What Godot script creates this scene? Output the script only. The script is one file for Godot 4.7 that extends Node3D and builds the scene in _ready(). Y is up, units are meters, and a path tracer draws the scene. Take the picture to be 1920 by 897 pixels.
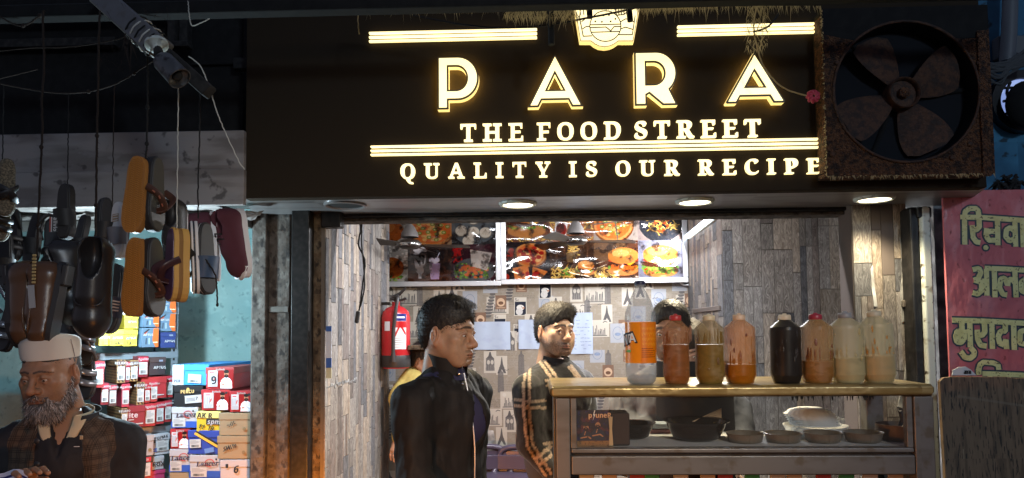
extends Node3D
func _ready() -> void:
	rng.seed = 20240611
	# camera
	cam_b = Basis.from_euler(Vector3(deg_to_rad(3.0), deg_to_rad(1.9), deg_to_rad(-0.5)))
	var cam := Camera3D.new()
	cam.name = "camera"
	cam.projection = Camera3D.PROJECTION_FRUSTUM
	cam.near = NEAR
	cam.far = 300.0
	cam.size = 2.0 * 448.5 / F * NEAR
	cam.frustum_offset = Vector2(0, SHIFT * NEAR)
	add_child(cam)
	cam.transform = Transform3D(cam_b, EYE)
	cam.current = true
	# night sky
	var sky := Sky.new()
	var sm := ProceduralSkyMaterial.new()
	sm.sky_top_color = Color(0.10, 0.12, 0.17)
	sm.sky_horizon_color = Color(0.26, 0.25, 0.27)
	sm.ground_bottom_color = Color(0.08, 0.075, 0.07)
	sm.ground_horizon_color = Color(0.2, 0.18, 0.16)
	sky.sky_material = sm
	var env := Environment.new()
	env.background_mode = Environment.BG_SKY
	env.sky = sky
	env.background_energy_multiplier = SKY_E
	env.tonemap_mode = Environment.TONE_MAPPER_LINEAR
	env.tonemap_exposure = 1.35
	env.sdfgi_enabled = true
	env.ssao_enabled = true
	env.ssil_enabled = true
	var we := WorldEnvironment.new()
	we.name = "environment"
	we.environment = env
	add_child(we)
	make_materials()
	build_street()
	build_food_shop()
	build_fascia()
	build_right_side()
	build_shoe_shop()
	build_counter()
	build_boxes()
	build_hanging_shoes()
	build_wires()
	build_people()
const SKY_E := 3.6
# ---------------------------------------------------------------- helpers
const F := 1300.0
const EYE := Vector3(0, 1.55, 3.0)
const SHIFT := 0.0795
const NEAR := 0.05
var cam_b := Basis()
var names := {}
var rng := RandomNumberGenerator.new()
var mats := {}
var tex := {}
func P(px: float, py: float, d: float) -> Vector3:
	# a point of the upright plane d metres in front of the photographer
	var r: Vector3 = cam_b * Vector3((px - 960.0) / F, (448.5 - py) / F + SHIFT, -1.0)
	return EYE + r * (d / -r.z)
func px_m(d: float) -> float:
	return d / F
func add_named(o: Node3D, called: String) -> void:
	if names.has(called):
		names[called] += 1
		o.name = "%s_%03d" % [called, names[called]]
	else:
		names[called] = 0
		o.name = called
	add_child(o)
func tag(o: Node3D, label := "", category := "", group := "", kind := "") -> Node3D:
	if label: o.set_meta("label", label)
	if category: o.set_meta("category", category)
	if group: o.set_meta("group", group)
	if kind: o.set_meta("kind", kind)
	return o
func thing(called: String, label: String, category: String, at := Vector3.ZERO, group := "") -> Node3D:
	var o := Node3D.new()
	add_named(o, called)
	o.position = at
	tag(o, label, category, group)
	return o
func part(called: String, mesh, m: Material, parent: Node3D, at := Vector3.ZERO) -> MeshInstance3D:
	var o := MeshInstance3D.new()
	o.name = called
	o.mesh = mesh.done() if mesh is MB else mesh
	if m: o.material_override = m
	o.position = at
	parent.add_child(o, true)
	return o
func solo(called: String, mesh, m: Material, label := "", category := "", group := "", kind := "") -> MeshInstance3D:
	var o := MeshInstance3D.new()
	o.mesh = mesh.done() if mesh is MB else mesh
	if m: o.material_override = m
	add_named(o, called)
	tag(o, label, category, group, kind)
	return o
# a mesh under construction; triangles turn themselves to agree with their normals
class MB:
	var v := PackedVector3Array()
	var n := PackedVector3Array()
	var u := PackedVector2Array()
	var c := PackedColorArray()
	var ix := PackedInt32Array()
	var col := Color.WHITE
	var tf := Transform3D()
	func at(t: Transform3D) -> MB:
		tf = t
		return self
	func paint(k: Color) -> MB:
		col = k
		return self
	func vert(p: Vector3, nn: Vector3, uv := Vector2.ZERO) -> int:
		v.append(tf * p)
		n.append((tf.basis * nn).normalized())
		u.append(uv)
		c.append(col)
		return v.size() - 1
	func tri(a: int, b: int, d: int) -> void:
		var g := (v[b] - v[a]).cross(v[d] - v[a])
		if g.dot(n[a] + n[b] + n[d]) < 0.0:
			ix.append(a); ix.append(b); ix.append(d)
		else:
			ix.append(a); ix.append(d); ix.append(b)
	func quad(a: int, b: int, d: int, e: int) -> void:
		tri(a, b, d)
		tri(a, d, e)
	func face(p: Array, nn := Vector3.ZERO, uvs := []) -> void:
		var g := nn
		if g == Vector3.ZERO:
			g = (p[1] - p[0]).cross(p[2] - p[0]).normalized()
		var first := v.size()
		for k in p.size():
			vert(p[k], g, uvs[k] if uvs.size() > k else Vector2(p[k].x, -p[k].y))
		for k in range(1, p.size() - 1):
			tri(first, first + k, first + k + 1)
	func box(ctr: Vector3, size: Vector3, bev := 0.0, uvo := Vector2.ZERO, unit_uv := false) -> MB:
		var h := size * 0.5
		bev = minf(bev, minf(h.x, minf(h.y, h.z)) * 0.9)
		var id := []
		id.resize(24)
		for k in 8:
			var s := Vector3(1 if k & 1 else -1, 1 if k & 2 else -1, 1 if k & 4 else -1)
			for a in 3:
				var q := Vector3(s.x * (h.x - bev), s.y * (h.y - bev), s.z * (h.z - bev))
				q[a] = s[a] * h[a]
				var nn := Vector3.ZERO
				nn[a] = s[a]
				var uv := Vector2(q.z, -q.y) if a == 0 else (Vector2(q.x, q.z) if a == 1 else Vector2(q.x, -q.y))
				if unit_uv:
					uv = Vector2(q.x / size.x + 0.5, 0.5 - q.y / size.y) if a == 2 else Vector2(0.02, 0.02)
				id[k * 3 + a] = vert(ctr + q, nn, uv + uvo)
		for a in 3:
			var b := (a + 1) % 3
			var d := (a + 2) % 3
			for s in 2:
				var o := (1 << a) * s
				quad(id[o * 3 + a], id[(o | 1 << b) * 3 + a], id[(o | 1 << b | 1 << d) * 3 + a], id[(o | 1 << d) * 3 + a])
			if bev > 0.0:
				for s in 4: # edges along a
					var o := (1 << b) * (s & 1) | (1 << d) * (s >> 1)
					var e := o | 1 << a
					quad(id[o * 3 + b], id[o * 3 + d], id[e * 3 + d], id[e * 3 + b])
		if bev > 0.0:
			for k in 8:
				tri(id[k * 3], id[k * 3 + 1], id[k * 3 + 2])
		return self
	func tube(pts: Array, rad, sides := 8, cap := true, flat := Vector3.ZERO, squash := 1.0) -> MB:
		var m := pts.size()
		var up := Vector3.ZERO
		var first := v.size()
		var run := 0.0
		for k in m:
			var t: Vector3 = (pts[mini(k + 1, m - 1)] - pts[maxi(k - 1, 0)]).normalized()
			if up == Vector3.ZERO:
				up = t.cross(Vector3(0.3, 0.1, 1)).normalized() if flat == Vector3.ZERO else flat
			up = (up - t * up.dot(t)).normalized()
			var w := t.cross(up)
			var r: float = rad[k] if rad is Array else rad
			if k > 0: run += pts[k].distance_to(pts[k - 1])
			for j in sides + 1:
				var an := TAU * j / sides
				var off := up * cos(an) * squash + w * sin(an)
				var nn := up * cos(an) / squash + w * sin(an)
				vert(pts[k] + off * r, nn.normalized(), Vector2(float(j) / sides, run))
		for k in m - 1:
			for j in sides:
				var a := first + k * (sides + 1) + j
				quad(a, a + 1, a + sides + 2, a + sides + 1)
		if cap:
			for e in [0, m - 1]:
				var t: Vector3 = (pts[1] - pts[0]) if e else (pts[0] - pts[1])
				if e: t = pts[m - 1] - pts[m - 2]
				t = t.normalized()
				var s := v.size()
				for j in sides:
					var q: Vector3 = v[first + e * (sides + 1) + j]
					v.append(q); n.append((tf.basis * t).normalized()); u.append(Vector2.ZERO); c.append(col)
				for j in range(1, sides - 1):
					tri(s, s + j, s + j + 1)
		return self
	func lathe(pr: Array, seg := 24, around := TAU) -> MB:
		# profile of Vector2(radius, height) from bottom to top; corners stay soft only where they are shallow
		for k in pr.size() - 1:
			var a: Vector2 = pr[k]
			var b: Vector2 = pr[k + 1]
			if a.distance_to(b) < 1e-6: continue
			var n0 := Vector2(b.y - a.y, a.x - b.x).normalized()
			var na := n0
			var nb := n0
			if k > 0:
				var q: Vector2 = pr[k - 1]
				var m := Vector2(a.y - q.y, q.x - a.x).normalized()
				if m.dot(n0) > 0.6: na = (m + n0).normalized()
			if k < pr.size() - 2:
				var q: Vector2 = pr[k + 2]
				var m := Vector2(q.y - b.y, b.x - q.x).normalized()
				if m.dot(n0) > 0.6: nb = (m + n0).normalized()
			var first := v.size()
			for j in seg + 1:
				var an := around * j / seg
				var e := Vector3(sin(an), 0, cos(an))
				vert(e * a.x + Vector3(0, a.y, 0), e * na.x + Vector3(0, na.y, 0), Vector2(float(j) / seg, a.y))
				vert(e * b.x + Vector3(0, b.y, 0), e * nb.x + Vector3(0, nb.y, 0), Vector2(float(j) / seg, b.y))
			for j in seg:
				var i := first + j * 2
				quad(i, i + 2, i + 3, i + 1)
		return self
	func ball(ctr: Vector3, r: Vector3, seg := 16, rings := 10) -> MB:
		var first := v.size()
		for i in rings + 1:
			var th := PI * i / rings
			for j in seg + 1:
				var ph := TAU * j / seg
				var e := Vector3(sin(th) * cos(ph), cos(th), sin(th) * sin(ph))
				vert(ctr + e * r, e / r, Vector2(float(j) / seg, float(i) / rings))
		for i in rings:
			for j in seg:
				var a := first + i * (seg + 1) + j
				quad(a, a + 1, a + seg + 2, a + seg + 1)
		return self
	func slab(poly: PackedVector2Array, z0: float, z1: float, taper := 0.0) -> MB:
		# an outline in x and y, thick from z0 to z1 (z1 in front); taper pulls the front outline in
		var front := poly
		if taper > 0.0:
			var w := Geometry2D.offset_polygon(poly, -taper)
			if w.size() == 1 and w[0].size() > 2:
				front = w[0]
		var t := Geometry2D.triangulate_polygon(front)
		var s := v.size()
		for q in front: vert(Vector3(q.x, q.y, z1), Vector3(0, 0, 1), q)
		for k in range(0, t.size(), 3): tri(s + t[k], s + t[k + 1], s + t[k + 2])
		t = Geometry2D.triangulate_polygon(poly)
		s = v.size()
		for q in poly: vert(Vector3(q.x, q.y, z0), Vector3(0, 0, -1), q)
		for k in range(0, t.size(), 3): tri(s + t[k], s + t[k + 1], s + t[k + 2])
		var turn := 1.0
		if Geometry2D.is_polygon_clockwise(poly): turn = -1.0
		var zs := z1 - taper
		walls(poly, z0, zs, turn)
		if taper > 0.0:
			var m := poly.size()
			for k in m: # soft rim between the wall and the front
				var a := poly[k]
				var b := poly[(k + 1) % m]
				var e := (b - a).normalized()
				var o := Vector2(e.y, -e.x) * turn
				var fa := near(front, a)
				var fb := near(front, b)
				var i := vert(Vector3(a.x, a.y, zs), Vector3(o.x, o.y, 0.1), a)
				var j := vert(Vector3(b.x, b.y, zs), Vector3(o.x, o.y, 0.1), b)
				var k2 := vert(Vector3(fb.x, fb.y, z1), Vector3(o.x * 0.2, o.y * 0.2, 1), b)
				var l := vert(Vector3(fa.x, fa.y, z1), Vector3(o.x * 0.2, o.y * 0.2, 1), a)
				quad(i, j, k2, l)
		return self
	func near(poly: PackedVector2Array, q: Vector2) -> Vector2:
		var best := poly[0]
		for w in poly:
			if w.distance_squared_to(q) < best.distance_squared_to(q): best = w
		return best
	func walls(poly: PackedVector2Array, z0: float, z1: float, turn: float) -> void:
		var m := poly.size()
		for k in m:
			var a := poly[k]
			var b := poly[(k + 1) % m]
			if a.distance_to(b) < 1e-7: continue
			var e := (b - a).normalized()
			var o := Vector3(e.y, -e.x, 0) * turn
			var i := vert(Vector3(a.x, a.y, z0), o, a)
			vert(Vector3(b.x, b.y, z0), o, b)
			vert(Vector3(b.x, b.y, z1), o, b)
			vert(Vector3(a.x, a.y, z1), o, a)
			quad(i, i + 1, i + 2, i + 3)
	func blade(a: Vector3, b: Vector3, w: Vector3, nn: Vector3) -> void:
		var i := vert(a - w, nn, Vector2(0, 0))
		vert(a + w, nn, Vector2(1, 0))
		vert(b, nn, Vector2(0.5, 1))
		tri(i, i + 1, i + 2)
	func done() -> ArrayMesh:
		var m := ArrayMesh.new()
		var a := []
		a.resize(Mesh.ARRAY_MAX)
		a[Mesh.ARRAY_VERTEX] = v
		a[Mesh.ARRAY_NORMAL] = n
		a[Mesh.ARRAY_TEX_UV] = u
		a[Mesh.ARRAY_COLOR] = c
		a[Mesh.ARRAY_INDEX] = ix
		m.add_surface_from_arrays(Mesh.PRIMITIVE_TRIANGLES, a)
		return m
# a distance field on a grid, joined from capsules and ellipsoids and meshed as surface nets
class Field:
	var o: Vector3
	var h: float
	var nx: int
	var ny: int
	var nz: int
	var f := PackedFloat32Array()
	var far: float
	func _init(lo: Vector3, hi: Vector3, cell: float) -> void:
		o = lo
		h = cell
		nx = int((hi.x - lo.x) / cell) + 2
		ny = int((hi.y - lo.y) / cell) + 2
		nz = int((hi.z - lo.z) / cell) + 2
		far = cell * 8.0
		f.resize(nx * ny * nz)
		f.fill(far)
	func cap(a: Vector3, b: Vector3, ra: float, rb: float, k: float, ax := Vector3.ZERO, sq := 1.0, cut := false) -> void:
		var rm := maxf(ra, rb) * maxf(1.0, sq) + far
		var lo := a.min(b) - Vector3(rm, rm, rm)
		var hi := a.max(b) + Vector3(rm, rm, rm)
		var ba := b - a
		var l2 := maxf(ba.length_squared(), 1e-9)
		var i0 := maxi(0, int((lo.x - o.x) / h)); var i1 := mini(nx - 1, int((hi.x - o.x) / h) + 1)
		var j0 := maxi(0, int((lo.y - o.y) / h)); var j1 := mini(ny - 1, int((hi.y - o.y) / h) + 1)
		var k0 := maxi(0, int((lo.z - o.z) / h)); var k1 := mini(nz - 1, int((hi.z - o.z) / h) + 1)
		var sc := 1.0 / sq - 1.0
		var squash := ax != Vector3.ZERO
		for z in range(k0, k1 + 1):
			for y in range(j0, j1 + 1):
				var at := (z * ny + y) * nx
				for x in range(i0, i1 + 1):
					var p := o + Vector3(x, y, z) * h - a
					var t := clampf(p.dot(ba) / l2, 0.0, 1.0)
					var q := p - ba * t
					if squash: q += ax * (q.dot(ax) * sc)
					var d := q.length() - (ra + (rb - ra) * t)
					var e := f[at + x]
					if cut:
						d = -d
						var w := maxf(k - absf(d - e), 0.0) / k
						f[at + x] = maxf(d, e) + w * w * k * 0.25
					elif d < e + k:
						var w := maxf(k - absf(d - e), 0.0) / k
						f[at + x] = minf(d, e) - w * w * k * 0.25
	func ell(ctr: Vector3, r: Vector3, k: float, bs := Basis(), cut := false) -> void:
		var rm := maxf(r.x, maxf(r.y, r.z)) + far
		var inv := bs.transposed()
		var i0 := maxi(0, int((ctr.x - rm - o.x) / h)); var i1 := mini(nx - 1, int((ctr.x + rm - o.x) / h) + 1)
		var j0 := maxi(0, int((ctr.y - rm - o.y) / h)); var j1 := mini(ny - 1, int((ctr.y + rm - o.y) / h) + 1)
		var k0 := maxi(0, int((ctr.z - rm - o.z) / h)); var k1 := mini(nz - 1, int((ctr.z + rm - o.z) / h) + 1)
		var ir := Vector3(1.0 / r.x, 1.0 / r.y, 1.0 / r.z)
		for z in range(k0, k1 + 1):
			for y in range(j0, j1 + 1):
				var at := (z * ny + y) * nx
				for x in range(i0, i1 + 1):
					var q: Vector3 = inv * (o + Vector3(x, y, z) * h - ctr)
					var s := q * ir
					var g := (s * ir).length()
					var l := s.length()
					var d := l * (l - 1.0) / maxf(g, 1e-6)
					var e := f[at + x]
					if cut:
						d = -d
						var w := maxf(k - absf(d - e), 0.0) / k
						f[at + x] = maxf(d, e) + w * w * k * 0.25
					elif d < e + k:
						var w := maxf(k - absf(d - e), 0.0) / k
						f[at + x] = minf(d, e) - w * w * k * 0.25
	func clip(p0: Vector3, nn: Vector3) -> void:
		# keeps what lies behind the plane
		for z in nz:
			for y in ny:
				var at := (z * ny + y) * nx
				for x in nx:
					f[at + x] = maxf(f[at + x], (o + Vector3(x, y, z) * h - p0).dot(nn))
	func rumple(fn: FastNoiseLite, amp: float, scale: Vector3) -> void:
		for z in nz:
			for y in ny:
				var at := (z * ny + y) * nx
				for x in nx:
					if absf(f[at + x]) < h * 4.0 + amp:
						f[at + x] += amp * fn.get_noise_3dv((o + Vector3(x, y, z) * h) * scale)
	func net(mb: MB, xf := Transform3D(), tint = null) -> void:
		var id := PackedInt32Array()
		id.resize(nx * ny * nz)
		var sx := 1
		var sy := nx
		var sz := nx * ny
		var off := [0, sx, sy, sx + sy, sz, sx + sz, sy + sz, sx + sy + sz]
		var pairs := [[0, 1], [2, 3], [4, 5], [6, 7], [0, 2], [1, 3], [4, 6], [5, 7], [0, 4], [1, 5], [2, 6], [3, 7]]
		var w := PackedFloat32Array()
		w.resize(8)
		var keep := mb.tf
		mb.tf = xf
		for z in nz - 1:
			for y in ny - 1:
				var at := z * sz + y * sy
				for x in nx - 1:
					var i := at + x
					var neg := 0
					for q in 8:
						if f[i + off[q]] < 0.0: neg += 1
					if neg == 0 or neg == 8: continue
					for q in 8: w[q] = f[i + off[q]]
					var s := Vector3.ZERO
					var m := 0
					for e in pairs:
						var a: float = w[e[0]]
						var b: float = w[e[1]]
						if (a < 0.0) != (b < 0.0):
							var t := a / (a - b)
							var pa := Vector3(e[0] & 1, (e[0] >> 1) & 1, e[0] >> 2)
							var pb := Vector3(e[1] & 1, (e[1] >> 1) & 1, e[1] >> 2)
							s += pa.lerp(pb, t)
							m += 1
					s /= m
					var g := Vector3.ZERO
					var fx := s.x; var fy := s.y; var fz := s.z
					g.x = lerpf(lerpf(w[1] - w[0], w[3] - w[2], fy), lerpf(w[5] - w[4], w[7] - w[6], fy), fz)
					g.y = lerpf(lerpf(w[2] - w[0], w[3] - w[1], fx), lerpf(w[6] - w[4], w[7] - w[5], fx), fz)
					g.z = lerpf(lerpf(w[4] - w[0], w[5] - w[1], fx), lerpf(w[6] - w[2], w[7] - w[3], fx), fy)
					var p := o + (Vector3(x, y, z) + s) * h
					if tint != null: mb.col = tint.call(p)
					id[i] = mb.vert(p, g, Vector2(p.x + p.z, -p.y))
		for z in range(1, nz - 1):
			for y in range(1, ny - 1):
				var at := z * sz + y * sy
				for x in range(1, nx - 1):
					var i := at + x
					var a := f[i] < 0.0
					if a != (f[i + sx] < 0.0): mb.quad(id[i], id[i - sy], id[i - sy - sz], id[i - sz])
					if a != (f[i + sy] < 0.0): mb.quad(id[i], id[i - sx], id[i - sx - sz], id[i - sz])
					if a != (f[i + sz] < 0.0): mb.quad(id[i], id[i - sx], id[i - sx - sy], id[i - sy])
		mb.tf = keep
		mb.col = Color.WHITE
func noise(seed_: int, freq: float, type := FastNoiseLite.TYPE_SIMPLEX_SMOOTH, oct := 4) -> FastNoiseLite:
	var f := FastNoiseLite.new()
	f.seed = seed_
	f.frequency = freq
	f.noise_type = type
	f.fractal_octaves = oct
	if oct == 1: f.fractal_type = FastNoiseLite.FRACTAL_NONE
	return f
func noise_tex(key: String, lo: float, hi: float, freq: float, seed_ := 1, size := 256, oct := 5, normal := 0.0) -> Texture2D:
	if tex.has(key): return tex[key]
	var im := Image.create(size, size, false, Image.FORMAT_L8)
	var src: Image = noise(seed_, freq, FastNoiseLite.TYPE_SIMPLEX_SMOOTH, oct).get_seamless_image(size, size)
	for y in size:
		for x in size:
			var g: float = lerpf(lo, hi, src.get_pixel(x, y).r)
			im.set_pixel(x, y, Color(g, g, g))
	if normal > 0.0:
		im.convert(Image.FORMAT_RGBA8)
		im.bump_map_to_normal_map(normal)
	tex[key] = ImageTexture.create_from_image(im)
	return tex[key]
func mat(key: String, c: Color, rough := 0.7, metal := 0.0, map: Texture2D = null, scale := 1.0, bump: Texture2D = null, relief := 0.5) -> StandardMaterial3D:
	# c is the real-world base colour (linear)
	if mats.has(key): return mats[key]
	var m := StandardMaterial3D.new()
	m.resource_name = key
	m.albedo_color = c.linear_to_srgb()
	m.albedo_color.a = c.a
	m.roughness = rough
	m.metallic = metal
	if map:
		m.albedo_texture = map
		m.uv1_triplanar = true
		m.uv1_scale = Vector3.ONE * scale
	if bump:
		m.uv1_triplanar = true
		m.uv1_scale = Vector3.ONE * scale
		m.heightmap_enabled = true
		m.heightmap_texture = bump
		m.heightmap_scale = relief
	mats[key] = m
	return m
func glow(key: String, c: Color, e: float) -> StandardMaterial3D:
	if mats.has(key): return mats[key]
	var m := mat(key, Color(0.8, 0.78, 0.7), 0.4)
	m.emission_enabled = true
	m.emission = c
	m.emission_energy_multiplier = e
	return m
func pic(key: String, t: Texture2D, rough := 0.5, spec := 0.5) -> StandardMaterial3D:
	# a printed picture that follows the mesh's own uv
	if mats.has(key): return mats[key]
	var m := StandardMaterial3D.new()
	m.resource_name = key
	m.albedo_texture = t
	m.roughness = rough
	m.metallic_specular = spec
	mats[key] = m
	return m
func text_mesh(s: String, cap_m: float, deep: float, serif := false, bold := true) -> TextMesh:
	var t := TextMesh.new()
	var f := SystemFont.new()
	f.font_names = PackedStringArray(["Droid Serif" if serif else "Droid Sans"])
	f.font_weight = 700 if bold else 400
	t.font = f
	t.font_size = 48
	t.text = s
	t.pixel_size = cap_m / (48.0 * 0.71)
	t.depth = deep
	t.curve_step = 2.0
	return t
func lerp_path(pts: Array, steps: int) -> Array:
	# a smooth line through the points
	var c := Curve3D.new()
	for k in pts.size():
		var t: Vector3 = (pts[mini(k + 1, pts.size() - 1)] - pts[maxi(k - 1, 0)]) / 6.0
		c.add_point(pts[k], -t, t)
	var r := []
	for k in steps + 1:
		r.append(c.sample_baked(c.get_baked_length() * k / steps, true))
	return r
func ppath(pts: Array, d: float, steps := 0, jit := 0.0) -> Array:
	var r := []
	for q in pts: r.append(P(q[0], q[1], q[2] if q.size() > 2 else d))
	if steps: r = lerp_path(r, steps)
	if jit > 0.0:
		for k in r.size(): r[k] += Vector3(rng.randf_range(-jit, jit), 0, rng.randf_range(-jit, jit))
	return r
var stroke_lift := 0.0
func ribbon(mb: MB, pts: Array, w: float, z0: float, z1: float) -> void:
	# a flat stroke in x and y with round joints and ends; each lies a hair above the one before
	stroke_lift = fmod(stroke_lift + 0.00007, 0.0007)
	if pts.size() == 1:
		var poly := PackedVector2Array()
		for j in 14: poly.append(pts[0] + Vector2.from_angle(TAU * j / 14) * w * 0.5)
		mb.slab(poly, z0, z1 + stroke_lift)
		return
	for poly in Geometry2D.offset_polyline(PackedVector2Array(pts), w * 0.5, Geometry2D.JOIN_ROUND, Geometry2D.END_ROUND):
		if not Geometry2D.is_polygon_clockwise(poly):
			mb.slab(poly, z0, z1 + stroke_lift)
func keyhole(outer: PackedVector2Array, hole: PackedVector2Array) -> PackedVector2Array:
	# joins a hole to its outline by a slit
	var bi := 0
	var bj := 0
	var best := INF
	for i in outer.size():
		for j in hole.size():
			var d := outer[i].distance_squared_to(hole[j])
			if d < best:
				best = d; bi = i; bj = j
	if Geometry2D.is_polygon_clockwise(outer) == Geometry2D.is_polygon_clockwise(hole):
		hole.reverse()
		bj = hole.size() - 1 - bj
	var r := PackedVector2Array()
	for i in bi + 1: r.append(outer[i])
	for j in hole.size() + 1: r.append(hole[(bj + j) % hole.size()])
	for i in range(bi, outer.size()): r.append(outer[i])
	return r
# ---------------------------------------------------------------- materials
func img(w: int, h: int, c: Color) -> Image:
	var im := Image.create(w, h, false, Image.FORMAT_RGB8)
	im.fill(c)
	return im
func dot(im: Image, x: float, y: float, rx: float, ry: float, c: Color, a := 1.0, jit := 0.0, turn := 0.0) -> void:
	# a soft-edged ellipse; jit roughens its tone
	var r := maxf(rx, ry) + 1.0
	var cs := cos(turn)
	var sn := sin(turn)
	for j in range(maxi(0, int(y - r)), mini(im.get_height(), int(y + r) + 2)):
		for i in range(maxi(0, int(x - r)), mini(im.get_width(), int(x + r) + 2)):
			var u := (i + 0.5 - x)
			var w := (j + 0.5 - y)
			var q := Vector2((u * cs + w * sn) / rx, (w * cs - u * sn) / ry).length()
			if q > 1.08: continue
			var k := a * clampf((1.08 - q) * minf(rx, ry), 0.0, 1.0)
			var t := c
			if jit > 0.0:
				var g := 1.0 + rng.randf_range(-jit, jit)
				t = Color(minf(1, c.r * g), minf(1, c.g * g), minf(1, c.b * g))
			im.set_pixel(i, j, im.get_pixel(i, j).lerp(t, k))
func pline(im: Image, pts: Array, w: float, c: Color, a := 1.0) -> void:
	for k in range(1, pts.size()):
		var p: Vector2 = pts[k - 1]
		var q: Vector2 = pts[k]
		var lo := Vector2(minf(p.x, q.x), minf(p.y, q.y)) - Vector2(w, w)
		var hi := Vector2(maxf(p.x, q.x), maxf(p.y, q.y)) + Vector2(w, w)
		for j in range(maxi(0, int(lo.y)), mini(im.get_height(), int(hi.y) + 1)):
			for i in range(maxi(0, int(lo.x)), mini(im.get_width(), int(hi.x) + 1)):
				var s := Vector2(i + 0.5, j + 0.5)
				var d := s.distance_to(Geometry2D.get_closest_point_to_segment(s, p, q))
				if d < w * 0.5 + 0.5:
					im.set_pixel(i, j, im.get_pixel(i, j).lerp(c, a * clampf(w * 0.5 + 0.5 - d, 0, 1)))
func pfill(im: Image, pts: Array, c: Color, a := 1.0, jit := 0.0) -> void:
	var poly := PackedVector2Array(pts)
	var lo := poly[0]
	var hi := poly[0]
	for q in poly:
		lo = lo.min(q)
		hi = hi.max(q)
	for j in range(maxi(0, int(lo.y)), mini(im.get_height(), int(hi.y) + 1)):
		for i in range(maxi(0, int(lo.x)), mini(im.get_width(), int(hi.x) + 1)):
			if Geometry2D.is_point_in_polygon(Vector2(i + 0.5, j + 0.5), poly):
				var g := 1.0 + (rng.randf_range(-jit, jit) if jit > 0.0 else 0.0)
				im.set_pixel(i, j, im.get_pixel(i, j).lerp(Color(c.r * g, c.g * g, c.b * g), a))
func speckle(im: Image, n: int, c: Color, a: float, r0: float, r1: float, box := Rect2()) -> void:
	var b := box if box.size.x > 0 else Rect2(0, 0, im.get_width(), im.get_height())
	for k in n:
		dot(im, rng.randf_range(b.position.x, b.end.x), rng.randf_range(b.position.y, b.end.y), rng.randf_range(r0, r1), rng.randf_range(r0, r1), c, a * rng.randf_range(0.4, 1.0))
func mottle(im: Image, fn: FastNoiseLite, c: Color, lo: float, hi: float, most: float, sx := 1.0, sy := 1.0) -> void:
	# lays colour c over the picture where the noise runs from lo to hi
	for y in im.get_height():
		for x in im.get_width():
			var k := smoothstep(lo, hi, fn.get_noise_2d(x * sx, y * sy)) * most
			if k > 0.0: im.set_pixel(x, y, im.get_pixel(x, y).lerp(c, k))
func wood_tex(key: String, seed_: int, base: Color, dark: Color, w := 128, h := 256) -> Texture2D:
	if tex.has(key): return tex[key]
	var im := img(w, h, base)
	var a := noise(seed_, 0.02, FastNoiseLite.TYPE_SIMPLEX_SMOOTH, 3)
	var b := noise(seed_ + 7, 0.11, FastNoiseLite.TYPE_SIMPLEX_SMOOTH, 3)
	for y in h:
		for x in w:
			var warp := a.get_noise_2d(x * 1.5, y * 0.5) * 14.0
			var k := b.get_noise_2d((x + warp) * 2.2, y * 0.16) * 0.5 + 0.5
			var l := b.get_noise_2d((x + warp) * 6.0 + 300.0, y * 0.25) * 0.5 + 0.5
			var t := clampf(smoothstep(0.25, 0.8, k) * 0.65 + l * 0.35, 0, 1)
			im.set_pixel(x, y, dark.lerp(base, t))
	for k in 9: # cracks
		var x := rng.randf_range(0, w)
		var y := rng.randf_range(0, h)
		pline(im, [Vector2(x, y), Vector2(x + rng.randf_range(-2, 2), y + rng.randf_range(15, 60))], 1.0, dark.darkened(0.6), 0.7)
	tex[key] = ImageTexture.create_from_image(im)
	return tex[key]
func grime_tex(key: String, base: Color, layers: Array, size := 512, seed_ := 3) -> Texture2D:
	# base colour with patches: [colour, frequency, from, to, strength, stretch x, stretch y]
	if tex.has(key): return tex[key]
	var im := img(size, size, base)
	var s := seed_
	for l in layers:
		s += 11
		mottle(im, noise(s, l[1], FastNoiseLite.TYPE_SIMPLEX_SMOOTH, 4), l[0], l[2], l[3], l[4], l[5] if l.size() > 5 else 1.0, l[6] if l.size() > 6 else 1.0)
	tex[key] = ImageTexture.create_from_image(im)
	return tex[key]
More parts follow.
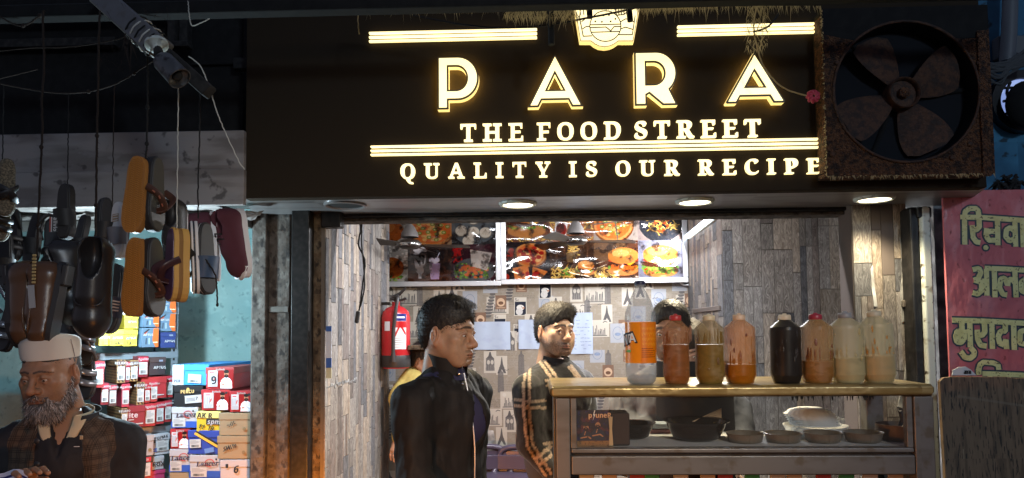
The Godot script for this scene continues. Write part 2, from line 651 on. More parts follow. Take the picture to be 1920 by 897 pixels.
func make_materials() -> void:
	var fine := noise_tex("fine", 0.35, 1.0, 0.03, 5)
	var lump := noise_tex("lump", 0.0, 1.0, 0.012, 9)
	var concrete := grime_tex("concrete", Color(0.50, 0.46, 0.42), [[Color(0.30, 0.27, 0.24), 0.008, -0.1, 0.5, 0.8], [Color(0.62, 0.60, 0.56), 0.02, 0.1, 0.5, 0.6, 1.0, 0.9], [Color(0.16, 0.14, 0.13), 0.02, 0.15, 0.55, 0.7, 1.0, 0.7], [Color(0.34, 0.29, 0.24), 0.012, 0.2, 0.5, 0.5, 1.0, 0.8], [Color(0.14, 0.12, 0.11), 0.06, 0.42, 0.6, 0.6, 1.5, 0.5]])
	mat("concrete", Color(0.42, 0.42, 0.43), 0.9, 0, concrete, 1.6, lump, 1.2)
	mat("concrete_warm", Color(0.5, 0.43, 0.32), 0.85, 0, concrete, 2.3, lump, 1.2)
	mat("teal_plaster", Color(1, 1, 1), 0.8, 0, grime_tex("teal", Color(0.60, 0.74, 0.73), [[Color(0.52, 0.68, 0.68), 0.006, -0.2, 0.5, 0.7], [Color(0.66, 0.80, 0.79), 0.015, 0.1, 0.5, 0.5], [Color(0.40, 0.52, 0.52), 0.03, 0.3, 0.6, 0.5]], 512, 40), 0.9, lump, 0.6)
	mat("blue_plaster", Color(1, 1, 1), 0.8, 0, grime_tex("bluew", Color(0.25, 0.50, 0.63), [[Color(0.14, 0.34, 0.46), 0.008, -0.2, 0.4, 0.8], [Color(0.1, 0.16, 0.2), 0.03, 0.3, 0.5, 0.8]], 256, 60), 1.2, lump, 0.8)
	mat("dark_panel", Color(0.029, 0.021, 0.0135), 0.8).metallic_specular = 0.2
	mat("soffit", Color(0.36, 0.34, 0.33), 0.3, 0.3, grime_tex("soffit", Color(0.8, 0.8, 0.8), [[Color(0.5, 0.48, 0.46), 0.012, 0, 0.5, 0.7, 0.4, 3.0]], 256, 90), 1.0)
	mat("black_steel", Color(0.025, 0.022, 0.02), 0.45, 0.3, fine, 3.0)
	mat("black_paint", Color(0.018, 0.016, 0.015), 0.5, 0.0, fine, 2.0, lump, 0.4)
	mat("soot", Color(0.008, 0.0075, 0.007), 0.95, 0, fine, 2.0)
	mat("soot_grey", Color(0.038, 0.035, 0.032), 0.9, 0, fine, 3.0)
	mat("band_grey", Color(1, 1, 1), 0.75, 0, grime_tex("band", Color(0.56, 0.53, 0.51), [[Color(0.42, 0.39, 0.37), 0.01, -0.1, 0.5, 0.8, 0.35, 2.0], [Color(0.55, 0.53, 0.52), 0.03, 0.1, 0.5, 0.6, 0.5, 1.5], [Color(0.2, 0.18, 0.17), 0.02, 0.35, 0.55, 0.6]], 512, 120), 0.8, lump, 0.4)
	mat("steel", Color(0.27, 0.255, 0.235), 0.34, 0.4, grime_tex("steel", Color(0.85, 0.85, 0.85), [[Color(0.74, 0.73, 0.71), 0.01, -0.2, 0.6, 0.8, 0.5, 2.0], [Color(0.66, 0.58, 0.46), 0.012, 0.2, 0.6, 0.5]], 512, 140), 1.6)
	mat("counter_top_gold_light", Color(0.58, 0.43, 0.18), 0.28, 0.45, grime_tex("ctop", Color(0.85, 0.85, 0.85), [[Color(0.72, 0.68, 0.6), 0.01, -0.2, 0.6, 0.8, 0.5, 2.0], [Color(0.35, 0.27, 0.18), 0.02, 0.35, 0.6, 0.6, 0.4, 1.5]], 512, 150), 1.6, lump, 0.5)  # the yellow light reflected by the steel top is put into this colour
	mat("chrome", Color(0.6, 0.6, 0.6), 0.18, 1.0)
	mat("alu", Color(0.62, 0.63, 0.66), 0.3, 0.6)
	mat("rust", Color(1, 1, 1), 0.8, 0.1, grime_tex("rust", Color(0.40, 0.26, 0.16), [[Color(0.22, 0.13, 0.085), 0.02, -0.1, 0.4, 0.9], [Color(0.52, 0.36, 0.22), 0.06, 0.15, 0.5, 0.7], [Color(0.12, 0.08, 0.06), 0.008, 0.0, 0.5, 0.7]], 512, 160), 4.0, noise_tex("rough", 0, 1, 0.09, 17), 1.6)
	mat("blade_rust", Color(0.50, 0.45, 0.40), 0.75, 0.0, tex["rust"], 2.5, noise_tex("rough", 0, 1, 0.09, 17), 0.25)
	mat("fan_dark", Color(0.006, 0.006, 0.008), 0.5, 0, fine, 3.0)
	mat("enamel_white", Color(0.7, 0.72, 0.7), 0.4, 0, grime_tex("enamel", Color(0.92, 0.93, 0.9), [[Color(0.55, 0.5, 0.42), 0.02, 0.1, 0.5, 0.7], [Color(0.2, 0.15, 0.1), 0.04, 0.4, 0.5, 0.9]], 256, 180), 2.0)
	mat("rope_brown", Color(0.10, 0.06, 0.04), 0.95, 0, noise_tex("rough", 0, 1, 0.09, 17), 30.0)
	mat("rope_black", Color(0.012, 0.011, 0.01), 0.9)
	mat("cord_white", Color(0.55, 0.52, 0.45), 0.7)
	var web := mat("cobweb", Color(0.30, 0.22, 0.12), 1.0)
	web.backlight_enabled = true
	web.backlight = Color(0.8, 0.75, 0.6)
	mat("black_rubber", Color(0.024, 0.022, 0.022), 0.5)
	mat("black_leather", Color(0.022, 0.02, 0.02), 0.34, 0, null, 1.0, noise_tex("rough", 0, 1, 0.09, 17), 0.05)
	mat("brown_leather", Color(0.10, 0.048, 0.022), 0.3)
	mat("paper", Color(0.62, 0.66, 0.74), 0.85)
	mat("plank_edge", Color(0.1, 0.08, 0.07), 0.9)
	mat("wallboard", Color(0.13, 0.11, 0.09), 0.9)
	mat("asphalt", Color(0.05, 0.048, 0.045), 0.9, 0, fine, 1.0, lump, 2.0)
	mat("floor_tile", Color(0.25, 0.23, 0.21), 0.5, 0, fine, 1.0)
	mat("white_plaster", Color(0.7, 0.7, 0.68), 0.9, 0, fine, 1.0)
	mat("ply", Color(1, 1, 1), 0.6, 0, ply_tex(), 1.0)
	# planks of the walls: a few timbers, each in a few tones
	var kinds := [["wood_a", Color(0.76, 0.71, 0.65), Color(0.44, 0.39, 0.34)], ["wood_b", Color(0.68, 0.65, 0.61), Color(0.36, 0.33, 0.31)], ["wood_c", Color(0.58, 0.54, 0.51), Color(0.34, 0.30, 0.28)], ["wood_d", Color(0.53, 0.53, 0.54), Color(0.26, 0.255, 0.26)], ["wood_e", Color(0.70, 0.68, 0.65), Color(0.40, 0.37, 0.35)]]
	for k in kinds.size():
		var t := wood_tex(kinds[k][0], 200 + k * 13, kinds[k][1], kinds[k][2])
		for tone in 3:
			var m := mat("plank_%d_%d" % [k, tone], Color.WHITE * [0.45, 0.66, 0.9][tone], 0.7)
			m.albedo_texture = t
			m.uv1_scale = Vector3(5.0, 2.6, 1)
func ply_tex() -> Texture2D:
	var im := img(512, 512, Color(0.47, 0.38, 0.285))
	var a := noise(301, 0.02, FastNoiseLite.TYPE_SIMPLEX_SMOOTH, 4)
	mottle(im, a, Color(0.34, 0.27, 0.195), -0.1, 0.5, 0.9, 2.5, 0.35)
	mottle(im, noise(302, 0.05), Color(0.42, 0.35, 0.26), 0.1, 0.5, 0.7, 2.5, 0.15)
	mottle(im, noise(303, 0.09), Color(0.09, 0.07, 0.05), 0.25, 0.5, 0.9, 2.0, 0.2)
	for k in 60:
		var x := rng.randf_range(0, 512)
		var y := rng.randf_range(0, 512)
		pline(im, [Vector2(x, y), Vector2(x + rng.randf_range(-1, 1), y + rng.randf_range(8, 40))], 1.5, Color(0.7, 0.62, 0.5) if k % 3 else Color(0.05, 0.04, 0.03), 0.7)
	pline(im, [Vector2(40, 380), Vector2(170, 400), Vector2(300, 425)], 5, Color(0.5, 0.45, 0.38), 0.5)
	return ImageTexture.create_from_image(im)
# ---------------------------------------------------------------- street and the food shop
const BACK := 5.15
const FRONT := 3.4
func zd(d: float) -> float:
	return EYE.z - d
func blk(x0: float, x1: float, y0: float, y1: float, d0: float, d1: float, bev := 0.0) -> MB:
	# a block between metres across, metres up and two distances
	return MB.new().box(Vector3((x0 + x1) / 2, (y0 + y1) / 2, zd((d0 + d1) / 2)), Vector3(absf(x1 - x0), absf(y1 - y0), absf(d1 - d0)), bev, Vector2(x0 * 1.7, y0))
func pxblk(ax: float, ay: float, bx: float, by: float, d: float, deep: float, bev := 0.0) -> MB:
	var a := P(ax, ay, d)
	var b := P(bx, by, d)
	return blk(a.x, b.x, b.y, a.y, d, d + deep, bev)
func structure(called: String, m: MB, mt: Material, label := "") -> MeshInstance3D:
	return solo(called, m, mt, label, "", "", "structure")
func planks(holder: Node3D, w: float, h: float, seed_: int, bias = null, fine := 1.0) -> void:
	# wall faced with upright boards of uneven width and length; local x along, y up, z out of the wall
	var r := RandomNumberGenerator.new()
	r.seed = seed_
	var x := 0.0
	var widths := [0.045, 0.06, 0.075, 0.09, 0.11, 0.13]
	while x < w - 0.004:
		var cw: float = minf(widths[r.randi() % 6] * fine, w - x)
		if w - x - cw < 0.02: cw = w - x
		var y := 0.0
		while y < h - 0.004:
			var l: float = minf([0.16, 0.22, 0.3, 0.38, 0.46][r.randi() % 5], h - y)
			if h - y - l < 0.05: l = h - y
			var split := 1 if cw < 0.085 or r.randf() < 0.55 else 2 + r.randi() % 2
			var level := r.randf()
			for s in split:
				var sw := cw / split
				var mb := MB.new().box(Vector3(0, 0, 0), Vector3(sw - 0.0022, l - 0.003, 0.006), 0.0012, Vector2(r.randf(), r.randf()))
				var kind := r.randi() % 5
				var tone: float = clampf(level * 0.8 + r.randf() * 0.35, 0, 1)
				if bias != null: tone = bias.call(x + s * sw, y + l / 2, tone)
				var m: Material = mats.plank_edge if tone < -1.0 else mats["plank_%d_%d" % [kind, clampi(int(tone * 3.0), 0, 2)]]
				part("plank", mb, m, holder, Vector3(x + sw * (s + 0.5), y + l / 2, 0.002 + r.randf() * 0.0022))
			y += l
		x += cw
func plank_wall(called: String, label: String, a: Vector3, b: Vector3, y0: float, y1: float, seed_: int, bias = null, fine := 1.0) -> Node3D:
	# stands between the ground points a and b; faces to the left of the way from a to b
	var u := Vector3(b.x - a.x, 0, b.z - a.z)
	var w := u.length()
	u = u.normalized()
	var n := u.cross(Vector3.UP)
	var o := Node3D.new()
	add_named(o, called)
	o.transform = Transform3D(Basis(u, Vector3.UP, n), Vector3(a.x, y0, a.z))
	tag(o, label, "", "", "structure")
	part("backing", MB.new().box(Vector3(w / 2, (y1 - y0) / 2, -0.03), Vector3(w, y1 - y0, 0.06)), mats.wallboard, o)
	planks(o, w, y1 - y0, seed_, bias, fine)
	return o
func build_street() -> void:
	var g := MB.new()
	g.box(Vector3(0, -0.05, 0), Vector3(120, 0.1, 120))
	structure("street_ground", g, mats.asphalt)
	structure("shop_floor", blk(-3.2, 2.6, 0.0, 0.12, 3.2, BACK + 0.3), mats.floor_tile)
	# the lamps of the street, out of the picture: a shaded work lamp low on the left and a lamp post on the right
	street_lamp()
	stall_lamp()
	work_lamp(P(524, 1000, 2.62), 2.0, "low work lamp with tin shade at the foot of the grimy pillars")
	work_lamp(Vector3(-0.42, 1.02, zd(1.05)), 0.9, "low work lamp with tin shade in front of the counter")
func street_lamp() -> void:
	var o := thing("street_lamp", "tall street lamp with a cool white head behind the photographer", "street lamp", Vector3(3.4, 0, 7.2))
	part("pole", MB.new().tube([Vector3(0, 0, 0), Vector3(0, 3.4, 0), Vector3(-0.15, 3.7, -0.1), Vector3(-0.5, 3.85, -0.35)], [0.06, 0.045, 0.04, 0.035], 10), mats.black_steel, o)
	part("lamp_head", MB.new().at(Transform3D(Basis(Vector3.UP, 0.6), Vector3(-0.62, 3.84, -0.43))).box(Vector3.ZERO, Vector3(0.42, 0.09, 0.2), 0.03), mats.black_steel, o)
	var gl := glow("lamp_cool", Color(0.82, 0.92, 1.0), 3.0)
	part("lamp_bulb", MB.new().ball(Vector3(-0.62, 3.74, -0.43), Vector3(0.1, 0.06, 0.1)), gl, o)
	var l := OmniLight3D.new()
	l.name = "street_light"
	l.light_color = Color(0.80, 0.90, 1.0)
	l.light_energy = 8.0
	l.light_size = 0.3
	l.omni_range = 20
	l.omni_attenuation = 2
	l.shadow_enabled = true
	l.position = Vector3(-0.62, 3.74, -0.43)
	o.add_child(l)
func stall_lamp() -> void:
	var o := thing("stall_lamp", "hooded white lamp hung behind the photographer, aimed at the counter", "lamp", Vector3(1.3, 2.45, 4.3))
	var b := Basis.looking_at(Vector3(-0.15, 1.35, 0.5) - o.position)
	var turn := Basis(b.x, b.z, -b.y)
	part("lamp_shade", MB.new().at(Transform3D(turn, Vector3.ZERO)).lathe([Vector2(0.16, -0.02), Vector2(0.15, 0.05), Vector2(0.05, 0.14), Vector2(0, 0.15)], 24), mats.black_steel, o)
	part("lamp_bulb", MB.new().ball(b * Vector3(0, 0, -0.01), Vector3.ONE * 0.05), glow("lamp_white", Color(1.0, 0.93, 0.82), 4.0), o)
	part("hanger", MB.new().tube([turn * Vector3(0, 0.15, 0), Vector3(0.1, 0.4, 0.2), Vector3(0.12, 1.2, 0.22)], 0.01), mats.black_steel, o)
	var l := SpotLight3D.new()
	l.name = "stall_light"
	l.light_color = Color(1.0, 0.92, 0.80)
	l.light_energy = 5.0
	l.light_size = 0.25
	l.spot_angle = 24
	l.spot_angle_attenuation = 1.0
	l.spot_range = 12
	l.spot_attenuation = 2
	l.shadow_enabled = true
	l.basis = b
	l.position = b * Vector3(0, 0, -0.07)
	o.add_child(l)
func work_lamp(at: Vector3, power: float, label: String) -> void:
	var o := thing("work_lamp", label, "lamp", Vector3(at.x, at.y - 1.03, at.z), "work lamps in the street")
	part("stand", MB.new().tube([Vector3(0, 1.03 - at.y, 0.12), Vector3(0, 0.98, 0.12), Vector3(0, 1.1, 0.1)], 0.012), mats.black_steel, o)
	part("lamp_shade", MB.new().at(Transform3D(Basis(), Vector3(0, 1.045, 0.02))).lathe([Vector2(0.10, 0.0), Vector2(0.09, 0.02), Vector2(0.03, 0.06), Vector2(0.0, 0.065)], 20), mats.black_steel, o)
	part("lamp_bulb", MB.new().ball(Vector3(0, 1.03, 0.0), Vector3(0.035, 0.035, 0.035)), glow("lamp_warm", Color(1.0, 0.62, 0.22), 4.0), o)
	var l := OmniLight3D.new()
	l.name = "work_light"
	l.light_color = Color(1.0, 0.60, 0.20)
	l.light_energy = power
	l.light_size = 0.035
	l.omni_range = 12
	l.omni_attenuation = 2
	l.shadow_enabled = true
	l.position = Vector3(0, 1.03, 0.0)
	o.add_child(l)
func wallpaper() -> Texture2D:
	var n := 1024
	var im := img(n, n, Color(0.50, 0.465, 0.415))
	mottle(im, noise(501, 0.01), Color(0.52, 0.49, 0.45), -0.1, 0.5, 0.7)
	mottle(im, noise(502, 0.03), Color(0.55, 0.52, 0.48), 0.1, 0.5, 0.6)
	var ink := Color(0.30, 0.28, 0.27)
	# lines of old handwriting
	for k in 110:
		var x := rng.randf_range(0, n)
		var y := rng.randf_range(0, n)
		for r in rng.randi_range(2, 5):
			var xx := x
			while xx < x + rng.randf_range(60, 170):
				var w := rng.randf_range(4, 14)
				pline(im, [Vector2(xx, y + r * 9), Vector2(xx + w, y + r * 9 + rng.randf_range(-1.5, 1.5))], 1.6, ink, rng.randf_range(0.3, 0.6))
				xx += w + rng.randf_range(3, 7)
	var card := Color(0.67, 0.645, 0.60)
	var grey := Color(0.31, 0.30, 0.30)
	var spots := [[120, 90, "clock"], [392, 70, "tower"], [610, 120, "ruin"], [840, 80, "eiffel"], [960, 210, "crest"], [250, 230, "eagle"], [470, 270, "brown"], [700, 300, "leaning"], [880, 380, "clock"], [90, 350, "tower"], [330, 440, "ruin"], [560, 480, "crest"], [760, 560, "eagle"], [960, 600, "tower"], [150, 580, "brown"], [370, 650, "clock"], [570, 700, "eiffel"], [820, 780, "ruin"], [60, 780, "crest"], [270, 850, "leaning"], [480, 900, "brown"], [690, 930, "tower"], [940, 930, "eagle"], [150, 960, "eiffel"]]
	var kinds := ["clock", "tower", "ruin", "eiffel", "crest", "brown", "leaning", "eagle"]
	for k in 84: spots.append([(k * 389 + 40) % 1000 + 12, (k * 241 + 90) % 1010 + 7, kinds[(k * 5 + 3) % 8]])
	for s in spots:
		stamp(im, s[0], s[1], s[2], card, grey)
	for k in 16: # birds and scrolls
		var c := Vector2(rng.randf_range(20, n - 20), rng.randf_range(20, n - 20))
		pline(im, [c, c + Vector2(9, -6), c + Vector2(18, -3), c + Vector2(28, -9)], 3.0, grey, 0.8)
	return ImageTexture.create_from_image(im)
func stamp(im: Image, x: float, y: float, kind: String, card: Color, ink: Color) -> void:
	var o := Vector2(x, y)
	match kind:
		"clock":
			pfill(im, [o + Vector2(-34, -62), o + Vector2(34, -62), o + Vector2(34, 58), o + Vector2(-34, 58)], card, 0.9)
			pfill(im, [o + Vector2(-3, -56), o + Vector2(3, -56), o + Vector2(9, -34), o + Vector2(22, -20), o + Vector2(-22, -20), o + Vector2(-9, -34)], ink)
			pfill(im, [o + Vector2(-22, -20), o + Vector2(22, -20), o + Vector2(24, 46), o + Vector2(-24, 46)], ink, 0.85, 0.3)
			dot(im, x - 9, y + 0, 8, 12, card, 0.9)
			dot(im, x + 11, y + 0, 8, 12, card, 0.9)
			for k in 5: pline(im, [o + Vector2(-20 + k * 10, 16), o + Vector2(-20 + k * 10, 44)], 2, card, 0.5)
		"tower":
			pfill(im, [o + Vector2(-2, -80), o + Vector2(2, -80), o + Vector2(6, -55), o + Vector2(15, -48), o + Vector2(17, 60), o + Vector2(-17, 60), o + Vector2(-15, -48), o + Vector2(-6, -55)], ink, 0.75, 0.25)
			for k in 4: pline(im, [o + Vector2(-10 + k * 7, -40), o + Vector2(-10 + k * 7, 56)], 1.5, card, 0.35)
		"ruin":
			pfill(im, [o + Vector2(-60, -48), o + Vector2(60, -48), o + Vector2(60, 44), o + Vector2(-60, 44)], card, 0.9)
			for k in 12:
				var q := o + Vector2(-40 + k * 7, 34)
				pline(im, [q, q + Vector2(rng.randf_range(-4, 4), -rng.randf_range(14, 55))], 4, ink, 0.85)
			pline(im, [o + Vector2(-46, 36), o + Vector2(46, 36)], 5, ink, 0.8)
			pline(im, [o + Vector2(28, -34), o + Vector2(38, -40), o + Vector2(50, -36)], 4, ink)
			dot(im, x - 38, y - 30, 10, 10, Color(0.68, 0.66, 0.62))
		"eiffel":
			pfill(im, [o + Vector2(-30, -52), o + Vector2(30, -52), o + Vector2(30, 50), o + Vector2(-30, 50)], card, 0.9)
			pfill(im, [o + Vector2(-1, -46), o + Vector2(2, -46), o + Vector2(7, -6), o + Vector2(24, 42), o + Vector2(12, 42), o + Vector2(0, 20), o + Vector2(-12, 42), o + Vector2(-24, 42), o + Vector2(-7, -6)], ink)
			pline(im, [o + Vector2(-12, 10), o + Vector2(12, 10)], 4, ink)
		"crest":
			pfill(im, [o + Vector2(-40, -52), o + Vector2(40, -52), o + Vector2(40, 52), o + Vector2(-40, 52)], Color(0.56, 0.575, 0.60), 0.9)
			for k in 24:
				var a := TAU * k / 24
				pline(im, [o + Vector2(cos(a) * 26, sin(a) * 34), o + Vector2(cos(a + 0.27) * 26, sin(a + 0.27) * 34)], 2, Color(0.36, 0.42, 0.52), 0.9)
			dot(im, x, y + 6, 16, 9, Color(0.42, 0.47, 0.56), 0.9, 0.2)
		"eagle":
			pfill(im, [o + Vector2(-34, -50), o + Vector2(34, -50), o + Vector2(34, 50), o + Vector2(-34, 50)], card)
			pfill(im, [o + Vector2(-30, -26), o + Vector2(30, -26), o + Vector2(30, 46), o + Vector2(-30, 46)], Color(0.12, 0.13, 0.18))
			pline(im, [o + Vector2(-20, -44), o + Vector2(-27, -44), o + Vector2(-27, -38), o + Vector2(-21, -37), o + Vector2(-21, -31), o + Vector2(-28, -30)], 2.5, ink)
			pline(im, [o + Vector2(-10, -38), o + Vector2(-15, -36), o + Vector2(-14, -31), o + Vector2(-9, -31)], 2.0, ink)
			dot(im, x + 0, y + 6, 20, 15, Color(0.72, 0.71, 0.69), 1, 0.1)
			dot(im, x - 6, y + 28, 18, 18, Color(0.66, 0.65, 0.64), 1, 0.15)
			dot(im, x + 16, y + 8, 8, 4, Color(0.55, 0.35, 0.25))
			dot(im, x + 6, y + 2, 3, 2.5, ink)
		"brown":
			pfill(im, [o + Vector2(-30, -38), o + Vector2(30, -38), o + Vector2(30, 38), o + Vector2(-30, 38)], Color(0.42, 0.32, 0.26), 0.9)
			dot(im, x, y, 21, 22, Color(0.68, 0.58, 0.48))
			dot(im, x, y + 4, 13, 9, Color(0.36, 0.26, 0.2), 1, 0.3)
			pline(im, [o + Vector2(-22, 30), o + Vector2(22, 30)], 4, Color(0.7, 0.6, 0.5), 0.8)
		"leaning":
			for k in 8:
				dot(im, x - 10 + k * 4.0, y + 60 - k * 17, 21 - k * 0.8, 9, ink, 0.9, 0.25)
				pline(im, [o + Vector2(-28 + k * 4.0, 54 - k * 17), o + Vector2(8 + k * 4.0, 54 - k * 17)], 2.5, card, 0.8)
			pline(im, [o + Vector2(-50, 72), o + Vector2(40, 72)], 3, ink, 0.7)
# ------- the food pictures of the menu boards
func fries(im: Image, x: float, y: float, w: float, h: float, n: int) -> void:
	for k in n:
		var a := Vector2(x + rng.randf_range(-w, w), y + rng.randf_range(-h, h))
		var b := a + Vector2.from_angle(rng.randf_range(-1.2, 1.2)) * rng.randf_range(14, 34)
		var c := Color(0.85, 0.60, 0.22).lerp(Color(0.95, 0.80, 0.42), rng.randf())
		pline(im, [a, b], 5.5, c.darkened(0.45), 0.8)
		pline(im, [a + Vector2(0, -1), b + Vector2(0, -1)], 3.5, c)
func salad(im: Image, x: float, y: float, w: float, h: float, n: int) -> void:
	for k in n:
		var g := Color(0.25, 0.42, 0.10).lerp(Color(0.62, 0.75, 0.28), rng.randf())
		if rng.randf() < 0.14: g = Color(0.75, 0.16, 0.10)
		dot(im, x + rng.randf_range(-w, w), y + rng.randf_range(-h, h), rng.randf_range(4, 10), rng.randf_range(2, 5), g, 0.95, 0.12, rng.randf_range(-1, 1))
func pizza(im: Image, x: float, y: float, rx: float, ry: float, green := false) -> void:
	dot(im, x, y + 4, rx + 4, ry + 4, Color(0.45, 0.25, 0.12))
	dot(im, x, y, rx, ry, Color(0.80, 0.52, 0.26), 1, 0.1)
	dot(im, x, y, rx * 0.87, ry * 0.87, Color(0.82, 0.40, 0.16), 1, 0.15)
	for k in 40:
		var p := Vector2.from_angle(rng.randf() * TAU) * sqrt(rng.randf()) * 0.78
		dot(im, x + p.x * rx, y + p.y * ry, 9, 6, Color(0.93, 0.74, 0.42), 0.7, 0.1)
	for k in 14:
		var p := Vector2.from_angle(k * 2.4) * sqrt((k + 0.5) / 14.0) * 0.78
		if green:
			dot(im, x + p.x * rx, y + p.y * ry, 10, 7, Color(0.42, 0.55, 0.16), 1, 0.1)
			dot(im, x + p.x * rx, y + p.y * ry, 6, 4, Color(0.85, 0.75, 0.5), 1, 0.1)
		else:
			dot(im, x + p.x * rx, y + p.y * ry, 11, 8, Color(0.66, 0.13, 0.08), 1, 0.12)
func burger(im: Image, x: float, y: float, s: float) -> void:
	dot(im, x, y + 26 * s, 46 * s, 16 * s, Color(0.72, 0.46, 0.22), 1, 0.08)
	salad(im, x, y + 14 * s, 50 * s, 7 * s, int(40 * s))
	dot(im, x, y + 6 * s, 50 * s, 10 * s, Color(0.30, 0.13, 0.06), 1, 0.25)
	pfill(im, [Vector2(x - 48 * s, y - 2 * s), Vector2(x + 46 * s, y - 4 * s), Vector2(x + 22 * s, y + 12 * s)], Color(0.95, 0.68, 0.15), 0.95)
	dot(im, x, y - 4 * s, 48 * s, 6 * s, Color(0.72, 0.16, 0.10), 1, 0.1)
	dot(im, x, y - 18 * s, 47 * s, 24 * s, Color(0.78, 0.47, 0.20), 1, 0.05)
	dot(im, x - 8 * s, y - 26 * s, 26 * s, 11 * s, Color(0.90, 0.64, 0.34), 0.8)
	for k in 16: dot(im, x + rng.randf_range(-32, 32) * s, y - rng.randf_range(16, 36) * s, 2, 1.3, Color(0.96, 0.88, 0.7))
func tile(im: Image, x0: float, y0: float, w: float, h: float, kind: String) -> void:
	var t := img(int(w), int(h), Color(0.2, 0.18, 0.18))
	var cx := w / 2
	var cy := h / 2
	match kind:
		"pizza_green":
			t.fill(Color(0.62, 0.50, 0.36))
			pizza(t, cx * 1.1, cy * 1.15, cx * 0.95, cy * 0.85, true)
		"dumplings":
			t.fill(Color(0.16, 0.15, 0.15))
			dot(t, cx, cy * 1.05, cx * 0.97, cy * 0.9, Color(0.34, 0.36, 0.36), 1, 0.06)
			dot(t, w * 0.72, h * 0.2, 28, 20, Color(0.62, 0.20, 0.24), 1, 0.1)
			for q in [[0.24, 0.25], [0.5, 0.3], [0.22, 0.62], [0.5, 0.66], [0.77, 0.68], [0.38, 0.9]]:
				dot(t, w * q[0], h * q[1] + 3, 25, 22, Color(0.45, 0.42, 0.36))
				dot(t, w * q[0], h * q[1], 24, 21, Color(0.88, 0.83, 0.72), 1, 0.05)
				for k in 5: pline(t, [Vector2(w * q[0], h * q[1] - 14), Vector2(w * q[0] - 16 + k * 8, h * q[1] + 8)], 1.6, Color(0.6, 0.54, 0.44), 0.8)
		"chicken":
			t.fill(Color(0.70, 0.68, 0.62))
			for k in 60: dot(t, rng.randf_range(w * 0.5, w), rng.randf_range(0, h * 0.6), 5, 4, Color(0.93, 0.9, 0.82), 1, 0.08)
			dot(t, w * 0.62, h * 0.62, 52, 42, Color(0.66, 0.33, 0.13), 1, 0.25)
			dot(t, w * 0.55, h * 0.5, 28, 20, Color(0.80, 0.48, 0.22), 0.8, 0.25)
			salad(t, w * 0.6, h * 0.9, 50, 12, 30)
		"shakes":
			t.fill(Color(0.17, 0.12, 0.10))
			mottle(t, noise(611, 0.03), Color(0.34, 0.20, 0.14), 0.0, 0.5, 0.9)
			pfill(t, [Vector2(0, h * 0.7), Vector2(w, h * 0.7), Vector2(w, h), Vector2(0, h)], Color(0.30, 0.16, 0.09), 0.9, 0.1)
			for k in 6: pfill(t, [Vector2(w * 0.5 + k * 11, h * 0.15), Vector2(w * 0.5 + k * 11 + 7, h * 0.15), Vector2(w * 0.5 + k * 11 + 7, h * 0.42), Vector2(w * 0.5 + k * 11, h * 0.42)], Color(0.08, 0.08, 0.1))
			pfill(t, [Vector2(w * 0.12, h * 0.22), Vector2(w * 0.44, h * 0.22), Vector2(w * 0.36, h * 0.75), Vector2(w * 0.31, h * 0.8), Vector2(w * 0.31, h * 0.92), Vector2(w * 0.24, h * 0.92), Vector2(w * 0.24, h * 0.8), Vector2(w * 0.18, h * 0.72)], Color(0.72, 0.70, 0.68))
			for k in 7: pline(t, [Vector2(w * (0.16 + k * 0.035), h * 0.28), Vector2(w * (0.2 + k * 0.025), h * (0.4 + 0.05 * (k % 4)))], 6, Color(0.12, 0.07, 0.05))
			for k in 10: dot(t, w * 0.28 + rng.randf_range(-20, 20), h * 0.18 - rng.randf_range(0, 18), 12, 9, Color(0.9, 0.88, 0.85))
			pfill(t, [Vector2(w * 0.48, h * 0.5), Vector2(w * 0.74, h * 0.5), Vector2(w * 0.71, h * 0.95), Vector2(w * 0.52, h * 0.95)], Color(0.72, 0.60, 0.72))
			for k in 8: dot(t, w * 0.61 + rng.randf_range(-18, 18), h * 0.47 - rng.randf_range(0, 12), 11, 8, Color(0.92, 0.88, 0.9))
			pline(t, [Vector2(w * 0.64, h * 0.45), Vector2(w * 0.72, h * 0.22)], 4, Color(0.9, 0.9, 0.95))
		"wrap":
			t.fill(Color(0.24, 0.12, 0.14))
			for k in 10: pline(t, [Vector2(rng.randf_range(0, w * 0.35), rng.randf_range(0, h * 0.5)), Vector2(rng.randf_range(0, w * 0.35), rng.randf_range(0, h * 0.5))], 7, Color(0.7, 0.1, 0.1))
			dot(t, cx, h * 0.72, cx * 0.9, h * 0.32, Color(0.35, 0.36, 0.35))
			salad(t, cx * 0.9, h * 0.72, cx * 0.75, h * 0.2, 90)
			for k in 30: dot(t, rng.randf_range(w * 0.2, w * 0.8), rng.randf_range(h * 0.55, h * 0.9), 9, 6, Color(0.86, 0.42, 0.22), 0.9, 0.2)
			pfill(t, [Vector2(w * 0.42, h * 0.14), Vector2(w * 0.92, h * 0.24), Vector2(w * 0.8, h * 0.72), Vector2(w * 0.45, h * 0.6)], Color(0.85, 0.80, 0.72), 0.95, 0.05)
		"big_burger":
			t.fill(Color(0.42, 0.25, 0.16))
			fries(t, cx, h * 0.95, cx, 12, 24)
			burger(t, cx * 0.95, cy * 0.8, 1.75)
		"sauce_fries":
			t.fill(Color(0.55, 0.33, 0.2))
			fries(t, cx, cy, cx, cy, 70)
			pfill(t, [Vector2(w * 0.14, h * 0.45), Vector2(w * 0.42, h * 0.5), Vector2(w * 0.36, h * 0.95), Vector2(w * 0.1, h * 0.9)], Color(0.9, 0.88, 0.84))
			dot(t, w * 0.27, h * 0.68, 22, 26, Color(0.52, 0.12, 0.08), 1, 0.1)
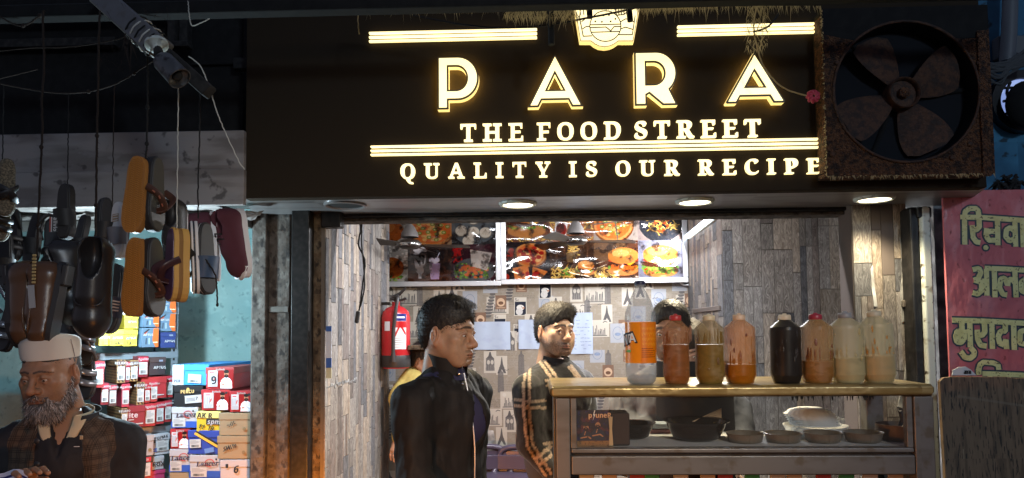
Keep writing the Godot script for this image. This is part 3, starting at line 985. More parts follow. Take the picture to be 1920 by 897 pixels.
		"pizza_slices":
			t.fill(Color(0.55, 0.50, 0.44))
			pizza(t, cx * 0.9, cy, cx * 0.85, cy * 0.95, true)
			pline(t, [Vector2(cx * 0.9, 0), Vector2(cx * 1.1, h)], 5, Color(0.4, 0.36, 0.32))
			pline(t, [Vector2(0, cy * 1.1), Vector2(w * 0.9, cy * 0.85)], 5, Color(0.4, 0.36, 0.32))
		"fries_plate":
			t.fill(Color(0.5, 0.44, 0.4))
			dot(t, cx * 1.05, cy, cx * 0.95, cy * 1.02, Color(0.15, 0.16, 0.17))
			fries(t, cx, cy * 0.95, cx * 0.6, cy * 0.6, 80)
			for k in 12: dot(t, cx + rng.randf_range(-40, 40), cy + rng.randf_range(-30, 40), 8, 6, Color(0.8, 0.25, 0.1), 0.9, 0.2)
		"pizza_dark":
			t.fill(Color(0.13, 0.10, 0.10))
			for k in 5: dot(t, rng.randf_range(0, 40), rng.randf_range(20, h), 14, 13, Color(0.6, 0.14, 0.08), 1, 0.1)
			pizza(t, w * 0.55, h * 0.35, 66, 46)
			pfill(t, [Vector2(w * 0.15, h * 0.7), Vector2(w * 0.5, h * 0.62), Vector2(w * 0.55, h), Vector2(w * 0.2, h)], Color(0.80, 0.45, 0.2), 1, 0.15)
			pfill(t, [Vector2(w * 0.6, h * 0.66), Vector2(w * 0.95, h * 0.8), Vector2(w * 0.8, h), Vector2(w * 0.6, h)], Color(0.80, 0.45, 0.2), 1, 0.15)
			for k in 10: dot(t, rng.randf_range(w * 0.22, w * 0.85), rng.randf_range(h * 0.74, h * 0.96), 9, 7, Color(0.62, 0.12, 0.08))
		"fries_basket":
			t.fill(Color(0.22, 0.14, 0.09))
			mottle(t, noise(622, 0.02), Color(0.36, 0.23, 0.15), 0.0, 0.5, 0.8, 3, 0.4)
			fries(t, w * 0.5, h * 0.2, 20, 24, 26)
			pfill(t, [Vector2(w * 0.36, h * 0.3), Vector2(w * 0.64, h * 0.3), Vector2(w * 0.61, h * 0.56), Vector2(w * 0.39, h * 0.56)], Color(0.45, 0.34, 0.2), 0.9, 0.2)
			fries(t, w * 0.3, h * 0.85, 52, 22, 60)
			burger(t, w * 0.82, h * 0.72, 0.75)
			salad(t, w * 0.35, h * 0.8, 20, 16, 14)
		"burger_fries":
			t.fill(Color(0.33, 0.19, 0.12))
			dot(t, w * 0.3, h * 0.2, 80, 50, Color(0.45, 0.36, 0.22), 0.5)
			fries(t, w * 0.25, h * 0.86, 50, 20, 46)
			burger(t, w * 0.66, h * 0.56, 1.35)
			dot(t, w * 0.7, h * 0.72, 15, 16, Color(0.28, 0.04, 0.05))
			for k in 30: dot(t, rng.randf_range(w * 0.4, w * 0.95), h * 0.7 + rng.randf_range(-6, 12), 8, 5, Color(0.85, 0.38, 0.10), 0.9, 0.2)
		"burger_light":
			t.fill(Color(0.46, 0.46, 0.50))
			burger(t, cx, cy * 1.12, 1.55)
			salad(t, cx, h * 0.8, 70, 12, 60)
	im.blit_rect(t, Rect2i(0, 0, int(w), int(h)), Vector2i(int(x0), int(y0)))
func menu_board(label: String, ax: float, ay: float, bx: float, by: float, d: float, rows: Array, shape: Vector2i, wave_seed: int) -> void:
	# a print under wavy clear film in an aluminium frame
	var a := P(ax, ay, d)
	var b := P(bx, by, d)
	var w := b.x - a.x
	var h := a.y - b.y
	var o := thing("menu_board", label, "menu board", Vector3((a.x + b.x) / 2, b.y, a.z))
	var im := img(shape.x, shape.y, Color(0.1, 0.1, 0.1))
	var ch := shape.y / rows.size()
	for r in rows.size():
		var cw: int = shape.x / rows[r].size()
		for k in rows[r].size(): tile(im, k * cw, r * ch, cw, ch, rows[r][k])
	mottle(im, noise(wave_seed + 640, 0.018), Color(0.10, 0.07, 0.06), 0.05, 0.5, 0.65)
	mottle(im, noise(wave_seed + 641, 0.09), Color(0.75, 0.6, 0.45), 0.2, 0.6, 0.3)
	im.resize(shape.x / 2, shape.y / 2, Image.INTERPOLATE_LANCZOS)
	var m := pic("menu_print_%d" % wave_seed, ImageTexture.create_from_image(im), 0.07, 0.8)
	m.albedo_color = Color(0.76, 0.76, 0.80)
	var bumps := Image.create(256, 128, false, Image.FORMAT_RGBA8)
	var fn := noise(wave_seed, 0.012, FastNoiseLite.TYPE_SIMPLEX_SMOOTH, 2)
	for y in 128:
		for x in 256:
			var g := fn.get_noise_2d(x * 0.9, y * 1.6) * 0.5 + 0.5
			bumps.set_pixel(x, y, Color(g, g, g))
	bumps.bump_map_to_normal_map(5.0)
	m.normal_enabled = true
	m.normal_texture = ImageTexture.create_from_image(bumps)
	m.normal_scale = 1.0
	part("printed_sheet", MB.new().box(Vector3(0, h / 2, 0.012), Vector3(w, h, 0.012), 0.0, Vector2.ZERO, true), m, o)
	var fw := 0.038
	part("frame_bar", MB.new().box(Vector3(0, -fw / 2, 0.014), Vector3(w + fw * 2, fw, 0.03), 0.004), mats.alu, o)
	part("frame_bar", MB.new().box(Vector3(0, h + fw / 2, 0.014), Vector3(w + fw * 2, fw, 0.03), 0.004), mats.alu, o)
	for s in [-1, 1]:
		part("frame_bar", MB.new().box(Vector3(s * (w + fw) / 2, h / 2, 0.014), Vector3(fw, h - 0.002, 0.028), 0.004), mats.alu, o)
	part("backing_board", MB.new().box(Vector3(0, h / 2, 0.0), Vector3(w + fw, h + fw, 0.01)), mats.wallboard, o)
func build_food_shop() -> void:
	var xl := P(640, 600, BACK).x
	var xr := P(1293, 600, BACK).x
	# back wall with the printed paper
	var wp := pic("wallpaper", wallpaper(), 0.8, 0.3)
	var f := MB.new()
	var s := 1.4
	var zb := zd(BACK)
	f.face([Vector3(xl, 0.12, zb), Vector3(xr, 0.12, zb), Vector3(xr, 2.75, zb), Vector3(xl, 2.75, zb)], Vector3(0, 0, 1), [Vector2(xl / s, -0.12 / s), Vector2(xr / s, -0.12 / s), Vector2(xr / s, -2.75 / s), Vector2(xl / s, -2.75 / s)])
	var bw := structure("back_wall", blk(xl - 0.5, xr + 0.9, 0.12, 2.75, BACK + 0.004, BACK + 0.12), mats.white_plaster, "back wall papered with old stamps and landmarks on beige print")
	part("wallpaper", f, wp, bw)
	structure("shop_ceiling", blk(xl - 0.5, xr + 0.9, 2.75, 2.85, 3.46, BACK + 0.12), mats.white_plaster)
	# side walls faced with boards
	var la := P(608, 600, FRONT)
	var lb := P(728, 600, 4.78)
	var lw := plank_wall("plank_wall", "left wall of the food shop faced with pale grey boards", la, lb, 0.12, 2.7, 41, func(_x, _y, t): return clampf(t * 0.7 + 0.38, 0, 1), 0.72)
	structure("side_wall", blk(xl - 0.12, xl, 0.12, 2.75, 4.85, BACK), mats.white_plaster)
	for k in 18:
		part("torn_fleck", MB.new().box(Vector3(0.03 + k * 0.03, P(620, 726, FRONT).y - 0.12 + rng.randf_range(-0.01, 0.01), 0.0085), Vector3(rng.randf_range(0.012, 0.034), rng.randf_range(0.006, 0.02), 0.002), 0.0008), mats.white_plaster, lw)
	var ra := P(1358, 600, 4.2)
	var rb := Vector3(xr, 0, zb)
	plank_wall("plank_wall", "short receding right wall of pale boards under the tube light", rb, ra, 0.12, 2.7, 43, func(_x, _y, t): return clampf(t * 0.7 + 0.34, 0, 1))
	var rc := P(1640, 600, 4.2)
	plank_wall("plank_wall", "wall of mixed grey and brown boards facing the street", ra, rc, 0.12, 2.7, 57, func(_x, _y, t): return clampf(t * 0.75 + 0.42, 0, 1))
	structure("side_wall", blk(rc.x, rc.x + 0.1, 0.12, 2.75, 3.55, 4.3), mats.white_plaster)
	# pillar on the right, papered with boards and sooty at the top
	var pa := P(1604, 600, FRONT)
	var pb := P(1706, 600, FRONT)
	var pil := plank_wall("plank_pillar", "front pillar with sooty torn board paper beside the dark post", pa, pb, 0.12, 2.2, 71, func(_x, y, t): return clampf(t * 0.7 + 0.3, 0, 1) if y < 1.72 + t * 0.25 else -9.0)
	part("return_face", MB.new().box(Vector3(0.004, 1.04, -0.075), Vector3(0.012, 2.08, 0.14)), mats.plank_edge, pil)
	var w := pb.x - pa.x
	for patch in [[[0.86, 1.93], [0.93, 1.90], [0.95, 1.74], [0.99, 1.55], [0.84, 1.52], [0.83, 1.66], [0.89, 1.78]], [[0.30, 1.78], [0.34, 1.80], [0.37, 1.68], [0.40, 1.60], [0.34, 1.60], [0.31, 1.68]], [[0.70, 1.12], [0.84, 1.25], [0.95, 1.45], [0.995, 1.5], [0.995, 1.1]]]:
		var poly := PackedVector2Array()
		for q in patch: poly.append(Vector2(q[0] * w, q[1] - 0.12 + 0.05))
		part("torn_patch", MB.new().slab(poly, 0.004, 0.011), mats.white_plaster, pil)
	tag(solo("wall_switch", pxblk(1694, 563, 1714, 577, FRONT - 0.03, 0.03, 0.006), mats.concrete), "small grey switch box on the torn pillar", "switch")
	# posts right of the pillar
	solo("edge_strip", pxblk(1707, 392, 1724, 760, FRONT - 0.02, 0.14, 0.008), mats.concrete_warm, "narrow yellowed plaster strip between torn pillar and black post", "pillar")
	var bp := solo("black_post", pxblk(1724, 388, 1746, 1400, 3.3, 0.1, 0.01), mats.black_paint, "black painted post between yellowed strip and white post", "post")
	part("capital", pxblk(1721, 388, 1749, 408, 3.285, 0.14, 0.006), mats.black_paint, bp)
	solo("white_post", pxblk(1747, 386, 1768, 1400, 3.28, 0.1, 0.012), mats.enamel_white, "chipped white painted post beside the red poster", "post")
	# pillars left of the opening
	for q in [[471, 501, 3.4, "concrete", "narrow grimy plaster pillar nearest the teal shoe shop wall"], [502, 546, 3.43, "concrete", "wide grimy plaster pillar with a metal band behind dark post"], [581, 607, 3.4, "concrete_warm", "brown plaster edge between dark post and left board wall"]]:
		var a := P(q[0], 396, q[2])
		var b := P(q[1], 396, q[2])
		var o := solo("pillar", blk(a.x, b.x, 0.12, a.y + 0.02, q[2], q[2] + 0.2, 0.012), mats[q[3]], q[4], "pillar")
		if q[0] == 502: part("metal_band", pxblk(503, 575, 540, 586, 3.415, 0.02, 0.003), mats.steel, o)
	var sp := P(546, 396, 3.33)
	var sq := P(580, 396, 3.33)
	solo("steel_post", blk(sp.x, sq.x, 0.12, sp.y + 0.03, 3.33, 3.42, 0.006), mats.black_steel, "dark steel post between two grimy plaster pillars", "post")
	# lintel
	var ll := P(505, 403, 3.45)
	var lr := P(1640, 390, 3.45)
	var li := structure("lintel", blk(ll.x, lr.x, ll.y - 0.018, ll.y + 0.004, 3.45, 3.6, 0.004), mats.black_steel, "dark beam over the food shop opening")
	part("wood_strip", blk(P(635, 403, 3.47).x, P(1588, 403, 3.47).x, ll.y - 0.036, ll.y - 0.02, 3.47, 3.58, 0.003), mats.concrete, li)
	structure("upper_wall", blk(ll.x, lr.x, ll.y + 0.005, 2.85, 3.47, 3.57), mats.soot)
	solo("junction_box", pxblk(601, 394, 638, 426, 3.38, 0.07, 0.006), mats.black_steel, "black square box under soffit at the corner of the left wall", "junction box")
	menu_board("long menu board of pizza, burger and fries pictures above the back wall papers", 948, 386, 1280, 521, BACK - 0.03, [["big_burger", "sauce_fries", "pizza_slices", "fries_plate"], ["pizza_dark", "fries_basket", "burger_fries", "burger_light"]], Vector2i(768, 310), 11)
	menu_board("shorter menu board with dumplings and milkshakes beside the left board wall", 684, 394, 930, 527, BACK - 0.03, [["chicken", "pizza_green", "dumplings"], ["chicken", "shakes", "wrap"]], Vector2i(576, 310), 23)
	ceiling_fan(1080, 452, 4.72, 0.4, [0.12, 2.25, 4.2], "brown ceiling fan in front of the long menu board")
	ceiling_fan(768, 459, 4.66, 0.4, [0.3, 1.35, 4.0], "brown ceiling fan half hidden by the left board wall")
	tube_light()
	front_tube()
	extinguisher()
	for q in [[889, 604, 957, 656, "creased blank white sheet pinned to back wall right of young customer"], [972, 600, 1012, 655, "white sheet pinned to back wall left of man in jumper"], [1058, 587, 1112, 664, "written white sheet pinned to back wall right of man in jumper"]]:
		paper_sheet(q[0], q[1], q[2], q[3], q[4])
	for q in [[915, 850, 0.2, "dark plastic chair partly behind the young customer's jacket"], [968, 851, -0.1, "dark plastic chair by the back wall beside man in jumper"]]:
		chair(q[0], q[1], q[2], q[3])
	var tornp := PackedVector2Array()
	for q in [[895, 806], [925, 808], [928, 826], [918, 838], [900, 832]]:
		var e := P(q[0], q[1], BACK - 0.004)
		tornp.append(Vector2(e.x, e.y))
	var tp := MB.new()
	tp.slab(tornp, zd(BACK - 0.002), zd(BACK - 0.006))
	solo("torn_wallpaper_patch", tp, mats.white_plaster, "white torn patch low on back wall near dark chairs", "torn patch")
	# cable with a switch
	var cab := thing("hanging_cable", "twisted black cable with a pendant switch before the left board wall", "cable")
	for k in 2:
		part("strand", MB.new().tube(ppath([[670 + k * 11, 404, 3.62], [676 + k * 2, 428], [672 + k * 6, 460], [684 - k * 3, 490], [679 + k * 4, 540], [673, 583]], 3.62, 40, 0.001), 0.0042, 6), mats.rope_black, cab)
	part("pendant_switch", MB.new().at(Transform3D(Basis(Vector3(0, 0, 1), -0.15), P(670, 595, 3.62))).box(Vector3.ZERO, Vector3(0.022, 0.066, 0.02), 0.006), mats.black_rubber, cab)
	# paper strip on the wall's front edge
	var st := thing("payment_sticker", "blue and white payment sticker on the front edge of left board wall", "sticker")
	part("white_face", pxblk(611, 613, 621, 690, FRONT - 0.016, 0.004), mats.paper, st)
	part("blue_band", pxblk(611, 612, 621, 622, FRONT - 0.019, 0.003), mat("sticker_blue", Color(0.04, 0.12, 0.40), 0.5), st)
	part("blue_band", pxblk(611, 672, 621, 690, FRONT - 0.019, 0.003), mats.sticker_blue, st)
	part("cream_tail", pxblk(611, 690, 621, 710, FRONT - 0.015, 0.003), mat("sticker_cream", Color(0.62, 0.58, 0.38), 0.7), st)
	# shelves
	var sh := P(1346, 578, 4.25)
	solo("wall_shelf", blk(xr - 0.02, sh.x + 0.02, 1.66, 1.69, 4.24, 4.95, 0.003), mats.plank_edge, "dark board shelf on the short right wall above the bottles", "shelf")
	solo("small_wood_shelf", pxblk(764, 648, 806, 656, 4.5, 0.2, 0.003), mats.concrete_warm, "small wooden shelf behind the young customer's head", "shelf")
	solo("cable_hook", MB.new().tube(ppath([[1296, 500], [1299, 525], [1294, 533], [1284, 535], [1276, 530], [1272, 526]], BACK - 0.02, 20), 0.008, 8), mats.alu, "grey cable looped under the corner of long menu board", "cable")
func ceiling_fan(px: float, py: float, d: float, r: float, angles: Array, label: String) -> void:
	var c := P(px, py, d)
	var o := thing("ceiling_fan", label, "ceiling fan", c, "ceiling fans of the food shop")
	var br := mat("fan_brown", Color(0.026, 0.017, 0.013), 0.35)
	part("motor", MB.new().lathe([Vector2(0.0, -0.03), Vector2(0.055, -0.028), Vector2(0.075, -0.012), Vector2(0.078, 0.01), Vector2(0.06, 0.03), Vector2(0.02, 0.036), Vector2(0.0, 0.036)], 28), br, o)
	part("motor_ring", MB.new().lathe([Vector2(0.0785, -0.012), Vector2(0.081, -0.006), Vector2(0.0805, 0.004), Vector2(0.0785, 0.008)], 28), mats.chrome, o)
	part("canopy", MB.new().at(Transform3D(Basis(), Vector3(0, 0.05, 0))).lathe([Vector2(0.06, 0), Vector2(0.055, 0.03), Vector2(0.03, 0.075), Vector2(0.014, 0.09)], 24), mat("canopy_grey", Color(0.11, 0.1, 0.095), 0.5), o)
	part("down_rod", MB.new().tube([Vector3(0, 0.12, 0), Vector3(0, 2.75 - c.y, 0)], 0.011), br, o)
	for a in angles:
		var m := MB.new().at(Transform3D(Basis(Vector3.UP, a) * Basis(Vector3(1, 0, 0), 0.34), Vector3(0, -0.004, 0)))
		m.slab(PackedVector2Array([Vector2(0.10, -0.03), Vector2(r, -0.05), Vector2(r + 0.014, -0.03), Vector2(r + 0.014, 0.03), Vector2(r, 0.05), Vector2(0.10, 0.03)]), -0.002, 0.002)
		var keep := MB.new()
		keep.tf = m.tf * Transform3D(Basis(Vector3(1, 0, 0), PI / 2), Vector3.ZERO)
		keep.slab(PackedVector2Array([Vector2(0.10, -0.03), Vector2(r, -0.05), Vector2(r + 0.014, -0.03), Vector2(r + 0.014, 0.03), Vector2(r, 0.05), Vector2(0.10, 0.03)]), -0.002, 0.002)
		keep.box(Vector3(0.09, 0, 0.004), Vector3(0.06, 0.02, 0.004), 0.001)
		part("blade", keep, br, o)
func tube_light() -> void:
	var a := P(1334, 407, 4.3)
	var b := P(1288, 444, 5.05)
	var c := (a + b) / 2
	var len: float = a.distance_to(b)
	var o := thing("tube_light", "bright white tube light high on the short right wall", "tube light", c)
	var dir := (b - a).normalized()
	var out := Vector3(-1, -0.15, 0.0)
	out = (out - dir * out.dot(dir)).normalized()
	var bs := Basis(dir.cross(out), out, dir) # y points away from the wall, z along the tube
	part("batten", MB.new().at(Transform3D(bs, -out * 0.028)).box(Vector3.ZERO, Vector3(0.05, 0.03, len + 0.04), 0.006), mats.enamel_white, o)
	part("lamp_tube", MB.new().tube([-dir * len / 2, dir * len / 2], 0.016, 12), glow("tube_glow", Color(0.86, 0.93, 1.0), 4.5), o)
	var l := AreaLight3D.new()
	l.name = "tube_glow_light"
	l.area_size = Vector2(0.03, len)
	l.light_color = Color(0.97, 0.98, 1.0)
	l.light_energy = TUBE_E
	l.area_range = 12
	l.shadow_enabled = true
	o.add_child(l)
	var face := (Vector3(-1.0, -0.35, 0.35)).normalized()
	face = (face - dir * face.dot(dir)).normalized()
	l.transform = Transform3D(Basis(dir.cross(-face), dir, -face), face * 0.03)
func front_tube() -> void:
	# the tube whose streaks show in the menu boards; it hangs inside, above the lintel
	var o := thing("tube_light", "white tube light inside above the dark lintel, seen in the menu film", "tube light", Vector3(0.15, 2.5, zd(3.72)))
	part("batten", MB.new().box(Vector3(0, 0.03, 0), Vector3(1.24, 0.03, 0.05), 0.006), mats.enamel_white, o)
	part("lamp_tube", MB.new().tube([Vector3(-0.6, 0, 0), Vector3(0.6, 0, 0)], 0.016, 12), mats.tube_glow, o)
	var l := AreaLight3D.new()
	l.name = "front_tube_light"
	l.area_size = Vector2(1.2, 0.03)
	l.light_color = Color(0.98, 0.98, 1.0)
	l.light_energy = 4.6
	l.area_range = 12
	l.shadow_enabled = true
	l.rotation.x = -PI / 2
	l.position = Vector3(0, -0.02, 0)
	o.add_child(l)
const TUBE_E := 3.6
func extinguisher() -> void:
	var d := 4.55
	var c := P(742, 692, d)
	var o := thing("fire_extinguisher", "red fire extinguisher on the left board wall behind young customer", "fire extinguisher", c)
	var red := mat("extinguisher_red", Color(0.42, 0.02, 0.025), 0.25)
	part("cylinder", MB.new().lathe([Vector2(0.0, 0.0), Vector2(0.085, 0.004), Vector2(0.094, 0.02), Vector2(0.094, 0.34), Vector2(0.085, 0.375), Vector2(0.06, 0.4), Vector2(0.026, 0.415), Vector2(0.026, 0.44), Vector2(0, 0.44)], 32), red, o)
	part("foot_band", MB.new().lathe([Vector2(0.0945, 0.012), Vector2(0.0965, 0.016), Vector2(0.0965, 0.085), Vector2(0.0945, 0.09)], 32), mats.black_rubber, o)
	part("valve", MB.new().box(Vector3(0, 0.455, 0), Vector3(0.045, 0.045, 0.045), 0.008), mats.chrome, o)
	part("lever", MB.new().tube([Vector3(-0.02, 0.47, 0.02), Vector3(0.03, 0.49, 0.03), Vector3(0.075, 0.53, 0.04)], [0.012, 0.012, 0.008]), mats.black_rubber, o)
	part("carry_handle", MB.new().tube([Vector3(-0.03, 0.46, 0.02), Vector3(0.04, 0.45, 0.04), Vector3(0.08, 0.46, 0.05)], 0.009), mats.black_rubber, o)
	part("hose", MB.new().tube(lerp_path([Vector3(0.0, 0.45, 0.03), Vector3(0.03, 0.47, 0.085), Vector3(0.022, 0.38, 0.112), Vector3(0.008, 0.25, 0.11), Vector3(0.006, 0.1, 0.112)], 24), 0.012, 8), mats.black_rubber, o)
	part("nozzle", MB.new().tube([Vector3(0.006, 0.11, 0.112), Vector3(0.006, 0.05, 0.114)], [0.013, 0.019]), mats.black_rubber, o)
	var lab := img(128, 128, Color(0.86, 0.86, 0.86))
	pfill(lab, [Vector2(0, 0), Vector2(128, 0), Vector2(128, 26), Vector2(0, 26)], Color(0.08, 0.12, 0.42))
	pline(lab, [Vector2(20, 13), Vector2(108, 13)], 6, Color(0.9, 0.9, 0.95))
	pfill(lab, [Vector2(0, 27), Vector2(128, 27), Vector2(128, 50), Vector2(0, 50)], Color(0.66, 0.05, 0.06))
	pline(lab, [Vector2(10, 78), Vector2(60, 40), Vector2(118, 72)], 12, Color(0.66, 0.05, 0.06))
	for k in 5: pline(lab, [Vector2(10, 88 + k * 8), Vector2(112, 88 + k * 8)], 2, Color(0.3, 0.3, 0.32), 0.7)
	var m := MB.new()
	var first := 0
	for j in 9: # wraps the front
		var an := 0.08 + j * 0.11
		var e := Vector3(sin(an), 0, cos(an))
		m.vert(e * 0.0955 + Vector3(0, 0.13, 0), e, Vector2(j / 8.0, 1))
		m.vert(e * 0.0955 + Vector3(0, 0.36, 0), e, Vector2(j / 8.0, 0))
		if j: m.quad(j * 2 - 2, j * 2, j * 2 + 1, j * 2 - 1)
	part("printed_label", m, pic("ext_label", ImageTexture.create_from_image(lab), 0.3), o)
	m = MB.new()
	for j in 5:
		var an := -0.65 + j * 0.11
		var e := Vector3(sin(an), 0, cos(an))
		m.vert(e * 0.0955 + Vector3(0, 0.25, 0), e)
		m.vert(e * 0.0955 + Vector3(0, 0.31, 0), e)
		if j: m.quad(j * 2 - 2, j * 2, j * 2 + 1, j * 2 - 1)
	part("white_tag", m, mats.paper, o)
	part("wall_bracket", MB.new().box(Vector3(-0.09, 0.43, -0.01), Vector3(0.1, 0.02, 0.03), 0.003), mats.black_steel, o)
func paper_sheet(ax: float, ay: float, bx: float, by: float, label: String) -> void:
	var a := P(ax, ay, BACK - 0.006)
	var b := P(bx, by, BACK - 0.006)
	var im := img(128, 128, Color(0.58, 0.62, 0.69))
	mottle(im, noise(int(ax), 0.02), Color(0.54, 0.58, 0.66), 0.0, 0.5, 0.6)
	if label.begins_with("written"):
		for k in 9:
			var x := 8.0
			while x < 112:
				var w := rng.randf_range(4, 14)
				if rng.randf() < 0.7: pline(im, [Vector2(x, 24 + k * 11), Vector2(x + w, 24 + k * 11 + rng.randf_range(-1, 1))], 1.6, Color(0.3, 0.32, 0.42), 0.7)
				x += w + 4
	var m := MB.new()
	for j in 7:
		for i in 7:
			var q := Vector3(lerpf(a.x, b.x, i / 6.0), lerpf(a.y, b.y, j / 6.0), a.z + 0.006 * pow(absf(i / 3.0 - 1.0), 3) * (j / 6.0) + 0.004 * sin(i * 1.7 + ax) * (j / 6.0))
			m.vert(q, Vector3(0.1 * cos(i * 1.7 + ax), 0.05, 1), Vector2(i / 6.0, j / 6.0))
			if i and j:
				var k := j * 7 + i
				m.quad(k, k - 1, k - 8, k - 7)
	solo("paper_sheet", m, pic("sheet_%d" % int(ax), ImageTexture.create_from_image(im), 0.85), label, "paper", "white sheets on the back wall")
func chair(px: float, py: float, turn: float, label: String) -> void:
	var c := P(px, py, 4.72)
	var o := thing("plastic_chair", label, "chair", Vector3(c.x, 0.12, c.z), "dark plastic chairs in the food shop")
	o.rotation.y = PI + turn
	var m := mat("chair_plastic", Color(0.055, 0.045, 0.075), 0.3)
	var top := c.y - 0.12
	var w := 0.17
	var frame := MB.new()
	frame.tube(lerp_path([Vector3(-w - 0.02, 0.42, 0.2), Vector3(-w, top - 0.12, 0.24), Vector3(-w + 0.04, top - 0.02, 0.25), Vector3(0, top, 0.255), Vector3(w - 0.04, top - 0.02, 0.25), Vector3(w, top - 0.12, 0.24), Vector3(w + 0.02, 0.42, 0.2)], 30), 0.022, 8, true)
	part("back_frame", frame, m, o)
	part("backrest", MB.new().at(Transform3D(Basis(Vector3(1, 0, 0), 0.08), Vector3(0, top - 0.1, 0.247))).box(Vector3.ZERO, Vector3(w * 2 - 0.02, 0.15, 0.012), 0.005), m, o)
	part("lower_panel", MB.new().box(Vector3(0, 0.5, 0.215), Vector3(w * 2, 0.1, 0.012), 0.005), m, o)
	part("seat", MB.new().box(Vector3(0, 0.42, 0), Vector3(0.42, 0.03, 0.42), 0.012), m, o)
	for s in [[-1, -1], [1, -1], [-1, 1], [1, 1]]:
		part("leg", MB.new().tube([Vector3(s[0] * 0.18, 0.41, s[1] * 0.18), Vector3(s[0] * 0.21, 0.0, s[1] * 0.22)], [0.024, 0.018]), m, o)
# ---------------------------------------------------------------- the lit shop sign, its soffit and the exhaust fan
const SIGN := 3.0
func arc(c: Vector2, rx: float, ry: float, a0: float, a1: float, n := 16) -> Array:
	var r := []
	for k in n + 1:
		var a := lerpf(a0, a1, float(k) / n)
		r.append(c + Vector2(cos(a) * rx, sin(a) * ry))
	return r
func letter_outline(ch: String) -> Array:
	# outline and hole in units of the letter's height, y up
	match ch:
		"P":
			var o := [Vector2(0, 1), Vector2(0.37, 1)] + arc(Vector2(0.37, 0.59), 0.39, 0.41, PI / 2, -PI / 2, 22) + [Vector2(0.165, 0.18), Vector2(0.165, 0), Vector2(0, 0)]
			var h := [Vector2(0.165, 0.85), Vector2(0.35, 0.85)] + arc(Vector2(0.35, 0.59), 0.225, 0.26, PI / 2, -PI / 2, 18) + [Vector2(0.165, 0.33)]
			return [o, h]
		"A":
			return [[Vector2(0.5, 1), Vector2(1, 0), Vector2(0.84, 0), Vector2(0.77, 0.14), Vector2(0.22, 0.14), Vector2(0.15, 0), Vector2(0, 0)], [Vector2(0.495, 0.70), Vector2(0.70, 0.29), Vector2(0.30, 0.29)]]
		_:
			var o := [Vector2(0, 1), Vector2(0.34, 1)] + arc(Vector2(0.37, 0.6), 0.36, 0.4, PI / 2, -0.9, 20) + [Vector2(0.72, 0), Vector2(0.5, 0), Vector2(0.245, 0.235), Vector2(0.17, 0.19), Vector2(0.17, 0), Vector2(0, 0)]
			var h := [Vector2(0.17, 0.84), Vector2(0.33, 0.84)] + arc(Vector2(0.33, 0.6), 0.215, 0.24, PI / 2, -PI / 2, 18) + [Vector2(0.17, 0.36)]
			return [o, h]
func grown(poly: Array, by: float, w: float, h: float) -> PackedVector2Array:
	var q := PackedVector2Array()
	for p in poly: q.append(Vector2(p.x * w, p.y * h))
	if by == 0.0: return q
	var r := Geometry2D.offset_polygon(q, by, Geometry2D.JOIN_MITER)
	return r[0] if r.size() else q
func big_letter(sign: Node3D, ch: String, ax: float, top: float, bx: float, bottom: float) -> void:
	var o := P(ax, bottom, SIGN - 0.02)
	var e := P(bx, top, SIGN - 0.02)
	var h := e.y - o.y
	var w: float = (e.x - o.x) / (0.76 if ch == "P" else (1.0 if ch == "A" else 0.735))
	var s := letter_outline(ch)
	var side := MB.new()
	var rim := keyhole(grown(s[0], 0.006, w, h), grown(s[1], -0.006, w, h))
	side.slab(rim, 0.0, 0.034)
	var body := part("letter", side, mats.sign_side, sign, o)
	part("halo_strip", MB.new().slab(keyhole(grown(s[0], -0.003, w, h), grown(s[1], 0.003, w, h)), -0.0075, -0.002), glow("halo_glow", Color(1.0, 0.82, 0.42), 9.0), body)
	part("trim", MB.new().slab(rim, 0.0345, 0.039), mats.sign_trim, body)
	part("lit_face", MB.new().slab(keyhole(grown(s[0], -0.0015, w, h), grown(s[1], 0.0015, w, h)), 0.0385, 0.042), mats.sign_face, body)
func text_line(sign: Node3D, s: String, ax: float, ay: float, bx: float, by: float, cap: float, d: float, deep: float, m: Material, serif := true, called := "letter") -> void:
	# letters spread evenly from the lower left corner to the lower right one
	var a := P(ax, ay, d)
	var b := P(bx, by, d)
	var meshes := []
	var wide := 0.0
	for ch in s:
		if ch == " ":
			meshes.append(null)
			continue
		var t := text_mesh(ch, cap * px_m(d), deep, serif)
		t.horizontal_alignment = HORIZONTAL_ALIGNMENT_LEFT
		t.vertical_alignment = VERTICAL_ALIGNMENT_BOTTOM
		meshes.append(t)
		wide += t.get_aabb().size.x
	var gaps := 0.0
	for k in meshes.size() - 1:
		gaps += 1.0
	var gap := (b.x - a.x - wide) / gaps
	var x := a.x
	for k in meshes.size():
		if meshes[k] == null:
			x += gap
			continue
		var box: AABB = meshes[k].get_aabb()
		var f := (x - a.x) / (b.x - a.x)
		var drop: float = box.position.y if s[k] == "Q" else 0.0
		part(called, meshes[k], m, sign, Vector3(x - box.position.x, lerpf(a.y, b.y, f) - text_base(meshes[k], cap * px_m(d)), a.z + deep / 2))
		x += box.size.x + gap
var base_cache := {}
func text_base(t: TextMesh, cap: float) -> float:
	# height of the baseline in a bottom-aligned text, taken from a letter that stands on it
	var key := "%s%.5f" % [t.font.font_names[0], cap]
	if not base_cache.has(key):
		var e: TextMesh = t.duplicate()
		e.text = "E"
		base_cache[key] = e.get_aabb().position.y
	return base_cache[key]
func lit_bar(sign: Node3D, ax: float, ay: float, bx: float, h: float) -> void:
	var a := P(ax, ay, SIGN - 0.014)
	var b := P(bx, ay, SIGN - 0.014)
	part("lit_bar", MB.new().box(Vector3((a.x + b.x) / 2, a.y - h * px_m(SIGN) / 2, a.z), Vector3(b.x - a.x, h * px_m(SIGN), 0.016), 0.002), mats.sign_face, sign)
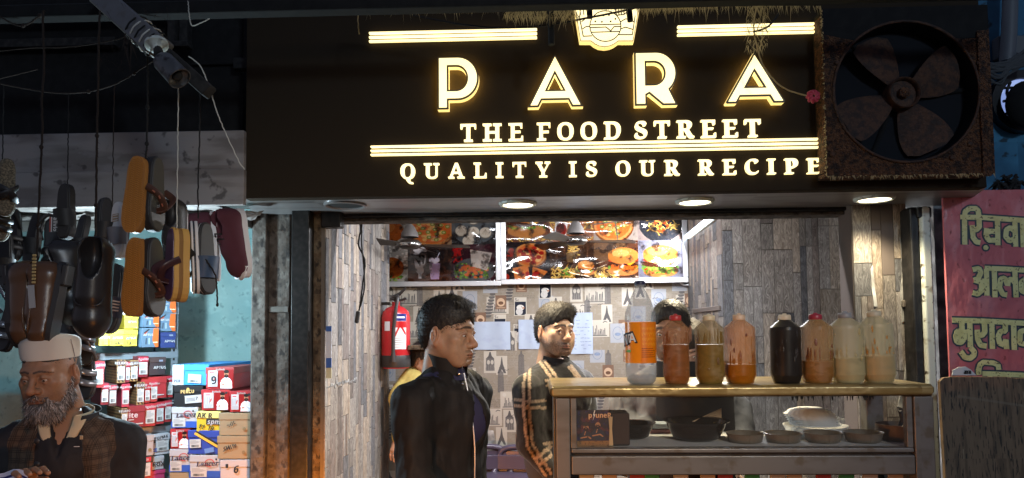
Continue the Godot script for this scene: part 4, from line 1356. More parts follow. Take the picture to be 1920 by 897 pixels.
func build_fascia() -> void:
	glow("sign_face", Color(1.0, 0.906, 0.636), 1.3)
	glow("sign_side", Color(1.0, 0.86, 0.5), 0.9)
	mat("sign_trim", Color(0.06, 0.045, 0.02), 0.5)
	mat("ink", Color(0.02, 0.02, 0.025), 0.7)
	var a := P(458, 371, SIGN)
	var b := P(1852, 354, SIGN)
	var top := P(1000, -60, SIGN).y
	var sign := thing("shop_sign", "long dark lit sign board reading PARA the food street over the food shop", "sign", Vector3(0, 0, 0))
	var low := (a.y + b.y) / 2
	part("panel", MB.new().box(Vector3((a.x + b.x) / 2, (low + top) / 2, zd(SIGN) - 0.03), Vector3(b.x - a.x, top - low, 0.06), 0.004), mats.dark_panel, sign)
	for q in [["P", 825, 114, 896, 208], ["A", 994, 111, 1087, 204], ["R", 1191, 105, 1263, 201], ["A", 1360, 108, 1461, 197]]:
		big_letter(sign, q[0], q[1], q[2], q[3], q[4])
	text_line(sign, "THE FOOD STREET", 864, 267, 1425, 258, 33, SIGN - 0.002, 0.02, mats.sign_face)
	text_line(sign, "QUALITY IS OUR RECIPE", 752, 337, 1537, 327, 29, SIGN - 0.002, 0.02, mats.sign_face)
	for k in 3:
		lit_bar(sign, 692, 61 + k * 7.6, 1007, 3.9)
		lit_bar(sign, 1270, 49 + k * 7.6, 1541, 3.9)
		lit_bar(sign, 695, 274 + k * 7.6, 1541, 3.9)
	emblem(sign)
	# soffit
	var d1 := 3.46
	var lb := P(503, 404, d1)
	var rb := P(1782, 386, d1)
	var so := MB.new()
	var zf := zd(SIGN) - 0.003
	var zk := zd(d1)
	var yl := low + 0.002
	var yb := (lb.y + rb.y) / 2
	so.face([Vector3(a.x, yl, zf), Vector3(b.x, yl, zf), Vector3(rb.x + 0.06, yb, zk), Vector3(lb.x - 0.08, yb, zk)], Vector3(0, -1, 0))
	so.face([Vector3(a.x, yl + 0.02, zf), Vector3(b.x, yl + 0.02, zf), Vector3(rb.x + 0.06, yb + 0.02, zk), Vector3(lb.x - 0.08, yb + 0.02, zk)], Vector3(0, 1, 0))
	so.face([Vector3(b.x, yl, zf), Vector3(b.x, yl + 0.02, zf), Vector3(rb.x + 0.06, yb + 0.02, zk), Vector3(rb.x + 0.06, yb, zk)], Vector3(1, 0, 0))
	so.face([Vector3(a.x, yl, zf), Vector3(a.x, yl + 0.02, zf), Vector3(lb.x - 0.08, yb + 0.02, zk), Vector3(lb.x - 0.08, yb, zk)], Vector3(-1, 0, 0))
	part("soffit", so, mats.soffit, sign)
	part("top_cover", MB.new().box(Vector3((a.x + b.x) / 2, top - 0.01, zd(SIGN) - 0.3), Vector3(b.x - a.x, 0.02, 0.5)), mats.soot, sign)
	for q in [[971, 381.5, 1, "lit round ceiling light under the sign above the menu boards"], [1303, 376.5, 1, "lit round ceiling light under the sign left of the sauce bottles"], [1640, 371.5, 1, "lit round ceiling light under the sign beside the torn pillar"], [647, 384, 0, "empty dark round light hole under the left part of sign"]]:
		downlight(q[0], q[1], q[2], yl, yb, zf, zk, q[3])
func downlight(px: float, py: float, lit: int, yl: float, yb: float, zf: float, zk: float, label: String) -> void:
	var slope := (yb - yl) / (zk - zf)
	var d := 3.2
	for k in 6: # where the sight line meets the soffit
		var q := P(px, py, d)
		var want := yl + slope * (zd(d) - zf)
		d *= (want - EYE.y) / (q.y - EYE.y)
	var c := P(px, py, d)
	var o := thing("ceiling_light", label, "ceiling light", c, "round lights under the sign")
	o.rotation.x = atan(slope) * -1.0
	if lit:
		part("ring", MB.new().lathe([Vector2(0.066, -0.004), Vector2(0.074, -0.013), Vector2(0.086, -0.010), Vector2(0.09, -0.001), Vector2(0.09, 0.004)], 36), mats.enamel_white, o)
		part("lamp_lens", MB.new().lathe([Vector2(0.0, -0.009), Vector2(0.068, -0.009), Vector2(0.068, -0.004)], 36), glow("downlight_glow", Color(1.0, 0.95, 0.82), 5.0), o)
		var l := SpotLight3D.new()
		l.name = "down_light"
		l.light_color = Color(1.0, 0.93, 0.78)
		l.light_energy = DOWN_E * (0.5 if px > 1600 else 1.0)
		l.light_size = 0.06
		l.spot_angle = 60
		l.spot_angle_attenuation = 0.6
		l.spot_range = 10
		l.spot_attenuation = 2
		l.shadow_enabled = true
		l.rotation.x = -PI / 2
		l.position = Vector3(0, -0.02, 0)
		o.add_child(l)
	else:
		part("ring", MB.new().lathe([Vector2(0.082, -0.003), Vector2(0.09, -0.010), Vector2(0.098, -0.008), Vector2(0.1, 0.004)], 36), mats.soffit, o)
		part("dark_hole", MB.new().lathe([Vector2(0.0, -0.002), Vector2(0.084, -0.002), Vector2(0.084, 0.002)], 36), mats.soot, o)
const DOWN_E := 2.2
func pxv(px: float, py: float, d: float) -> Vector2:
	var q := P(px, py, d)
	return Vector2(q.x, q.y)
func emblem(sign: Node3D) -> void:
	# burger before fries on a shield, cut off above by the beam
	var d := SIGN - 0.012
	var E := func(x, y): return pxv(1060 + x / 8.156, y / 8.156, d)
	var z := zd(d)
	var sh := PackedVector2Array()
	for q in [[90, -60], [130, 180], [215, 690], [380, 690], [430, 730], [500, 765], [590, 778], [670, 765], [740, 735], [800, 690], [1030, 690], [1120, 180], [1140, -60]]: sh.append(E.call(q[0], q[1]))
	var body := part("emblem_shield", MB.new().slab(sh, z, z + 0.034), mats.sign_side, sign)
	var fr := Geometry2D.offset_polygon(sh, -0.003)
	part("trim", MB.new().slab(fr[0], z + 0.0335, z + 0.0355), mats.sign_trim, body)
	fr = Geometry2D.offset_polygon(sh, -0.0055)
	part("lit_face", MB.new().slab(fr[0], z + 0.034, z + 0.038), mats.sign_face, body)
	var ink := MB.new()
	var w := 0.0042
	var line := func(pts, closed := false):
		var r := []
		for q in pts: r.append(E.call(q[0], q[1]))
		ribbon(ink, r, w, z + 0.038, z + 0.0392)
	var circ := []
	for k in 25:
		var an := TAU * k / 24 * 0.999
		circ.append([600 + cos(an) * 236, 458 + sin(an) * 232])
	line.call(circ.slice(0, 14))
	line.call(circ.slice(13, 25))
	for y in [[365, 440, 832, 428], [375, 482, 610, 472], [730, 466, 832, 464], [385, 552, 815, 540]]: line.call([[y[0], y[1]], [y[2], y[3]]])
	line.call([[610, 472], [682, 532], [730, 466]])
	line.call([[205, 300], [265, 612], [400, 606]])
	line.call([[1050, 300], [1008, 588], [800, 588]])
	line.call([[240, 392], [300, 345], [385, 345]])
	line.call([[255, 500], [310, 465], [365, 462]])
	line.call([[832, 392], [900, 350], [965, 355], [1040, 400]])
	line.call([[832, 500], [905, 475], [1020, 510]])
	for k in 5: line.call([[725 + k * 52, 90], [768 + k * 38, 285]])
	line.call([[770, 295], [880, 285], [950, 220]])
	for k in 4: line.call([[205 + k * 55, 120], [225 + k * 50, 290]])
	for q in [[572, 298], [655, 292], [750, 350], [448, 388], [547, 394], [680, 388]]:
		ribbon(ink, [E.call(q[0], q[1])], 0.008, z + 0.038, z + 0.0392)
	part("drawn_line", ink, mats.ink, body)
func build_right_side() -> void:
	exhaust_fan()
	# blue house wall with a round window
	var bw := P(1830, 0, 3.62)
	var wall := structure("blue_wall", blk(bw.x, bw.x + 2.4, 0.0, 3.4, 3.62, 3.8), mats.blue_plaster, "peeling blue wall behind the exhaust fan and red poster")
	var wc := P(1914, 192, 3.6)
	var o := thing("round_window", "round grilled window glowing pale on the blue wall", "window", wc)
	part("window_frame", MB.new().at(Transform3D(Basis(Vector3(1, 0, 0), PI / 2), Vector3.ZERO)).lathe([Vector2(0.118, -0.03), Vector2(0.118, 0.03), Vector2(0.16, 0.03), Vector2(0.16, -0.03)], 40), mats.fan_dark, o)
	part("window_pane", MB.new().at(Transform3D(Basis(Vector3(1, 0, 0), PI / 2), Vector3(0, 0, -0.002))).lathe([Vector2(0, 0.012), Vector2(0.118, 0.012)], 40), glow("window_glow", Color(0.62, 0.72, 1.0), 0.5), o)
	var gr := []
	for k in 3: gr.append([Vector3(-0.1, -0.07 + k * 0.07, 0.02), Vector3(-0.04, -0.05 + k * 0.06, 0.022), Vector3(0.02, -0.08 + k * 0.075, 0.02), Vector3(0.1, -0.06 + k * 0.06, 0.02)])
	for k in 3: gr.append([Vector3(-0.07 + k * 0.07, -0.1, 0.021), Vector3(-0.05 + k * 0.06, -0.03, 0.024), Vector3(-0.08 + k * 0.07, 0.04, 0.021), Vector3(-0.06 + k * 0.06, 0.1, 0.021)])
	for g in gr: part("grille_bar", MB.new().tube(lerp_path(g, 14), 0.0075, 6), mats.fan_dark, o)
	# pipe, knotted cables and rag
	var q := P(1893, 60, 3.5)
	solo("drain_pipe", MB.new().tube([P(1896, -40, 3.5), P(1893, 60, 3.5), P(1889, 116, 3.5)], 0.035, 12), mat("pipe_grey", Color(0.09, 0.1, 0.115), 0.5), "grey pipe running down the blue wall above the cables", "pipe")
	solo("concrete_bracket", pxblk(1872, 66, 1935, 108, 3.56, 0.06, 0.01), mat("bracket_grey", Color(0.12, 0.13, 0.14), 0.9), "grey concrete ledge behind the pipe on the blue wall", "ledge")
	var cb := thing("cable_bundle", "sagging bundle of old grey cables right of the exhaust fan", "cables")
	for k in 16:
		var y0 := rng.randf_range(108, 150)
		var y1 := rng.randf_range(90, 135)
		part("strand", MB.new().tube(ppath([[1852, y0 + 8, 3.45], [1875 + rng.randf_range(-4, 4), y0 + rng.randf_range(4, 22), 3.43], [1900, (y0 + y1) / 2 + rng.randf_range(-8, 12), 3.43], [1940, y1 - 12, 3.45]], 3.45, 14), rng.randf_range(0.004, 0.009), 6), mat("cable_grey", Color(0.05, 0.055, 0.06), 0.8), cb)
	var rag := MB.new()
	var r2 := RandomNumberGenerator.new()
	r2.seed = 5
	for k in 60:
		var s := P(1890 + r2.randf_range(-18, 20), 350 + r2.randf_range(-16, 8), 3.42 + r2.randf_range(-0.03, 0.03))
		var e := s + Vector3(r2.randf_range(-0.05, 0.05), r2.randf_range(-0.09, 0.02), r2.randf_range(-0.03, 0.03))
		rag.tube([s, (s + e) / 2 + Vector3(0.01, 0.012, 0), e], [0.006, 0.008, 0.001], 5)
	solo("hanging_rag", rag, mats.soot_grey, "tattered black rag above the red poster", "rag")
	solo("added_dark_blob", MB.new().ball(P(1926, 196, 3.5), Vector3(0.1, 0.12, 0.06), 18, 12), mats.soot, "dark sack added to cover part of the round window", "blob")  # plain dark blob, added to darken the right half of the window
	poster()
	board()
func board() -> void:
	var d := 2.95
	var a := P(1771, 708, d)
	var m := MB.new()
	var w := 0.9
	var o := thing("plywood_board", "worn brown plywood board leaning in front of the red poster", "board", Vector3(a.x, 0, zd(d)))
	o.rotation.x = -0.03
	var poly := PackedVector2Array([Vector2(0.004, 0), Vector2(w, 0), Vector2(w, a.y - 0.012), Vector2(0.5, a.y - 0.006), Vector2(0.32, a.y - 0.008), Vector2(0.28, a.y - 0.002), Vector2(0.06, a.y), Vector2(0.022, a.y - 0.004), Vector2(0.004, a.y - 0.02)])
	part("sheet", m.slab(poly, -0.018, 0.0, 0.002), mats.ply, o)
func poster() -> void:
	var d := 3.24
	var a := P(1768, 358, d)
	var b := P(1990, 760, d)
	var o := thing("red_poster", "weathered red poster with yellow Hindi lettering on the right wall", "poster", Vector3(0, 0, 0))
	var im := img(512, 768, Color(0.80, 0.44, 0.46))
	mottle(im, noise(701, 0.006), Color(0.84, 0.56, 0.58), -0.1, 0.5, 0.8)
	for k in 190:
		var y := k * 4.1
		pline(im, [Vector2(0, y), Vector2(256, y + 4), Vector2(512, y + 6)], 1.2, Color(0.50, 0.16, 0.20), 0.35)
	mottle(im, noise(702, 0.02), Color(0.45, 0.2, 0.2), 0.35, 0.65, 0.6)
	speckle(im, 700, Color(0.25, 0.1, 0.1), 0.7, 0.5, 1.5)
	var m := pic("poster_red", ImageTexture.create_from_image(im), 0.3, 0.5)
	m.heightmap_enabled = true
	m.heightmap_texture = noise_tex("lump", 0, 1, 0.012, 9)
	m.heightmap_scale = 0.6
	part("printed_sheet", MB.new().box(Vector3((a.x + b.x) / 2, (a.y + b.y) / 2, a.z - 0.006), Vector3(b.x - a.x, a.y - b.y, 0.012), 0.0, Vector2.ZERO, true), m, o)
	var ym := mat("poster_yellow", Color(1, 1, 1), 0.4, 0, grime_tex("pyel", Color(0.88, 0.86, 0.60), [[Color(0.80, 0.77, 0.50), 0.02, -0.1, 0.5, 0.7], [Color(0.35, 0.32, 0.2), 0.06, 0.35, 0.55, 0.8]], 256, 230), 3.0)
	var dm := mat("poster_dark", Color(0.035, 0.055, 0.07), 0.45)
	# pen strokes of the letters, in the order they are written
	var words := [
		[9.4, 3.19, 370, [[[130, 120], [250, 121], [520, 140]], [[155, 120], [156, 200], [157, 284]], [[155, 118], [160, 86], [185, 68], [225, 68], [238, 84], [240, 112]], [[242, 130], [244, 178], [224, 198], [200, 188]], [[201, 168], [206, 240], [226, 268], [250, 272]], [[352, 140], [355, 288]], [[288, 186], [284, 228], [300, 258], [345, 258]], [[348, 206], [312, 204], [290, 212]], [[283, 302]], [[456, 140], [462, 297]], [[456, 204], [430, 182], [406, 196], [402, 236], [424, 262], [456, 250]], [[502, 140], [507, 300]]]],
		[9.2, 3.19, 370, [[[276, 425], [400, 430], [520, 438]], [[204, 434], [242, 426], [254, 452], [236, 488], [212, 496]], [[214, 497], [256, 510], [260, 558], [234, 580], [204, 572]], [[254, 502], [296, 502]], [[286, 430], [290, 590]], [[333, 432], [338, 600]], [[456, 438], [464, 600]], [[456, 512], [436, 488], [416, 504], [414, 532]], [[412, 524], [396, 484], [372, 490], [364, 540], [384, 580], [410, 585]], [[520, 490], [494, 510], [496, 560], [520, 572]]]],
		[9.6, 4.8875, 570, [[[125, 150], [400, 158], [800, 180]], [[286, 170], [292, 400]], [[214, 160], [216, 250], [172, 252], [157, 300], [170, 350], [206, 356], [236, 320], [238, 262], [286, 256]], [[292, 400], [328, 440], [322, 474], [290, 500], [242, 492], [202, 436]], [[420, 175], [424, 258], [398, 290], [358, 282], [354, 238]], [[353, 246], [358, 326], [385, 380], [440, 388]], [[488, 180], [494, 414]], [[612, 180], [612, 250], [566, 256], [546, 300], [560, 362], [600, 378]], [[600, 378], [618, 330], [624, 416]], [[688, 185], [695, 424]], [[800, 240], [748, 256], [745, 360], [800, 372]]]],
		[9.0, 4.8875, 570, [[[372, 652], [368, 610], [378, 562], [410, 536], [500, 542], [546, 562], [552, 606]], [[402, 640], [600, 646], [800, 656]], [[470, 650], [474, 740]], [[640, 655], [644, 740]]]]]
	for w in words:
		var back := MB.new()
		for s in w[3]:
			var pts := []
			for q in s: pts.append(pxv(1760 + q[0] / w[1], w[2] + q[1] / w[1], d))
			ribbon(back, pts, w[0] * px_m(d) * 1.62, a.z, a.z + 0.0008)
		part("letter_outline", back, dm, o)
		for s in w[3]:
			var pts := []
			for q in s: pts.append(pxv(1760 + q[0] / w[1], w[2] + q[1] / w[1], d))
			var front := MB.new()
			ribbon(front, pts, w[0] * px_m(d) * 0.98, a.z + 0.0015, a.z + 0.0022)
			part("lettering", front, ym, o)
	# torn parcel paper
	var tp := PackedVector2Array()
	for q in [[112, 858], [116, 836], [140, 822], [172, 818], [196, 832], [222, 858]]: tp.append(pxv(1740 + q[0] / 2.422, 350 + q[1] / 2.422, 3.22))
	var t := thing("parcel_scrap", "torn scrap of white parcel wrap tucked between poster and board", "scrap")
	part("scrap", MB.new().slab(tp, zd(3.225), zd(3.22)), mat("scrap_white", Color(0.66, 0.66, 0.66), 0.5), t)
	text_line(t, "ama", 1740 + 164 / 2.422, 350 + 852 / 2.422, 1740 + 198 / 2.422, 350 + 852 / 2.422, 8, 3.219, 0.001, mats.ink, false)
func exhaust_fan() -> void:
	var d := 2.9
	var z := zd(d)
	var a := P(1541, 16, d)
	var b := P(1867, 326, d)
	var c := P(1699, 172, d)
	var rad := 134 * px_m(d)
	var o := thing("exhaust_fan", "big rusty square exhaust fan on the right end of the sign", "exhaust fan", Vector3(0, 0, 0))
	# casing plate: sooty above, rusty below a ragged line
	var cut := P(0, 104, d).y
	var lowp := [Vector2(a.x, cut + 0.012), Vector2(a.x, b.y), Vector2(b.x, b.y), Vector2(b.x, cut + 0.02), Vector2(b.x - 0.03, cut - 0.004), Vector2(b.x - 0.055, cut - 0.02)]
	var a1 := asin((cut - 0.02 - c.y) / rad)
	var rim := []
	for k in 41:
		var an := lerpf(a1, -PI - a1, k / 40.0)
		rim.append(Vector2(c.x + cos(an) * rad, c.y + sin(an) * rad))
	var poly := PackedVector2Array(lowp + rim)
	part("rusty_plate", MB.new().slab(poly, z - 0.012, z), mats.rust, o)
	var up := [Vector2(b.x - 0.055, cut - 0.018), Vector2(b.x - 0.028, cut - 0.002), Vector2(b.x, cut + 0.022), Vector2(b.x, a.y), Vector2(a.x, a.y), Vector2(a.x, cut + 0.014)]
	var rim2 := []
	for k in 31:
		var an := lerpf(PI - a1, a1, k / 30.0)
		rim2.append(Vector2(c.x + cos(an) * rad, c.y + sin(an) * rad))
	part("sooty_plate", MB.new().slab(PackedVector2Array(up + rim2), z - 0.012, z - 0.001), mats.soot, o)
	var ring := []
	for k in 65: ring.append(Vector3(c.x + cos(TAU * k / 64) * rad, c.y + sin(TAU * k / 64) * rad, z + 0.004))
	part("rim", MB.new().tube(ring, 0.006, 6, false), mats.blade_rust, o)
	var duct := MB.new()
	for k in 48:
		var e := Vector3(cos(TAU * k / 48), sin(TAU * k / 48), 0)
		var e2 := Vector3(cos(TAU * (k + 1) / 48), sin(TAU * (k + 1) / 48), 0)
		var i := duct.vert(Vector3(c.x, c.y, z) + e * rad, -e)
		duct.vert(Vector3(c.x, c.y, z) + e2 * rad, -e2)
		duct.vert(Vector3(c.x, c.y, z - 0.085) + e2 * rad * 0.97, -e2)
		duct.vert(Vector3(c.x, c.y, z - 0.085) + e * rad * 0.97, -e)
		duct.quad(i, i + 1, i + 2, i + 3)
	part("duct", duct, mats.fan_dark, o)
	for s in [[a.x, b.x, a.y, a.y - 0.02, "top"], [a.x, b.x, b.y, b.y + 0.02, "b"]]:
		part("side_panel", MB.new().box(Vector3((s[0] + s[1]) / 2, (s[2] + s[3]) / 2, z - 0.053), Vector3(s[1] - s[0], 0.02, 0.08), 0.003), mats.rust if s[4] == "b" else mats.soot, o)
	for x in [a.x + 0.008, b.x - 0.008]:
		part("side_panel", MB.new().box(Vector3(x, (a.y + b.y) / 2, z - 0.053), Vector3(0.016, a.y - b.y - 0.042, 0.08), 0.003), mats.rust, o)
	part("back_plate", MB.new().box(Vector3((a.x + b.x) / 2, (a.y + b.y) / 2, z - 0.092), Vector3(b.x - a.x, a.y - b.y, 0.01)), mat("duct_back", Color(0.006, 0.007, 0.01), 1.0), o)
	var fl := P(1838, 200, d - 0.01)
	part("edge_angle", MB.new().box(Vector3(fl.x + 0.02, (cut + b.y) / 2, z + 0.006), Vector3(0.035, cut - b.y + 0.02, 0.012), 0.003), mats.rust, o)
	# hub and four blades
	part("hub", MB.new().at(Transform3D(Basis(Vector3(1, 0, 0), PI / 2), Vector3(c.x, c.y, z - 0.035))).lathe([Vector2(0.066, -0.03), Vector2(0.068, 0.028), Vector2(0.064, 0.034), Vector2(0.058, 0.03), Vector2(0.056, 0.01), Vector2(0.0, 0.008)], 32), mats.blade_rust, o)
	part("shaft", MB.new().at(Transform3D(Basis(Vector3(1, 0, 0), PI / 2), Vector3(c.x, c.y, z - 0.024))).lathe([Vector2(0.024, 0), Vector2(0.022, 0.02), Vector2(0.012, 0.026), Vector2(0, 0.028)], 16), mats.rust, o)
	for an in [0.42, 0.42 + PI / 2, 0.42 + PI, 0.42 + PI * 1.5]:
		var bs := Basis(Vector3(0, 0, 1), an)
		var m := MB.new()
		var nu := 10
		var nv := 8
		var first := 0
		for side in 2:
			first = m.v.size()
			for i in nu + 1:
				var u := float(i) / nu
				var x := 0.05 + u * (rad * 0.90 - 0.05)
				var half := 0.032 + 0.066 * pow(sin(minf(u * 1.9, PI * 0.62)), 1.0) * (1.0 if u < 0.86 else sqrt(maxf(0.0, 1.0 - pow((u - 0.86) / 0.15, 2))))
				for j in nv + 1:
					var w := float(j) / nv * 2.0 - 1.0
					var tw := 0.36 - 0.12 * u
					var y := half * w * cos(tw) + 0.02 * u
					var zz := half * w * sin(tw) + 0.012 * (1 - w * w)
					m.vert(bs * Vector3(x, y, zz + (0.0015 if side else -0.0015)), bs * Vector3(0, -sin(tw), cos(tw)) * (1.0 if side else -1.0), Vector2(x, y))
			for i in nu:
				for j in nv:
					var k := first + i * (nv + 1) + j
					m.quad(k, k + 1, k + nv + 2, k + nv + 1)
		part("blade", m, mats.blade_rust, o, Vector3(c.x, c.y, z - 0.045))
	for an in [0.1, 2.2, 4.3]:
		part("strut", MB.new().tube([c + Vector3(cos(an) * 0.03, sin(an) * 0.03, -0.085), c + Vector3(cos(an) * rad, sin(an) * rad, -0.085)], 0.011, 6), mats.soot, o)
	for q in [[1562, 290], [1820, 270], [1786, 296], [1570, 118], [1836, 118]]:
		part("bolt", MB.new().ball(P(q[0], q[1], d - 0.004), Vector3(0.011, 0.011, 0.006), 10, 6), mats.blade_rust, o)
	# greasy fringe along the lower edge
	var fr := MB.new()
	for k in 130:
		var x := rng.randf_range(a.x, b.x)
		var s := Vector3(x, b.y + 0.002, z + rng.randf_range(-0.01, 0.006))
		fr.blade(s, s + Vector3(rng.randf_range(-0.01, 0.01), -rng.randf_range(0.004, 0.022), rng.randf_range(0, 0.008)), Vector3(rng.randf_range(0.002, 0.006), 0, 0), Vector3(0, 0, 1))
	for k in 120:
		var s := Vector3(a.x + rng.randf_range(-0.004, 0.004), rng.randf_range(b.y, a.y), z + 0.003)
		fr.blade(s, s + Vector3(-rng.randf_range(0.003, 0.012), rng.randf_range(-0.01, 0.006), 0.004), Vector3(0, rng.randf_range(0.002, 0.005), 0), Vector3(0, 0, 1))
	tag(part("grease_fringe", fr, mats.cobweb, o), "", "", "", "stuff")
# ---------------------------------------------------------------- the shoe shop
func build_shoe_shop() -> void:
	var x1 := P(471, 600, 3.4).x
	structure("teal_back_wall", blk(-4.2, x1 + 0.02, 0.12, 2.9, 4.45, 4.6), mats.teal_plaster, "pale teal plaster wall at the back of the shoe shop")
	structure("teal_side_wall", blk(x1, x1 + 0.05, 0.12, 2.9, 3.61, 4.45), mats.teal_plaster)
	structure("far_side_wall", blk(-4.3, -4.2, 0.12, 2.9, 3.3, 4.6), mats.soot_grey)
	structure("shoe_shop_ceiling", blk(-4.3, x1, 2.36, 2.44, 3.3, 4.6), mats.band_grey)
	var h := P(200, 247, 2.95)
	structure("upper_front_wall", blk(-4.3, P(470, 0, 3.3).x, h.y - 0.05, 3.3, 3.22, 3.3), mats.soot)
	# boarded band above the shop with its two boards and the ledge under it
	var o := thing("front_boarding", "grey boarded band over the shoe shop between dark recess and hanging shoes", "boarding")
	var bl := P(-160, 320, 2.95)
	for q in [[248, 318, 2.97], [320, 384, 2.95]]:
		var a := P(-160, q[0] + 3, q[2])
		var b := P(457, q[0], q[2])
		var c := P(457, q[1], q[2])
		part("board", blk(a.x, b.x, c.y, (a.y + b.y) / 2, q[2], q[2] + 0.03, 0.004), mats.band_grey, o)
	var y0 := P(300, 385, 2.96).y
	var y1 := P(300, 412, 3.4).y
	var m := MB.new()
	var zf := zd(2.96)
	var zb := zd(3.4)
	m.face([Vector3(bl.x, y0, zf), Vector3(x1, y0, zf), Vector3(x1, y1, zb), Vector3(bl.x, y1, zb)], Vector3(0, -1, -0.2))
	m.face([Vector3(bl.x, y0 + 0.015, zf), Vector3(x1, y0 + 0.015, zf), Vector3(x1, y1 + 0.015, zb), Vector3(bl.x, y1 + 0.015, zb)], Vector3(0, 1, 0.2))
	part("ledge", m, mats.band_grey, o)
	part("rail", blk(bl.x, x1 - 0.005, y1 - 0.05, y1 - 0.004, 3.36, 3.42, 0.004), mats.steel, o)
	for x in [-120, 40, 130, 345, 440]:
		part("crumpled_sheet", crumpled(P(x, 400, 3.1), 0.2), mats.band_grey, o)
	# the dark recess above
	structure("top_beam", blk(P(-60, 0, 2.5).x, P(1990, 0, 2.5).x, P(900, 11, 2.5).y, P(900, -14, 2.5).y, 2.5, 2.56, 0.006), mats.soot, "dark beam along the top of the picture")
	for q in [[-40, 10, 320, 27, 3.1, "soot_grey"], [-40, 74, 214, 84, 3.15, "soot_grey"], [313, 14, 326, 86, 3.1, "soot_grey"], [335, 24, 350, 86, 3.12, "soot_grey"], [316, 76, 352, 86, 3.08, "soot_grey"], [360, 8, 455, 120, 3.2, "soot"], [436, 108, 462, 128, 3.15, "soot_grey"]]:
		structure("dark_timber_beam", pxblk(q[0], q[1], q[2], q[3], q[4], 0.05, 0.004), mats[q[5]])
	rack()
	# the bare lamp between the shoes
	var c := P(238, 572, 3.12)
	var l := thing("shop_lamp", "bare white lamp shining between the hanging shoes", "lamp", c)
	part("lamp_bulb", MB.new().tube([Vector3(0, -0.045, 0), Vector3(0, 0.06, 0)], 0.016, 12), glow("shop_lamp_glow", Color(0.85, 0.95, 1.0), 9.0), l)
	part("lamp_holder", MB.new().tube([Vector3(0, 0.06, 0), Vector3(0, 0.11, 0)], 0.02, 12), mats.enamel_white, l)
	part("flex", MB.new().tube([Vector3(0, 0.11, 0), Vector3(0.01, 0.5, 0.02), Vector3(0, P(0, 400, 3.2).y - c.y, -0.1)], 0.004, 6), mats.rope_black, l)
	var om := OmniLight3D.new()
	om.name = "shop_lamp_light"
	om.light_color = Color(0.82, 0.94, 1.0)
	om.light_energy = SHOP_E
	om.light_size = 0.03
	om.omni_range = 10
	om.omni_attenuation = 2
	om.shadow_enabled = true
	l.add_child(om)
	flood_lamp()
const SHOP_E := 1.2
func crumpled(at: Vector3, w: float) -> MB:
	var m := MB.new()
	for j in 5:
		for i in 7:
			m.vert(at + Vector3((i / 6.0 - 0.5) * w, (j / 4.0 - 0.5) * 0.05 + rng.randf_range(-0.008, 0.008), rng.randf_range(-0.02, 0.02) - j * 0.02), Vector3(rng.randf_range(-0.4, 0.4), -0.4, 1))
			if i and j:
				var k := j * 7 + i
				m.quad(k, k - 1, k - 8, k - 7)
	return m
func rack() -> void:
	# slotted angle rack turned towards the street
	var o := thing("shelf_rack", "grey slotted steel shelf rack full of shoe boxes", "shelf rack", Vector3.ZERO)
	var e := Vector3(-cos(RACK_YAW), 0, sin(RACK_YAW))
	var n := Vector3(sin(RACK_YAW), 0, cos(RACK_YAW))
	var c := P(324, 800, 3.85)
	var bs := Basis(Vector3.UP, RACK_YAW)
	var grey := mat("rack_grey", Color(0.20, 0.23, 0.26), 0.45, 0.4)
	for q in [[0.0, 0.0], [0.6, 0.0], [0.0, -0.34], [0.6, -0.34]]:
		var at: Vector3 = Vector3(c.x, 0.12, c.z) + e * q[0] + n * q[1]
		var p := part("post", MB.new().at(Transform3D(bs, at)).box(Vector3(0, 0.85, 0), Vector3(0.036, 1.7, 0.003), 0.001).box(Vector3(0.0165, 0.85, -0.0185), Vector3(0.003, 1.7, 0.034), 0.001), grey, o)
		var holes := MB.new().at(Transform3D(bs, at))
		for k in 40: holes.box(Vector3(-0.003, 0.03 + k * 0.042, 0.0016), Vector3(0.011, 0.024, 0.001))
		part("slot_hole", holes, mats.fan_dark, p)
	for y in [P(250, 664, 3.6).y, P(275, 810, 3.6).y, 0.75, 0.3, 1.69]:
		var at: Vector3 = Vector3(c.x, y, c.z) + e * 0.3 - n * 0.17
		part("shelf", MB.new().at(Transform3D(bs, at)).box(Vector3(0, -0.002, 0), Vector3(0.64, 0.003, 0.34)).box(Vector3(0, -0.014, 0.173), Vector3(0.64, 0.036, 0.003), 0.001), grey, o)
const RACK_YAW := 0.80
